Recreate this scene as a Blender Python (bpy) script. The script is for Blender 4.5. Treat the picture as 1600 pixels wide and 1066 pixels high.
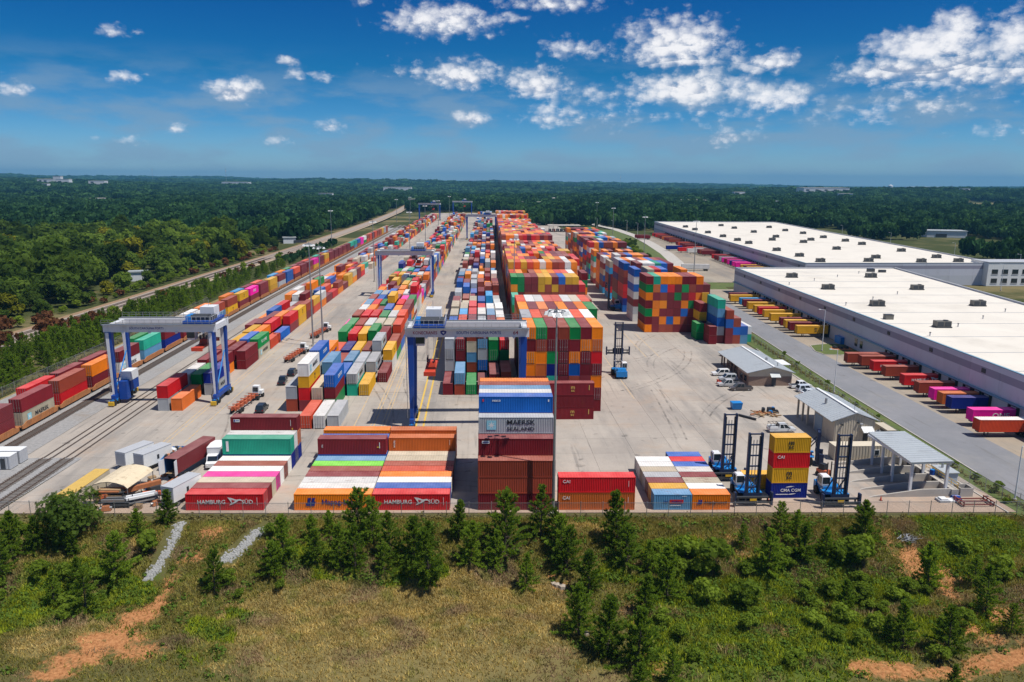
import bpy, math, random, zlib
import numpy as np
from mathutils import Vector, Matrix, Euler
from mathutils.bvhtree import BVHTree
for o in list(bpy.data.objects): bpy.data.objects.remove(o)
SC = bpy.context.scene
COL = SC.collection
rnd = random.Random(7)
rng = np.random.default_rng(11)
PI = math.pi
# ------------------------------------------------------------------ camera
CAM_H, F_PX, PITCH, YAW, ROLL = 51.5, 1220.0, math.radians(11.68), math.radians(2.53), math.radians(0.4)
cd = bpy.data.cameras.new('camera'); cam = bpy.data.objects.new('camera', cd); COL.objects.link(cam)
cd.sensor_width = 36.0; cd.lens = 36.0 * F_PX / 1600.0; cd.clip_start = 0.5; cd.clip_end = 60000
fw = Vector((math.sin(YAW)*math.cos(PITCH), math.cos(YAW)*math.cos(PITCH), -math.sin(PITCH)))
rt = Vector((math.cos(YAW), -math.sin(YAW), 0)); up = rt.cross(fw)
r2 = rt*math.cos(ROLL) + up*math.sin(ROLL); u2 = -rt*math.sin(ROLL) + up*math.cos(ROLL)
M3 = Matrix((r2, u2, -fw)).transposed()
cam.matrix_world = Matrix.Translation((0, 0, CAM_H)) @ M3.to_4x4()
SC.camera = cam
# ------------------------------------------------------------------ sun, sky, exposure
SUN_DIR = Vector((8.6, -4.5, 20.5)).normalized()
sl = bpy.data.lights.new('sun', 'SUN'); sl.energy = 4.9; sl.angle = math.radians(0.53); sl.color = (1.0, 0.955, 0.88)
so = bpy.data.objects.new('sun', sl); COL.objects.link(so)
so.rotation_euler = SUN_DIR.to_track_quat('Z', 'Y').to_euler(); so.location = (200, -50, 400)
SC.view_settings.view_transform = 'Standard'; SC.view_settings.look = 'None'
SC.view_settings.exposure = 0.10; SC.view_settings.gamma = 1.0
SC.view_settings.use_curve_mapping = False
SC.cycles.max_bounces = 5; SC.cycles.diffuse_bounces = 2; SC.cycles.glossy_bounces = 2
SC.cycles.transparent_max_bounces = 10; SC.cycles.volume_bounces = 0
SC.cycles.use_denoising = True
SC.cycles.sample_clamp_indirect = 4.0
W = bpy.data.worlds.new('World'); SC.world = W; W.use_nodes = True
def nd(nt, typ, **kw):
    n = nt.nodes.new(typ)
    for k, v in kw.items():
        if k.startswith('i_'):
            key = k[2:]; n.inputs[int(key) if key.isdigit() else key].default_value = v
        else: setattr(n, k, v)
    return n
def lk(nt, a, b): nt.links.new(a, b)
def mth(nt, op, a, b=None, c=None, clamp=False):
    n = nt.nodes.new('ShaderNodeMath'); n.operation = op; n.use_clamp = clamp
    for i, v in enumerate((a, b, c)):
        if v is None: continue
        if isinstance(v, (int, float)): n.inputs[i].default_value = v
        else: nt.links.new(v, n.inputs[i])
    return n.outputs[0]
def mixc(nt, fac, a, b, mode='MIX'):
    n = nt.nodes.new('ShaderNodeMix'); n.data_type = 'RGBA'; n.blend_type = mode
    for s, v in ((0, fac), (6, a), (7, b)):
        if isinstance(v, (int, float)): n.inputs[s].default_value = v
        elif isinstance(v, tuple): n.inputs[s].default_value = v if len(v) == 4 else v + (1,)
        else: nt.links.new(v, n.inputs[s])
    return n.outputs[2]
def ramp(nt, fac, stops, interp='LINEAR'):
    n = nt.nodes.new('ShaderNodeValToRGB'); n.color_ramp.interpolation = interp
    cr = n.color_ramp
    while len(cr.elements) < len(stops): cr.elements.new(0.5)
    for e, (p, c) in zip(cr.elements, stops):
        e.position = p; e.color = (c, c, c, 1) if isinstance(c, (int, float)) else (tuple(c) + (1,))[:4]
    nt.links.new(fac, n.inputs[0]); return n.outputs[0]
def smst(nt, v, lo, hi):
    n = nt.nodes.new('ShaderNodeMapRange'); n.interpolation_type = 'SMOOTHSTEP'
    n.inputs[1].default_value = lo; n.inputs[2].default_value = hi
    nt.links.new(v, n.inputs[0]); return n.outputs[0]

# clouds: (azimuth deg from +Y clockwise, elevation deg, half width deg, half height deg, weight)
CLOUDS = [(31.0,6.6,4.6,1.7,.9),(34.5,8.2,3.6,1.6,.85),(28.6,8.0,2.6,1.3,.9),(19,4.6,5,1.0,.35),(10,5.2,4,1.0,.35),(-2.5,10.33,3.68,1.29,1),(-4.0,10.22,1.84,0.69,0.7),(2.6,10.81,1.01,0.55,0.6),(5.0,11.61,3.91,0.64,0.7),(-1.2,6.9,2.67,1.2,0.85),(-4.7,7.25,1.84,0.69,0.4),(4.0,6.4,2.21,1.24,0.95),(6.2,8.7,2.07,0.83,0.7),(-0.3,4.17,1.47,0.64,0.75),(5.6,4.26,2.53,1.2,0.55),(8.5,5.76,1.47,0.69,0.5),(13.6,8.93,3.5,1.84,1.05),(13.8,7.99,3.45,0.64,0.9),(19.5,7.63,1.93,0.87,0.9),(14.8,6.03,4.37,1.38,1),(20.5,5.18,2.76,1.24,0.8),(17.3,3.06,1.93,0.78,0.5),(27.0,6.86,2.85,1.01,1),(29.2,7.94,2.67,1.38,1),(30.5,8.77,1.56,1.29,1),(33.1,6.54,4.14,1.75,0.75),(28.5,4.76,2.76,1.01,0.5),(32.8,3.1,2.3,0.51,0.45),(-16.2,5.57,1.7,0.87,1),(-22.9,6.11,0.87,0.55,0.6),(-23.0,8.81,1.1,0.46,0.7),(-29.1,4.99,1.01,0.69,0.7),(-12.8,7.65,0.69,0.41,0.75),(-12.4,6.61,0.92,0.6,0.4),(-10.8,6.54,0.92,0.41,0.5),(-20.2,3.04,0.64,0.41,0.5),(-13.7,2.41,0.92,0.55,0.55),(-23.1,2.28,0.64,0.32,0.35),(-10.5,3.54,1.2,0.51,0.4),(-24.8,2.39,0.64,0.28,0.35),(-7.8,11.47,0.64,0.46,0.8),(10.1,4.47,2.76,1.01,0.45),(25.9,4.05,2.3,0.74,0.4),(48,6,5,2.0,1.0),(57,5,5,1.4,0.8),(41,14,4,1.6,0.8),(-42,6,3.2,1.2,0.9),(-57,8,4,1.5,0.9),(70,9,6,2,0.9),(-75,6,5,1.4,0.8),(90,12,7,2.6,0.9),(-100,8,6,2,0.9),(120,8,6,2,0.9),(150,11,7,2.4,0.9),(-135,11,7,2.4,0.9),(180,7,7,2,0.9),(8,17,6,2,0.9),(-15,19,5,1.8,0.9),(25,22,8,3,0.9)]
def build_world():
    nt = W.node_tree; nt.nodes.clear()
    out = nd(nt, 'ShaderNodeOutputWorld'); bg = nd(nt, 'ShaderNodeBackground')
    sky = nd(nt, 'ShaderNodeTexSky', sky_type='NISHITA', sun_disc=False)
    sky.sun_elevation = math.asin(SUN_DIR.z); sky.sun_rotation = math.atan2(SUN_DIR.x, SUN_DIR.y)
    sky.altitude = 250; sky.air_density = 1.0; sky.dust_density = 0.3; sky.ozone_density = 3.0
    hs = nd(nt, 'ShaderNodeHueSaturation', i_Saturation=SKY_SAT, i_Value=1.0); lk(nt, sky.outputs[0], hs.inputs['Color'])
    tc = nd(nt, 'ShaderNodeTexCoord'); sp = nd(nt, 'ShaderNodeSeparateXYZ'); lk(nt, tc.outputs['Generated'], sp.inputs[0])
    az = mth(nt, 'DEGREES', mth(nt, 'ARCTAN2', sp.outputs[0], sp.outputs[1]))
    el = mth(nt, 'DEGREES', mth(nt, 'ARCSINE', sp.outputs[2]))
    cb = nd(nt, 'ShaderNodeCombineXYZ'); lk(nt, az, cb.inputs[0]); lk(nt, mth(nt, 'MULTIPLY', el, 1.5), cb.inputs[1])
    n1 = nd(nt, 'ShaderNodeTexNoise', noise_dimensions='2D', i_Scale=.5, i_Detail=8.0, i_Roughness=.6); lk(nt, cb.outputs[0], n1.inputs['Vector'])
    n2 = nd(nt, 'ShaderNodeTexNoise', noise_dimensions='2D', i_Scale=1.9, i_Detail=6.0, i_Roughness=.62); lk(nt, cb.outputs[0], n2.inputs['Vector'])
    dens = None; top = None
    for a, e, hw, hh, w in CLOUDS:
        hw *= 1.12; hh *= 1.15
        dx = mth(nt, 'MULTIPLY', mth(nt, 'SUBTRACT', az, a), 1/hw)
        dy = mth(nt, 'MULTIPLY', mth(nt, 'SUBTRACT', el, e), 1/hh)
        # flatter base than top
        dyb = mth(nt, 'MAXIMUM', dy, mth(nt, 'MULTIPLY', dy, -1.5))
        r = mth(nt, 'SQRT', mth(nt, 'ADD', mth(nt, 'MULTIPLY', dx, dx), mth(nt, 'MULTIPLY', dyb, dyb)))
        d = mth(nt, 'MULTIPLY', mth(nt, 'SUBTRACT', 1.25, r), w)
        t = mth(nt, 'MULTIPLY', mth(nt, 'GREATER_THAN', d, 0.0), dy)
        dens = d if dens is None else mth(nt, 'MAXIMUM', dens, d)
        top = t if top is None else mth(nt, 'ADD', top, t)
    wob = nd(nt, 'ShaderNodeVectorMath', operation='MULTIPLY_ADD'); lk(nt, n2.outputs['Color'], wob.inputs[0]); wob.inputs[1].default_value = (.9, .9, 0); lk(nt, cb.outputs[0], wob.inputs[2])
    vo = nd(nt, 'ShaderNodeTexVoronoi', voronoi_dimensions='2D', feature='SMOOTH_F1', i_Scale=1.15); vo.inputs['Smoothness'].default_value = .35; lk(nt, wob.outputs[0], vo.inputs['Vector'])
    puff = mth(nt, 'SUBTRACT', .55, vo.outputs['Distance'])
    v = mth(nt, 'ADD', mth(nt, 'MULTIPLY', dens, 1.55), mth(nt, 'MULTIPLY', mth(nt, 'SUBTRACT', n1.outputs[0], .53), 2.0))
    v = mth(nt, 'ADD', v, mth(nt, 'MULTIPLY', puff, .75)); v = mth(nt, 'SUBTRACT', v, .40)
    v = mth(nt, 'ADD', v, mth(nt, 'MULTIPLY', mth(nt, 'SUBTRACT', n2.outputs[0], .5), .75))
    v = mth(nt, 'SUBTRACT', v, mth(nt, 'MULTIPLY', mth(nt, 'LESS_THAN', dens, -0.6), 5.0))
    pl = nd(nt, 'ShaderNodeVectorMath', operation='DIVIDE'); lk(nt, tc.outputs['Generated'], pl.inputs[0])
    cz = nd(nt, 'ShaderNodeCombineXYZ'); zc = mth(nt, 'MAXIMUM', sp.outputs[2], .05)
    for k in range(3): lk(nt, zc, cz.inputs[k])
    lk(nt, cz.outputs[0], pl.inputs[1])
    n4 = nd(nt, 'ShaderNodeTexNoise', noise_dimensions='2D', i_Scale=.9, i_Detail=7.0, i_Roughness=.58); lk(nt, pl.outputs[0], n4.inputs['Vector'])
    over = mth(nt, 'MULTIPLY', smst(nt, n4.outputs[0], .53, .66), smst(nt, el, 13.0, 17.0))  # unseen overhead clouds, added to whiten the ambient light
    mask = mth(nt, 'MAXIMUM', smst(nt, v, -0.2, 1.45), over)
    # thin stratus veil low in the sky, everywhere round the horizon
    cv = nd(nt, 'ShaderNodeCombineXYZ'); lk(nt, mth(nt, 'MULTIPLY', az, .16), cv.inputs[0]); lk(nt, mth(nt, 'MULTIPLY', el, .55), cv.inputs[1])
    n3 = nd(nt, 'ShaderNodeTexNoise', noise_dimensions='2D', i_Scale=1.0, i_Detail=6.0, i_Roughness=.55); lk(nt, cv.outputs[0], n3.inputs['Vector'])
    veil = mth(nt, 'MULTIPLY', smst(nt, n3.outputs[0], .36, .68), mth(nt, 'MULTIPLY', smst(nt, el, -2.0, 1.5), mth(nt, 'SUBTRACT', 1.0, smst(nt, el, 4.5, 9.0))))
    shade = smst(nt, mth(nt, 'ADD', mth(nt, 'MULTIPLY', top, .85), mth(nt, 'ADD', mth(nt, 'MULTIPLY', puff, 1.6), mth(nt, 'MULTIPLY', mth(nt, 'SUBTRACT', n2.outputs[0], .5), 1.4))), -0.75, 0.75)
    ccol = mixc(nt, shade, (2.9, 3.5, 4.7), (8.2, 8.1, 8.2))
    tint = ramp(nt, mth(nt, 'MULTIPLY', el, 1/20), [(0.0, (.42,.62,.98)), (.12, (.26,.52,.86)), (.2, (.15,.43,.75)), (.36, (.035,.32,.56)), (.6, (.02,.25,.52)), (1.0, (.09,.32,.56))])
    hc = mixc(nt, 1.0, hs.outputs[0], tint, 'MULTIPLY')
    c0 = mixc(nt, mth(nt, 'MULTIPLY', veil, .62), hc, (1.9, 2.9, 4.1))
    c1 = mixc(nt, mth(nt, 'MULTIPLY', mask, .93), c0, ccol)
    lk(nt, c1, bg.inputs['Color']); bg.inputs['Strength'].default_value = SKY_STR
    lk(nt, bg.outputs[0], out.inputs['Surface'])
SKY_STR, SKY_SAT = 0.115, 1.15
build_world()
# ------------------------------------------------------------------ helpers
class MB:
    def __init__(s): s.v = []; s.f = []; s.m = []
    def add(s, vs, fs, mi=0):
        b = len(s.v); s.v += [tuple(p) for p in vs]; s.f += [tuple(b+i for i in f) for f in fs]; s.m += [mi]*len(fs); return s
    def box(s, x0, x1, y0, y1, z0, z1, mi=0):
        return s.add([(x0,y0,z0),(x1,y0,z0),(x1,y1,z0),(x0,y1,z0),(x0,y0,z1),(x1,y0,z1),(x1,y1,z1),(x0,y1,z1)],
                     [(3,2,1,0),(4,5,6,7),(0,1,5,4),(1,2,6,5),(2,3,7,6),(3,0,4,7)], mi)
    def cbox(s, cx, cy, cz, sx, sy, sz, mi=0): return s.box(cx-sx/2, cx+sx/2, cy-sy/2, cy+sy/2, cz-sz/2, cz+sz/2, mi)
    def hexa(s, bot, top, mi=0):   # bot/top: 4 points each ccw from above
        return s.add(list(bot)+list(top), [(3,2,1,0),(4,5,6,7),(0,1,5,4),(1,2,6,5),(2,3,7,6),(3,0,4,7)], mi)
    def frus(s, cx, cy, z0, z1, sx0, sy0, sx1, sy1, dx=0, dy=0, mi=0):
        b = [(cx-sx0/2,cy-sy0/2,z0),(cx+sx0/2,cy-sy0/2,z0),(cx+sx0/2,cy+sy0/2,z0),(cx-sx0/2,cy+sy0/2,z0)]
        t = [(cx+dx-sx1/2,cy+dy-sy1/2,z1),(cx+dx+sx1/2,cy+dy-sy1/2,z1),(cx+dx+sx1/2,cy+dy+sy1/2,z1),(cx+dx-sx1/2,cy+dy+sy1/2,z1)]
        return s.hexa(b, t, mi)
    def tube(s, p0, p1, r, n=6, r1=None, mi=0, caps=True):
        p0 = Vector(p0); p1 = Vector(p1); d = (p1-p0).normalized(); r1 = r if r1 is None else r1
        a = d.orthogonal().normalized(); b = d.cross(a)
        vs = []
        for p, rr in ((p0, r), (p1, r1)):
            for i in range(n):
                t = 2*PI*i/n; vs.append(p + a*math.cos(t)*rr + b*math.sin(t)*rr)
        fs = [(i, (i+1) % n, n+(i+1) % n, n+i) for i in range(n)]
        if caps: fs += [tuple(range(n-1, -1, -1)), tuple(range(n, 2*n))]
        return s.add(vs, fs, mi)
    def bar(s, p0, p1, w, mi=0): return s.tube(p0, p1, w*.7071, 4, None, mi)
    def prism(s, poly, y0, y1, mi=0, axis='y'):  # poly in (x,z), extruded along y (or (y,z) along x)
        n = len(poly)
        if axis == 'y': vs = [(x, y0, z) for x, z in poly] + [(x, y1, z) for x, z in poly]
        elif axis == 'x': vs = [(y0, x, z) for x, z in poly] + [(y1, x, z) for x, z in poly]
        else: vs = [(x, z, y0) for x, z in poly] + [(x, z, y1) for x, z in poly]
        fs = [tuple(range(n)), tuple(range(2*n-1, n-1, -1))] + [(i, n+i, n+(i+1) % n, (i+1) % n) for i in range(n)]
        return s.add(vs, fs, mi)
    def mesh(s, name, mats=()):
        me = bpy.data.meshes.new(name); me.from_pydata(s.v, [], s.f)
        for m in (mats if isinstance(mats, (list, tuple)) else [mats]): me.materials.append(m)
        if any(s.m): me.polygons.foreach_set('material_index', s.m)
        me.update(); return me
    def build(s, name, mats, parent=None, loc=(0,0,0), rz=0):
        return link(name, s.mesh(name, mats), parent, loc, rz)
def link(name, data, parent=None, loc=(0,0,0), rz=0):
    o = bpy.data.objects.new(name, data); COL.objects.link(o); o.location = loc
    if rz: o.rotation_euler = (0, 0, rz)
    if parent: o.parent = parent
    return o
def tag(o, label=None, cat=None, group=None, kind=None):
    if label: o['label'] = label
    if cat: o['category'] = cat
    if group: o['group'] = group
    if kind: o['kind'] = kind
    return o
def thing(name, label, cat, loc=(0,0,0), rz=0, group=None):
    return tag(link(name, None, None, loc, rz), label, cat, group)
KIDS = {}
def copy_tree(o, parent=None):
    c = o.copy(); COL.objects.link(c); c.parent = parent
    for ch in list(o.children): copy_tree(ch, c)
    return c
def recolor(o, col):
    o.color = col
    for c in o.children: recolor(c, col)
ORD = ['', 'first','second','third','fourth','fifth','sixth','seventh','eighth','ninth','tenth','eleventh','twelfth','thirteenth','fourteenth','fifteenth','sixteenth','seventeenth','eighteenth','nineteenth','twentieth','21st','22nd','23rd','24th','25th','26th','27th','28th','29th','30th','31st','32nd','33rd','34th','35th','36th','37th','38th','39th','40th']
def orde(i): return ORD[i] if i < len(ORD) else '%dth' % i
BEND0, BENDK = 330.0, 0.014
def bx(x, y): return x + BENDK*max(0.0, y-BEND0)
def sm(t): t = min(1.0, max(0.0, t)); return t*t*(3-2*t)
# ------------------------------------------------------------------ materials
def principled(name):
    m = bpy.data.materials.new(name); m.use_nodes = True; nt = m.node_tree
    return m, nt, nt.nodes['Principled BSDF']
def pos(nt): return nd(nt, 'ShaderNodeNewGeometry').outputs['Position']
def noise(nt, vec, scale, detail=4, rough=.55, sc=None):
    if sc:
        mp = nd(nt, 'ShaderNodeMapping'); lk(nt, vec, mp.inputs['Vector']); mp.inputs['Scale'].default_value = sc; vec = mp.outputs[0]
    n = nd(nt, 'ShaderNodeTexNoise', i_Scale=scale, i_Detail=detail, i_Roughness=rough); lk(nt, vec, n.inputs['Vector']); return n.outputs[0]
def mat(name, col, rough=.6, metal=0.0, var=.18, scale=.8, objcol=False, spec=.4, stain=None, sc=None, bump=0):
    m, nt, b = principled(name)
    p = pos(nt); n = noise(nt, p, scale, 5, .6, sc)
    base = nd(nt, 'ShaderNodeObjectInfo').outputs['Color'] if objcol else tuple(col)+(1,)
    v = mth(nt, 'ADD', mth(nt, 'MULTIPLY', mth(nt, 'SUBTRACT', n, .5), var*2.4), 1.0)
    c = mixc(nt, 1.0, base, v, 'MULTIPLY')
    if stain:
        n2 = noise(nt, p, stain[1], 5, .65, (1, 1, .35)); c = mixc(nt, mth(nt, 'MULTIPLY', smst(nt, n2, .52, .75), stain[2]), c, tuple(stain[0])+(1,))
    lk(nt, c, b.inputs['Base Color']); b.inputs['Roughness'].default_value = rough; b.inputs['Metallic'].default_value = metal
    b.inputs['Specular IOR Level'].default_value = spec
    if bump:
        bp = nd(nt, 'ShaderNodeBump', i_Strength=bump, i_Distance=.05); lk(nt, noise(nt, p, scale*6, 6, .7), bp.inputs['Height']); lk(nt, bp.outputs[0], b.inputs['Normal'])
    return m
def container_mat(name, roof=False):
    m, nt, b = principled(name)
    oi = nd(nt, 'ShaderNodeObjectInfo'); tc = nd(nt, 'ShaderNodeTexCoord')
    off = nd(nt, 'ShaderNodeVectorMath', operation='SCALE'); cb = nd(nt, 'ShaderNodeCombineXYZ')
    for i, k in enumerate((173.0, 91.0, 57.0)): lk(nt, mth(nt, 'MULTIPLY', oi.outputs['Random'], k), cb.inputs[i])
    ad = nd(nt, 'ShaderNodeVectorMath', operation='ADD'); lk(nt, tc.outputs['Object'], ad.inputs[0]); lk(nt, cb.outputs[0], ad.inputs[1]); p = ad.outputs[0]
    nt.nodes.remove(off)
    big = noise(nt, p, .35, 4, .6)
    c = oi.outputs['Color']
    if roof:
        paler_mix = mth(nt, 'ADD', .04, mth(nt, 'MULTIPLY', big, .22))
        c = mixc(nt, paler_mix, c, (.62, .50, .45))  # roof colour mixed towards a pale pinkish tone, unlike the walls
    v = mth(nt, 'ADD', mth(nt, 'MULTIPLY', mth(nt, 'SUBTRACT', big, .5), .55), 1.0)
    c = mixc(nt, 1.0, c, v, 'MULTIPLY')
    st = noise(nt, p, 1.0, 5, .65, (1.3, 1.3, .16) if not roof else (.5, 1.4, 1))
    amt = mth(nt, 'MULTIPLY', smst(nt, oi.outputs['Random'], .25, 1.0), .6 if roof else .28)
    c = mixc(nt, mth(nt, 'MULTIPLY', smst(nt, st, .54, .72), amt), c, (.17, .075, .04))
    dirt = noise(nt, p, 2.4, 5, .7)
    c = mixc(nt, mth(nt, 'MULTIPLY', smst(nt, dirt, .55, .85), .10), c, (.22, .19, .16))
    lk(nt, c, b.inputs['Base Color']); b.inputs['Roughness'].default_value = .55; b.inputs['Specular IOR Level'].default_value = .16
    return m
MC = container_mat('container_paint'); MR = container_mat('paler_roof_paint', True)
def attr_mat(name):   # paint colour kept per face, for masses of far containers
    m, nt, b = principled(name)
    at = nd(nt, 'ShaderNodeAttribute', attribute_name='paint'); p = pos(nt)
    n = noise(nt, p, .25, 4, .6)
    c = mixc(nt, 1.0, at.outputs['Color'], mth(nt, 'ADD', .75, mth(nt, 'MULTIPLY', n, .5)), 'MULTIPLY')
    # corrugation of the side walls as fine relief
    wv = nd(nt, 'ShaderNodeTexWave', wave_type='BANDS', bands_direction='DIAGONAL', i_Scale=1.1); lk(nt, p, wv.inputs['Vector'])
    bp = nd(nt, 'ShaderNodeBump', i_Strength=.35, i_Distance=.05); lk(nt, wv.outputs[1], bp.inputs['Height']); lk(nt, bp.outputs[0], b.inputs['Normal'])
    lk(nt, c, b.inputs['Base Color']); b.inputs['Roughness'].default_value = .6; return m
M = {}
M['white'] = mat('white_paint', (.72,.73,.73), .5, var=.08); M['grey'] = mat('grey_paint', (.42,.43,.45), .5, var=.1)
M['black'] = mat('black_paint', (.018,.019,.022), .45, var=.2); M['rubber'] = mat('tyre_rubber', (.02,.02,.021), .85, var=.2)
M['steel'] = mat('galvanised_steel', (.40,.41,.42), .42, .7, var=.12); M['dark'] = mat('dark_steel', (.055,.06,.068), .5, .3, var=.2)
M['blue'] = mat('crane_blue', (.006,.055,.30), .5, var=.16, stain=((.12,.14,.18), .7, .3)); M['hblue'] = mat('handler_blue', (.014,.20,.54), .4, var=.15, stain=((.05,.05,.05), 1.5, .4))
M['girder'] = mat('girder_grey_white', (.66,.67,.69), .5, var=.08, stain=((.3,.27,.25), .6, .35))
M['red'] = mat('spreader_red', (.55,.055,.02), .5, var=.2, stain=((.1,.04,.02), 1.2, .4)); M['chassis'] = mat('chassis_orange', (.50,.12,.05), .6, var=.25, stain=((.13,.06,.04), 1.0, .5))
M['yellow'] = mat('safety_yellow', (.62,.38,.02), .55, var=.15, stain=((.12,.09,.06), 1.5, .4)); M['mast'] = mat('dark_navy_mast', (.018,.030,.075), .45, .1, var=.2); M['rust'] = mat('rusty_orange_steel', (.36,.13,.05), .8, var=.4, scale=1.4)
M['glass'] = mat('dark_glass', (.02,.028,.035), .08, var=.1, spec=.7); M['paint'] = mat('vehicle_paint', (1,1,1), .28, .1, var=.04, objcol=True, spec=.6)
M['lamp'] = mat('lamp_lens', (.75,.76,.74), .2, var=.03); M['tail'] = mat('tail_lamp', (.35,.01,.01), .25, var=.05)
M['wood'] = mat('weathered_timber', (.36,.24,.13), .85, var=.4, scale=2); M['beige'] = mat('beige_siding', (.50,.44,.34), .6, var=.07, stain=((.35,.3,.22), .5, .3))
M['brick'] = None
M['txt_white'] = mat('white_lettering', (.74,.74,.72), .6, var=.06); M['txt_black'] = mat('black_lettering', (.02,.022,.03), .6, var=.1)
M['txt_navy'] = mat('navy_lettering', (.012,.025,.22), .6, var=.1); M['txt_red'] = mat('dark_red_lettering', (.30,.01,.03), .6, var=.1); M['txt_bred'] = mat('red_lettering', (.55,.02,.02), .6, var=.1)
M['txt_gold'] = mat('gold_lettering', (.62,.42,.10), .6, var=.1); M['txt_cyan'] = mat('pale_blue_emblem', (.28,.60,.70), .6, var=.08)
M['concrete'] = mat('cast_concrete', (.42,.39,.35), .85, var=.18, scale=.6, stain=((.2,.18,.16), .4, .4))
M['roofmetal'] = mat('metal_roof', (.52,.55,.56), .42, .35, var=.1, scale=.3, stain=((.35,.36,.36), .3, .4))
M['canvas'] = mat('cream_canvas', (.62,.52,.36), .8, var=.12, stain=((.25,.17,.09), 1.2, .55))
FONT = {}
def lettering(body, size, m, parent, loc, rot=(PI/2,0,0), sx=1.0, name='lettering', space=1.0, shear=0, line=.85):
    k = (body, size, m.name, space, shear)
    if k not in FONT:
        c = bpy.data.curves.new('lettering', 'FONT'); c.body = body; c.size = size; c.align_x = 'CENTER'; c.align_y = 'CENTER'
        c.extrude = .012; c.offset = size*.008; c.space_character = space; c.shear = shear; c.space_line = line; c.resolution_u = 2
        t = bpy.data.objects.new('lettering', c); me = bpy.data.meshes.new_from_object(t); me.name = 'lettering'; me.materials.clear(); me.materials.append(m); FONT[k] = me; bpy.data.objects.remove(t)
    o = bpy.data.objects.new(name, FONT[k]); COL.objects.link(o); o.parent = parent; o.location = loc; o.rotation_euler = rot; o.scale = (sx, 1, 1)
    return o
PINES = [(-50.5, 109.8, 4.5), (-47.2, 112.7, 5.9), (-66.4, 105.7, 7.2), (-63.7, 106.7, 6.0), (-66.5, 102.9, 6.6), (-58.0, 106.0, 4.1), (-50.7, 101.9, 8.2), (-56.8, 97.8, 5.4), (-52.0, 96.4, 7.1), (-54.8, 100.2, 5.1), (-36.2, 99.6, 6.3), (-29.0, 102.1, 5.7), (-27.9, 104.1, 7.5), (-24.6, 107.7, 4.5), (-23.3, 103.7, 6.2), (-22.0, 108.9, 4.2), (-19.6, 103.1, 6.9), (-17.7, 107.3, 9.4), (-17.5, 102.9, 7.2), (-13.4, 102.5, 5.3), (-12.6, 104.8, 7.6), (-15.5, 107.3, 7.4), (-9.4, 103.8, 7.7), (-6.8, 100.4, 9.2), (-7.5, 106.0, 5.1), (-3.0, 108.0, 6.4), (-1.2, 103.6, 7.0), (2.2, 103.3, 6.3), (3.9, 105.6, 10.3), (9.3, 108.6, 8.6), (11.9, 104.9, 6.7), (6.6, 99.8, 5.8), (11.4, 107.4, 5.5), (12.8, 89.6, 7.9), (15.7, 85.7, 8.7), (19.0, 83.4, 8.5), (21.9, 93.9, 5.9), (26.0, 97.5, 7.9), (15.2, 98.3, 7.5), (12.5, 102.1, 7.2), (20.6, 106.7, 9.5), (21.4, 102.7, 7.3), (24.2, 101.9, 5.3), (39.3, 105.7, 4.0), (41.6, 101.6, 7.6), (45.7, 108.0, 5.6), (47.9, 107.7, 4.3), (47.5, 103.5, 6.5), (58.1, 107.0, 6.9), (51.0, 104.1, 5.0), (63.4, 98.3, 7.1), (53.0, 85.8, 6.9), (57.9, 84.4, 6.8), (67.1, 91.3, 7.3), (67.6, 86.9, 4.5), (22.6, 80.2, 4.7), (69.2, 97.3, 4.7), (18.6, 79.5, 3.9), (49.4, 93.8, 5.0), (51.8, 87.4, 3.8), (55.1, 78.4, 3.5)]
SHRUBS = [(-48.0, 106.5, 4.1), (33.2, 101.4, 6.2), (31.3, 96.4, 4.1), (36.2, 95.7, 4.8), (55.8, 101.9, 5.5), (54.4, 104.0, 4.0), (30.4, 103.3, 4.4), (27.5, 100.8, 3.8), (30.7, 100.8, 3.6), (52.5, 103.0, 4.1), (-61.2, 102.3, 3.3), (-57.2, 102.3, 2.8), (49.3, 97.6, 3.4), (53.1, 96.1, 3.3), (-34.4, 100.9, 2.4), (-32.5, 98.7, 1.8), (-27.2, 99.7, 1.9), (25.3, 88.2, 2.6), (20.4, 88.3, 1.9), (34.9, 89.9, 2.6), (44.8, 95.6, 2.6), (51.5, 89.4, 3.1), (47.5, 86.2, 2.5), (-31.0, 108.8, 2.6), (73.3, 98.2, 3.8), (62.2, 88.7, 3.5)]
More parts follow.
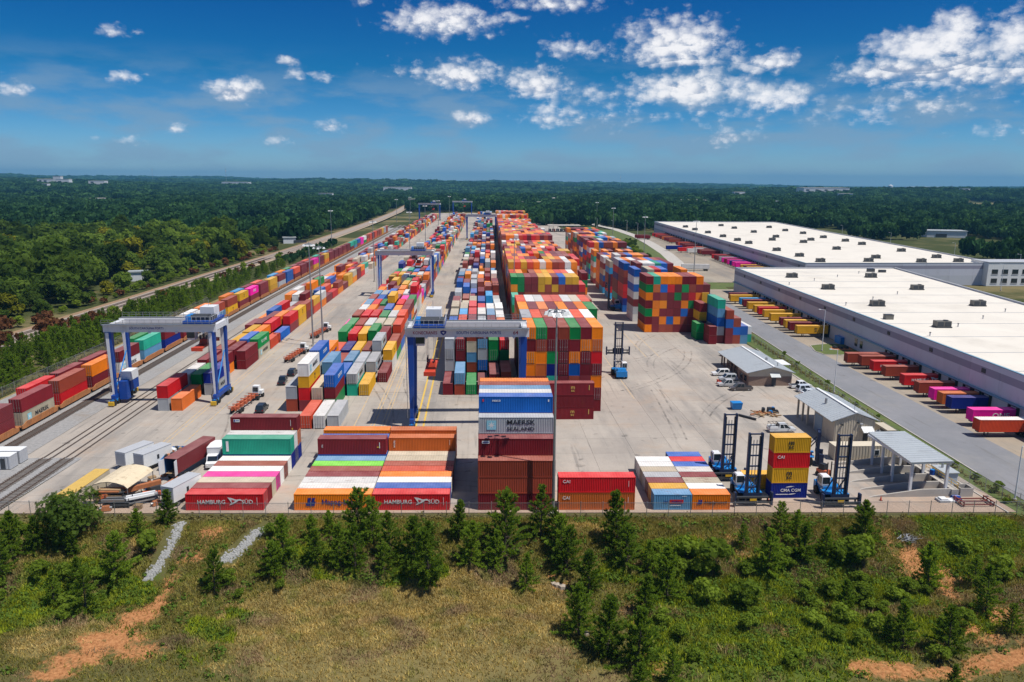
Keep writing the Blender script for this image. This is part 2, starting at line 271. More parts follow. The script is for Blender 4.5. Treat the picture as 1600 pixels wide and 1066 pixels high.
DIRT = [(-50.4, 83.8, 2.97, 1.13, 1), (-48.5, 86.6, 3.45, 1.7, 1), (-46.3, 90.3, 4.38, 2.4, 1), (-44.8, 95.2, 3.34, 2.02, 1), (-43.1, 97.2, 1.87, 1.0, 0.9), (-41.9, 88.3, 3.52, 1.77, 0.9), (-39.9, 110.3, 2.08, 1.94, 0.8), (-41.2, 105.5, 2.0, 1.26, 0.8), (-42.7, 102.0, 1.24, 1.2, 0.7), (-36.4, 111.1, 2.1, 1.06, 0.6), (-42.7, 100.0, 1.04, 1.26, 0.6), (11.9, 100.0, 1.98, 1.5, 0.7), (10.2, 101.6, 2.28, 0.82, 0.5), (20.9, 91.0, 2.08, 6.78, 0.45), (20.9, 83.4, 1.93, 3.48, 0.5), (18.6, 97.0, 1.41, 3.95, 0.4), (62.5, 106.0, 1.71, 3.5, 0.7), (62.8, 101.6, 2.23, 2.61, 0.8), (66.7, 99.3, 2.3, 2.45, 0.75), (62.9, 88.6, 2.08, 1.7, 0.8), (64.7, 86.2, 2.47, 1.56, 0.7), (46.2, 82.0, 2.32, 1.59, 0.9), (49.9, 81.6, 3.47, 1.81, 0.9), (56.0, 81.1, 4.58, 1.35, 0.8), (63.2, 82.6, 4.21, 1.68, 1), (66.4, 82.6, 2.66, 1.83, 1), (39.1, 93.4, 0.69, 4.94, 0.6), (39.2, 89.1, 0.99, 1.88, 0.55), (38.1, 107.0, 2.32, 1.64, 0.6), (38.7, 104.3, 1.9, 1.47, 0.6), (33.4, 107.7, 1.94, 1.22, 0.4), (-60.6, 105.8, 1.8, 0.85, 0.4), (20.5, 109.2, 1.95, 0.83, 0.4), (-10.4, 109.7, 5.76, 1.17, 0.25)]
DRY = [(-21.1, 95.2, 12.71, 5.3, 1), (-8.2, 93.3, 14.25, 7.76, 1), (-9.9, 85.5, 20.14, 4.82, 1), (-2.5, 99.8, 9.8, 3.34, 0.8), (6.1, 94.4, 6.82, 7.74, 0.8), (-51.0, 91.8, 7.25, 3.06, 0.5), (-54.4, 89.3, 4.7, 2.59, 0.6), (-26.7, 91.1, 5.68, 6.66, 0.8), (7.1, 85.0, 6.23, 4.8, 0.7), (13.7, 81.3, 4.52, 2.21, 0.7), (37.4, 103.2, 3.76, 4.28, 0.4), (14.7, 109.3, 5.82, 2.01, 0.5), (-48.6, 108.4, 2.78, 2.61, 0.4), (27.2, 96.1, 3.51, 2.0, 0.5), (-36.0, 106.5, 3.68, 3.44, 0.4)]
LUSH = [(35.0, 87.9, 14.67, 9.08, 1), (29.4, 83.1, 10.84, 4.65, 1), (46.1, 101.0, 11.14, 4.42, 0.9), (44.8, 87.6, 9.81, 6.55, 0.8), (27.7, 98.0, 5.36, 3.78, 0.7), (-55.2, 100.7, 11.28, 4.28, 0.8), (-58.1, 96.3, 6.7, 3.93, 0.6), (-17.1, 103.1, 14.5, 2.55, 0.55), (38.9, 99.0, 4.54, 4.87, 0.8), (61.0, 89.6, 7.76, 3.86, 0.6), (-24.7, 105.2, 5.5, 2.12, 0.5), (-34.0, 91.3, 4.86, 7.78, 0.45), (75.3, 107.7, 8.69, 6.72, 0.75), (53.0, 87.3, 4.92, 3.88, 0.7), (21.2, 101.4, 5.5, 2.08, 0.6)]
# ------------------------------------------------------------------ ground, roads, tracks
def far_h(x, y):
    d = math.hypot(x, y)
    if d < 700: return 0.0
    t = x/max(abs(y), 300.0); t = max(-.7, min(.7, t))
    lift = (-4 - 50*t)*sm((d-2200)/6800)
    roll = (math.sin(x*.0021+1.3)*math.sin(y*.0016+.4)*11 + math.sin(x*.0047+y*.0031)*5 + math.sin(y*.0009-x*.0013+2)*9)*sm((d-900)/2500)
    return lift + roll - 2.0*sm((d-700)/400)
def hterr(x, y):
    t = sm((112.4-y)/17.0); dep = 5.2 - 3.4*sm((x-58)/26)
    return -.03 - dep*t - 1.2*sm((96-y)/30)
def ground_z(x, y):
    z = hterr(x, y) + far_h(x, y)
    if y < 113: z += (math.sin(x*.33+y*.21)*.16 + math.sin(x*.11-y*.27+1)*.2 + math.sin(x*.9+1.7*y)*.05)*sm((112-y)/6)
    elif -140 < x < 400 and y < 1300: z -= .10
    return z
def cover_amt(lst, x, y, soft=.55):
    v = 0.0
    for cx, cy, rx, ry, w in lst:
        dx = (x-cx)/rx; dy = (y-cy)/ry; r = dx*dx+dy*dy
        if r < 4: v = max(v, w*sm((1.55-math.sqrt(r))/ (2*soft)))
    return v
DIRT += [(-49.6,85,1.8,1.6,.9),(-47.5,88.4,1.9,1.8,.9),(-45.6,92.8,1.5,1.9,.9),(-44,95.8,1.1,1.6,.9),(-43.2,98.6,1.0,1.5,.9),(-42.8,101.4,.9,1.7,.75),(-42,104,1.2,1.6,.5),(-41,107,1.9,1.7,.55),(-40,109.6,2.2,1.6,.6),(-38.6,111,2.4,1.2,.5),(64,103.2,2.0,3.4,.95),(66.6,100,2.2,2.4,.9),(65.4,96.8,1.5,2.4,.8),(64.2,92,2.4,2.2,.85),(68.5,90.5,2.6,1.8,.85),(71,84.5,4,1.8,1)]
LUSH += [(28,104,8,3.2,.8),(33,99,9,4,.8),(-62,97,7,5,.7),(-48,93,5,3,.45),(70,104,6,5,.7),(56,98,8,5,.7)]
def build_terrain():
    xs = sorted(set([-16000,-11000,-7500,-5200,-3600,-2500,-1800,-1300,-950,-700,-520,-400,-310,-250,-205,-170,-145,-128,-112,-98,-90] + [round(-84+i*1.0,2) for i in range(0,186)] + [108,116,126,140,160,190,230,290,370,470,600,780,1000,1300,1700,2200,2900,3800,5000,6600,8800,11500,15000]))
    ys = sorted(set([-3000,-1200,-500,-200,-80,-20,15,35,48,56] + [round(60+i*.75,2) for i in range(0,76)] + [120,132,150,175,205,240,285,330,380,440,520,620,740,880,1040,1220,1450,1750,2100,2500,3000,3600,4300,5100,6000,7000,8200,9600,11200,13000,15500]))
    nx, ny = len(xs), len(ys)
    vs = []; cov = np.zeros((nx*ny, 4), np.float32); cov[:, 3] = 1; i = 0
    for y in ys:
        for x in xs:
            vs.append((x, y, ground_z(x, y)))
            if y < 116 and -90 < x < 110 and y > 50:
                cov[i, 0] = cover_amt(DIRT, x, y); cov[i, 1] = cover_amt(LUSH, x, y); cov[i, 2] = cover_amt(DRY, x, y)
            i += 1
    fs = [(j*nx+k, j*nx+k+1, (j+1)*nx+k+1, (j+1)*nx+k) for j in range(ny-1) for k in range(nx-1)]
    me = bpy.data.meshes.new('terrain'); me.from_pydata(vs, [], fs)
    a = me.color_attributes.new('cover', 'FLOAT_COLOR', 'POINT'); a.data.foreach_set('color', cov.ravel())
    me.polygons.foreach_set('use_smooth', [True]*len(fs))
    m, nt, b = principled('terrain_soil'); p = pos(nt)
    at = nd(nt, 'ShaderNodeAttribute', attribute_name='cover'); sp = nd(nt, 'ShaderNodeSeparateColor'); lk(nt, at.outputs['Color'], sp.inputs[0])
    n1 = noise(nt, p, .22, 6, .65); n2 = noise(nt, p, 1.6, 6, .7); n3 = noise(nt, p, .012, 5, .6)
    br = mth(nt, 'ADD', mth(nt, 'MULTIPLY', mth(nt, 'SUBTRACT', n1, .5), 1.3), mth(nt, 'MULTIPLY', mth(nt, 'SUBTRACT', n2, .5), .9))
    g = mixc(nt, n2, (.062,.070,.020), (.135,.115,.045))
    lush = mixc(nt, n2, (.05,.075,.012), (.10,.13,.02)); dry = mixc(nt, n2, (.22,.17,.068), (.13,.115,.045)); dirt = mixc(nt, smst(nt, noise(nt, p, 2.6, 7, .75), .35, .65), (.50,.235,.10), (.27,.105,.04))
    c = mixc(nt, smst(nt, mth(nt, 'ADD', sp.outputs[2], br), .3, .75), g, dry)
    c = mixc(nt, smst(nt, mth(nt, 'ADD', sp.outputs[1], br), .3, .75), c, lush)
    n5 = noise(nt, p, .8, 8, .75)
    c = mixc(nt, mth(nt, 'MULTIPLY', smst(nt, mth(nt, 'ADD', sp.outputs[0], mth(nt, 'ADD', mth(nt, 'MULTIPLY', br, .7), mth(nt, 'MULTIPLY', mth(nt, 'SUBTRACT', n5, .5), 2.2))), .30, .95), .92), c, dirt)
    # beyond the yard: rough grassland under the woods
    ln = nd(nt, 'ShaderNodeSeparateXYZ'); lk(nt, p, ln.inputs[0])
    wild = mixc(nt, smst(nt, n3, .50, .64), (.05,.06,.018), (.17,.14,.065))
    c = mixc(nt, smst(nt, ln.outputs[1], 118, 150), c, wild)
    lk(nt, c, b.inputs['Base Color']); b.inputs['Roughness'].default_value = .95; b.inputs['Specular IOR Level'].default_value = .1
    bp = nd(nt, 'ShaderNodeBump', i_Strength=.6, i_Distance=.25); lk(nt, n2, bp.inputs['Height']); lk(nt, bp.outputs[0], b.inputs['Normal'])
    me.materials.append(m)
    tag(link('ground', me), kind='structure')
build_terrain()

def paving_mat(name, c1, c2, dust, joint=False, rough=.85):
    m, nt, b = principled(name); p = pos(nt); oi = nd(nt, 'ShaderNodeObjectInfo')
    n1 = noise(nt, p, .045, 5, .6); n2 = noise(nt, p, .5, 6, .7); n3 = noise(nt, p, .12, 5, .65, (1, .12, 1)); n4 = noise(nt, p, .9, 4, .6, (1, .05, 1))
    c = mixc(nt, smst(nt, n1, .3, .7), c1, c2)
    c = mixc(nt, 1.0, c, mth(nt, 'ADD', .86, mth(nt, 'MULTIPLY', n2, .28)), 'MULTIPLY')
    c = mixc(nt, mth(nt, 'MULTIPLY', smst(nt, n3, .47, .68), .5), c, (.16,.155,.15))     # tyre wear along the lanes
    c = mixc(nt, mth(nt, 'MULTIPLY', smst(nt, n4, .57, .70), .42), c, (.13,.125,.12))
    d = noise(nt, p, .07, 6, .7)
    c = mixc(nt, mth(nt, 'MULTIPLY', smst(nt, d, .5, .75), dust[1]), c, dust[0])
    sp = nd(nt, 'ShaderNodeSeparateXYZ'); lk(nt, p, sp.inputs[0])
    if name == 'yard_concrete':
        c = mixc(nt, mth(nt, 'MULTIPLY', smst(nt, mth(nt, 'ADD', d, mth(nt, 'MULTIPLY', mth(nt, 'SUBTRACT', 128.0, sp.outputs[1]), .022)), .5, .8), .5), c, (.45,.29,.19))
    oil = noise(nt, p, .35, 3, .5); c = mixc(nt, mth(nt, 'MULTIPLY', smst(nt, oil, .66, .74), .5), c, (.08,.075,.07))
    c = mixc(nt, 1.0, c, mth(nt, 'ADD', .955, mth(nt, 'MULTIPLY', oi.outputs['Random'], .09)), 'MULTIPLY')
    lk(nt, c, b.inputs['Base Color']); b.inputs['Roughness'].default_value = rough; b.inputs['Specular IOR Level'].default_value = .25
    return m
MPAV = paving_mat('yard_concrete', (.32,.285,.25), (.405,.36,.31), ((.40,.28,.19), .5))
MASP = paving_mat('road_asphalt', (.19,.195,.21), (.235,.235,.25), ((.30,.28,.25), .3)); MAPR = paving_mat('dock_concrete', (.27,.225,.175), (.33,.285,.225), ((.38,.28,.19), .45))
def sheet(name, pts, z, m, kind='structure', parent=None, thick=0.0):
    mb = MB(); n = len(pts)
    if thick: mb.prism([(x, y) for x, y in pts], z-thick, z, 0, 'z')
    else: mb.add([(x, y, z) for x, y in pts], [tuple(range(n))])
    o = mb.build(name, m, parent)
    if kind: o['kind'] = kind
    return o
def ribbon(name, path, w, z, m, kind='structure', parent=None, skip=None, zf=None):
    mb = MB(); P = [Vector((x, y, 0)) for x, y in path]; L = []; R = []
    for i, p in enumerate(P):
        d = (P[min(i+1, len(P)-1)] - P[max(i-1, 0)]).normalized(); nrm = Vector((-d.y, d.x, 0))
        ww = w if isinstance(w, (int, float)) else w[i]
        zz = z + (zf(p.x, p.y) if zf else 0)
        L.append(tuple(p + nrm*ww/2 + Vector((0,0,zz)))); R.append(tuple(p - nrm*ww/2 + Vector((0,0,zz))))
    n = len(P); mb.add(L+R, [(n+i, n+i+1, i+1, i) for i in range(n-1) if not (skip and skip(i))])
    o = mb.build(name, m, parent)
    if kind: o['kind'] = kind
    return o
def fy(x): return 115.3 - .0244*x      # front edge of the yard paving
YS = [330, 430, 560, 700, 850, 1000, 1150, 1230]
yard = sheet('yard_pavement', [(-85, 142), (-74, 142), (-75.2, 117.6), (-75, fy(-75)), (87.2, fy(87)), (86.5, 250), (83, 330)] + [(bx(83, y), y) for y in YS[1:]] + [(bx(-85, y), y) for y in reversed(YS)], -.06, MPAV)
NS = 0; slab_rest = MB()
for r in range(24):
    for q in range(20):
        x0 = -74 + q*8.0; x1 = x0 + 8.0; y0 = 115 + r*9.0; y1 = y0 + 9.0
        if r == 0: ya, yb = fy(x0), fy(x1)
        else: ya = yb = y0
        mb = MB() if NS < 300 else slab_rest
        g = .018
        mb.hexa([(x0+g,ya+g,-.3),(x1-g,yb+g,-.3),(x1-g,y1-g,-.3),(x0+g,y1-g,-.3)], [(x0+g,ya+g,0),(x1-g,yb+g,0),(x1-g,y1-g,0),(x0+g,y1-g,0)])
        if NS < 300: mb.build('concrete_slab', MPAV, yard)
        NS += 1
sr = slab_rest.build('concrete_slabs', MPAV, yard); sr['kind'] = 'stuff'
# worn yellow lane lines
def line_mat(name, col, wear):
    m, nt, b = principled(name); p = pos(nt); n = noise(nt, p, 1.2, 6, .75)
    lk(nt, mixc(nt, smst(nt, n, wear-.12, wear+.12), col, (.38,.35,.30)), b.inputs['Base Color']); b.inputs['Roughness'].default_value = .8; return m
ML1 = line_mat('yellow_line_paint', (.62,.40,.05), .60); ML2 = line_mat('worn_orange_line_paint', (.58,.36,.12), .50); MLW = line_mat('white_line_paint', (.7,.7,.68), .5)
for k, (x, w, y0, y1, m) in enumerate([(-13.3,.42,128,260,ML1),(-11.7,.42,128,260,ML1),(-26.4,.22,150,182,ML2),(-22.9,.25,135,330,ML2),(-22.2,.25,135,330,ML2),(-20.6,.22,140,330,ML2),(-19.9,.22,140,330,ML2),(-13.3,.3,260,330,ML2),(-62.6,.22,140,300,ML2),(-61.6,.22,140,300,ML2),(-58.2,.2,150,320,ML2),(-45.6,.2,165,330,ML2),(9.2,.3,175,330,ML2),(37.5,.2,180,240,ML2),(50,.25,225,262,ML2),(54,.25,225,262,ML2),(3,.2,140,182,ML2)]):
    sheet('lane_line', [(x-w/2,y0),(x+w/2,y0),(x+w/2,y1),(x-w/2,y1)], .006, m)
# ballast, tracks
MBAL = mat('track_ballast', (.27,.265,.26), .95, var=.4, scale=1.5, stain=((.22,.17,.12), .12, .5), bump=.6); MBRN = mat('mainline_ballast', (.30,.25,.21), .95, var=.35, scale=.9, stain=((.28,.16,.09), .2, .6), bump=.5)
MRAIL = mat('rail_steel', (.13,.085,.065), .5, .4, var=.3); MSLP = mat('sleeper_timber', (.13,.11,.095), .9, var=.35, scale=1.5)
sheet('ballast_bed', [(-112, 60), (-75.5, 60), (-75.4, 117.5), (-74, 142), (-85, 142), (-85, 330)] + [(bx(-85, y), y) for y in YS[1:5]] + [(bx(-109, y), y) for y in reversed(YS[:5])] + [(-112, 300)], -.012, MBAL)
def track(path, z=0.0, sleepers=(None, None), parent_name='railway_track'):
    root = tag(link(parent_name, None), kind='structure')
    for s in (-.76, .76):
        mb = MB(); n = len(path); pts = []
        for i, (x, y) in enumerate(path):
            d = Vector((path[min(i+1,n-1)][0]-path[max(i-1,0)][0], path[min(i+1,n-1)][1]-path[max(i-1,0)][1])).normalized()
            px, py = x + d.y*s, y - d.x*s
            zz = z + (far_h(px, py))
            pts += [(px-d.y*.055, py+d.x*.055, zz), (px+d.y*.055, py-d.x*.055, zz), (px+d.y*.05, py-d.x*.05, zz+.17), (px-d.y*.05, py+d.x*.05, zz+.17)]
        fs = []
        for i in range(n-1):
            a, b = 4*i, 4*(i+1); fs += [(a+1, b+1, b+2, a+2), (a+2, b+2, b+3, a+3), (a+3, b+3, b, a)]
        fs += [(0,1,2,3), (4*n-1,4*n-2,4*n-3,4*n-4)]
        mb.add(pts, fs); mb.build('rail', MRAIL, root)
    if sleepers[0] is not None:
        mb = MB(); y = sleepers[0]; i = 0
        while y < sleepers[1]:
            while i < len(path)-2 and path[i+1][1] < y: i += 1
            (xa, ya), (xb, yb) = path[i], path[i+1]; t = (y-ya)/(yb-ya); x = xa+(xb-xa)*t
            mb.cbox(x + rnd.uniform(-.05,.05), y, z+.0, 2.6, .24, .14); y += .62
        s = mb.build('sleepers', MSLP, root); s['kind'] = 'stuff'
    return root
def straight(x, y0, y1): return [(bx(x, y), y) for y in [y0, BEND0] + [v for v in (420, 520, 640, 760) if v < y1] + [y1]] if y1 > BEND0 else [(x, y0), (x, y1)]
track(straight(-91.0, 60, 900), .05, (60, 330)); track(straight(-95.1, 60, 900), .05, (60, 200)); track(straight(-104.0, 60, 900), .05, (60, 260))
track([(-80.4, 60), (-80.4, 141.8)], .02, (60, 141.5)); track([(-76.4, 60), (-76.4, 141.8)], .02, (60, 141.5))
MGV = mat('flangeway', (.075,.062,.055), .9, var=.4, scale=1.2)
for xr in (-81.16, -79.64, -77.16, -75.64):
    xs_ = [(xr-.19, 142)] + [(bx(xr-.19, y), y) for y in (330, 520, 760, 900)]; sheet('rail_groove', xs_ + [(a+.38, b) for a, b in reversed(xs_)], .012, MGV)
track(straight(-80.4, 142, 900), -.12); track(straight(-76.4, 142, 900), -.12)
for xt in (-91.0, -95.1, -104.0):
    ribbon('track_bed', straight(xt, 200 if xt < -91 else 330, 900), 2.7, -.006, mat('oiled_ballast%d' % int(-xt), (.16,.14,.12), .95, var=.4, scale=1.2, stain=((.25,.22,.2), .3, .5)))
main = [(-163, 60), (-155, 170), (-150, 259), (-146.5, 335), (-142.6, 433), (-138, 520), (-134, 640), (-130.5, 805), (-128, 1000), (-129, 1250), (-140, 1600), (-165, 2100)]
ribbon('mainline_verge', main, 15, .0, mat('bare_verge', (.26,.17,.10), .95, var=.4, scale=.5, stain=((.12,.12,.04), .12, .8)))
ribbon('mainline_bed', main, 9.5, .03, MBRN); track([(x-1.9, y) for x, y in main], .0, (170, 520)); track([(x+2.2, y) for x, y in main], .0, (170, 520))
ribbon('dirt_service_road', [(x+7.2, y) for x, y in main], 2.4, .016, mat('pale_dirt', (.36,.29,.21), .95, var=.3, scale=.6))
# dead grass strip between train and hedge
sheet('verge_strip', [(-112.5, 60), (-109, 60), (-109, 330), (-106, 560), (-100, 900), (-104, 900), (-110, 560), (-113, 300)], -.02, mat('dead_grass', (.24,.18,.08), .95, var=.45, scale=.9, stain=((.10,.12,.03), .3, .7)))
# right side: road, dock apron, verges
def kerb(path, w=.25, h=.14):
    mb = MB()
    for (xa, ya), (xb, yb) in zip(path, path[1:]):
        d = Vector((xb-xa, yb-ya)).normalized(); n = Vector((-d.y, d.x))*w/2
        mb.hexa([(xa-n.x,ya-n.y,-.1),(xb-n.x,yb-n.y,-.1),(xb+n.x,yb+n.y,-.1),(xa+n.x,ya+n.y,-.1)][::-1], [(xa-n.x,ya-n.y,h),(xb-n.x,yb-n.y,h),(xb+n.x,yb+n.y,h),(xa+n.x,ya+n.y,h)][::-1])
    tag(mb.build('kerb', M['concrete']), kind='structure')
sheet('warehouse_road', [(90, 40), (103.6, 40), (104, 136), (104.5, 168), (105.3, 236), (107, 300), (109.5, 372), (99.5, 372), (95.5, 260), (92, 190), (90.5, 130)], -.02, MASP)
sheet('dock_apron', [(103.6, 40), (150, 40), (122, 150), (124, 372), (109.5, 372), (107, 300), (105.3, 236), (104.5, 168), (104, 136)], -.024, MAPR)
MGR = mat('mown_grass', (.085,.115,.028), .95, var=.35, scale=.5, stain=((.19,.16,.06), .15, .6), bump=.4)
sheet('grass_verge', [(84.6, 114), (90, 100), (90.4, 130), (91.8, 190), (95, 260), (88, 270), (86.9, 236), (83.2, 150)], -.012, MGR)
kerb([(84.4, 112.9), (83.6, 150), (84.9, 190), (87.2, 236)])
kerb([(90.2, 130), (91.9, 190), (95.3, 260), (99.3, 372)])
sheet('grass_island', [(106.4, 240.5), (104.4, 232), (105.2, 227.6), (110, 226.8), (120.4, 229.8), (120.5, 241.8), (113, 243.4)], .05, MGR, thick=.2); kerb([(113, 243.5), (106.3, 240.6), (104.3, 232), (105.1, 227.5), (110, 226.7), (120.4, 229.7)])
sheet('grass_north', [(99.5, 372), (122, 372), (124, 398), (104, 396)], -.03, MGR)
sheet('warehouse_lot', [(108, 398), (134, 398), (164, 398), (174, 730), (150, 735), (140, 560), (126, 470), (112, 430)], -.028, MAPR)
ribbon('access_road', [(108, 400), (116, 440), (128, 500), (136, 560), (144, 650), (149, 730), (148, 840), (135, 960), (110, 1100)], 9, -.02, mat('pale_road', (.42,.39,.35), .9, var=.2, scale=.3))
sheet('mown_bank', [(86, 300), (99, 370), (104, 396), (112, 432), (124, 475), (132, 560), (142, 700), (145, 830), (118, 830), (102, 640), (93, 420)], -.034, MGR)
sheet('lawn_strip', [(150, 398), (156, 398), (158, 386), (122, 380), (122, 396)], -.027, MGR)
def tyre_mat():
    m, nt, b = principled('tyre_mark'); p = pos(nt); b.inputs['Base Color'].default_value = (.05,.048,.046,1); b.inputs['Roughness'].default_value = .8
    lk(nt, mth(nt, 'MULTIPLY', smst(nt, noise(nt, p, .35, 5, .7), .35, .75), .42), b.inputs['Alpha']); return m
MTY = tyre_mat(); rt_ = random.Random(31)
for k in range(24):
    x0 = rt_.uniform(-58, 78); y0 = rt_.uniform(128, 240); a0 = rt_.choice((PI/2, PI/2, PI/2, 0, .8)) + rt_.gauss(0, .15); cv = rt_.gauss(0, .018); n = rt_.randint(7, 16); pth = [(x0, y0)]
    for i in range(n): a0 += cv*3.5; pth.append((pth[-1][0] + math.cos(a0)*3.5, pth[-1][1] + math.sin(a0)*3.5))
    pth = [(min(82, max(-60, x)), min(320, max(121, y))) for x, y in pth]
    for s in (-1.05, 1.05): ribbon('tyre_mark', [(x + s*math.sin(a0), y - s*math.cos(a0)) for x, y in pth], .42, .003 + k*.00004, MTY, parent=None)
for k in range(22):
    x = rt_.uniform(-55, 80); y = rt_.uniform(126, 250); r = rt_.uniform(.5, 1.3); pts = [(x + math.cos(i*.7)*r*rt_.uniform(.6,1.2)*1.3, y + math.sin(i*.7)*r*rt_.uniform(.6,1.2)) for i in range(9)]
    sheet('oil_stain', pts, .0055 + k*.00003, MTY)
# riprap chutes down the embankment
MRIP = mat('riprap_stone', (.31,.31,.30), .9, var=.3, scale=2.5)
def riprap(path, w, n):
    mb = MB(); r = random.Random(3)
    for i in range(n):
        t = r.random()*(len(path)-1); k = int(t); f = t-k
        x = path[k][0]+(path[k+1][0]-path[k][0])*f + r.gauss(0, w*.33); y = path[k][1]+(path[k+1][1]-path[k][1])*f + r.uniform(-.3,.3)
        s = r.uniform(.10,.34); z = ground_z(x, y)
        a = r.random()*6.28; q = [(x+math.cos(a+j*1.57)*s*r.uniform(.7,1.2), y+math.sin(a+j*1.57)*s*r.uniform(.7,1.2)) for j in range(4)]
        mb.hexa([(u, v, z-.1) for u, v in q], [(x+(u-x)*.6, y+(v-y)*.6, z+s*.45) for u, v in q])
    tag(mb.build('riprap', MRIP), kind='stuff')
riprap([(-45.3, 113.4), (-44.7, 107.8), (-45.5, 104.0), (-46.3, 102.0)], 1.15, 520); riprap([(-32.4, 111.0), (-34.1, 107.8), (-36.4, 104.6)], 1.45, 520)
# ------------------------------------------------------------------ warehouses
def banded_wall(name):
    m, nt, b = principled(name); p = pos(nt); sp = nd(nt, 'ShaderNodeSeparateXYZ'); lk(nt, p, sp.inputs[0])
    oi = nd(nt, 'ShaderNodeObjectInfo'); n = noise(nt, p, .5, 5, .6, (1, 1, .3))
    z = sp.outputs[2]
    band = mth(nt, 'MULTIPLY', mth(nt, 'GREATER_THAN', z, 8.35), mth(nt, 'LESS_THAN', z, 10.05))
    c = mixc(nt, band, (.56,.57,.64), (.29,.28,.35))
    c = mixc(nt, mth(nt, 'LESS_THAN', z, 5.0), c, (.50,.52,.57))
    c = mixc(nt, 1.0, c, mth(nt, 'ADD', .90, mth(nt, 'MULTIPLY', oi.outputs['Random'], .1)), 'MULTIPLY')
    c = mixc(nt, mth(nt, 'MULTIPLY', smst(nt, n, .5, .75), .25), c, (.34,.34,.36))
    lk(nt, c, b.inputs['Base Color']); b.inputs['Roughness'].default_value = .7; return m
MWALL = banded_wall('painted_tilt_up_panel')
MTPO = mat('white_roof_membrane', (.66,.615,.54), .75, var=.10, scale=.08, stain=((.42,.38,.32), .05, .5)); MDOOR = mat('dock_door_white', (.6,.6,.6), .5, var=.06)
MCOP = mat('blue_grey_trim', (.16,.30,.40), .5, var=.1)
def wall_run(root, A, B, h, pitch, docks=(), vents=(), ledge=True):
    """tilt-up panels from A to B, outer face on the left of A->B when looking along it"""
    A = Vector(A); B = Vector(B); L = (B-A).length; d = (B-A).normalized(); n = Vector((-d.y, d.x)); N = max(1, round(L/pitch)); w = L/N
    rz = math.atan2(d.y, d.x)
    me = MB().box(.03, w-.03, -.35, 0, 0, h).mesh('wall_panel', MWALL)
    for i in range(N):
        p = A + d*(i*w); link('wall_panel', me, root, (p.x, p.y, -.02), rz)
    MB().box(0, L, -.6, -.1, -.1, h-.45).build('backing_wall', M['grey'], root, (A.x, A.y, 0), rz)
    MB().box(-.1, L+.1, -.5, .08, h, h+.18).build('parapet_coping', MCOP if ledge else M['grey'], root, (A.x, A.y, -.02), rz)
    if ledge: MB().box(0, L, .003, .75, 4.55, 4.85).build('dock_ledge', MCOP, root, (A.x, A.y, 0), rz)
    if vents:
        mv = MB().box(-.75, .75, .004, .12, 8.7, 9.7).mesh('wall_vent', [M['dark']])
        for t in vents:
            if 0 < t < L: p = A+d*t; link('wall_vent', mv, root, (p.x, p.y, 0), rz)
    if docks:
        ms = MB().box(-1.65,-1.25,.004,.55,.9,4.3).box(1.25,1.65,.004,.55,.9,4.3).box(-1.65,1.65,.004,.55,4.302,4.52).mesh('dock_shelter', [M['black']])
        md = MB().box(-1.25, 1.25, .004, .06, 1.2, 4.3).mesh('dock_door', [MDOOR])
        for t in docks:
            if 1.5 < t < L-1.5:
                p = A+d*t; link('dock_door', md, root, (p.x, p.y, 0), rz); link('dock_shelter', ms, root, (p.x, p.y, 0), rz)
    return A, d, n
def hvac(x, y, z, label, rz=0):
    t = thing('rooftop_unit', label, 'rooftop unit', (x, y, z), rz, 'air handling units on the warehouse roofs')
    MB().box(-2.3, 2.3, -1.3, 1.3, 0, .35).build('curb', M['dark'], t)
    MB().box(-2.1, 2.1, -1.15, 1.15, .352, 1.9).build('cabinet', mat_hvac, t)
    for k in (-1.05, 1.05):
        MB().box(k-.85, k+.85, -1.22, -1.153, .5, 1.7).build('louver_panel', M['dark'], t)
    MB().tube((.9, 0, 1.9), (.9, 0, 2.12), .7, 12).build('fan_cowl', M['dark'], t)
mat_hvac = mat('weathered_unit_grey', (.17,.16,.14), .6, .2, var=.2)
HW = 11.4
w1 = thing('warehouse', 'long warehouse with white flat roof, nearer the camera, red and pink trailers docked along it', 'warehouse')
A1 = (121.6, 364.5); def_dir = Vector((115.9-121.6, 158-364.5)).normalized(); B1 = tuple(Vector(A1) + def_dir*290)
def t_on(A, d, y): return (y - A[1])/d[1]
D1y = [333, 327, 318.5, 314, 307, 299, 294.5, 288, 280, 271, 266.5, 262, 255.5] + [213, 209.5, 203.2, 197.2, 188, 180.6, 174.5, 170.9, 167.2, 157.6, 150.6, 139, 128]
# face the west: run from south to north so that the outside is on the left
S = Vector(B1); dn = (Vector(A1)-S).normalized(); L1 = (Vector(A1)-S).length
wall_run(w1, tuple(S), A1, HW, 11.2, docks=[(y - S.y)/dn.y for y in D1y if y > S.y], vents=[5.6+22.4*i for i in range(13)])
C1 = (200.2, 366.8); E1 = (184.5+0, 250.0); F1 = tuple(Vector(B1) + Vector((70, 0)))
wall_run(w1, A1, C1, HW, 11.2, ledge=False)
wall_run(w1, C1, (185.2, 250.0), HW, 11.2, ledge=False); wall_run(w1, (185.2, 250.0), F1, HW, 11.2, ledge=False)
def inset(P, Q, k): return tuple(Vector(P) + (Vector(Q)-Vector(P)).normalized()*k)
mb = MB(); poly = [(S.x+.5, S.y+.5), (F1[0]-.5, F1[1]+.5), (184.7, 250), (199.6, 366.2), (122.2, 363.9)]
mb.prism(poly, HW-.9, HW-.5, 0, 'z'); mb.build('roof', MTPO, w1)
for y in (345, 330, 310.5, 291.5, 272, 253, 233.5, 214, 194.5, 175, 156, 137):
    mb = MB(); mb.box(123.5-(364-y)*.0276, 188, y+6.0, y+6.25, HW-.498, HW-.43); mb.build('roof_seam', M['grey'], w1)
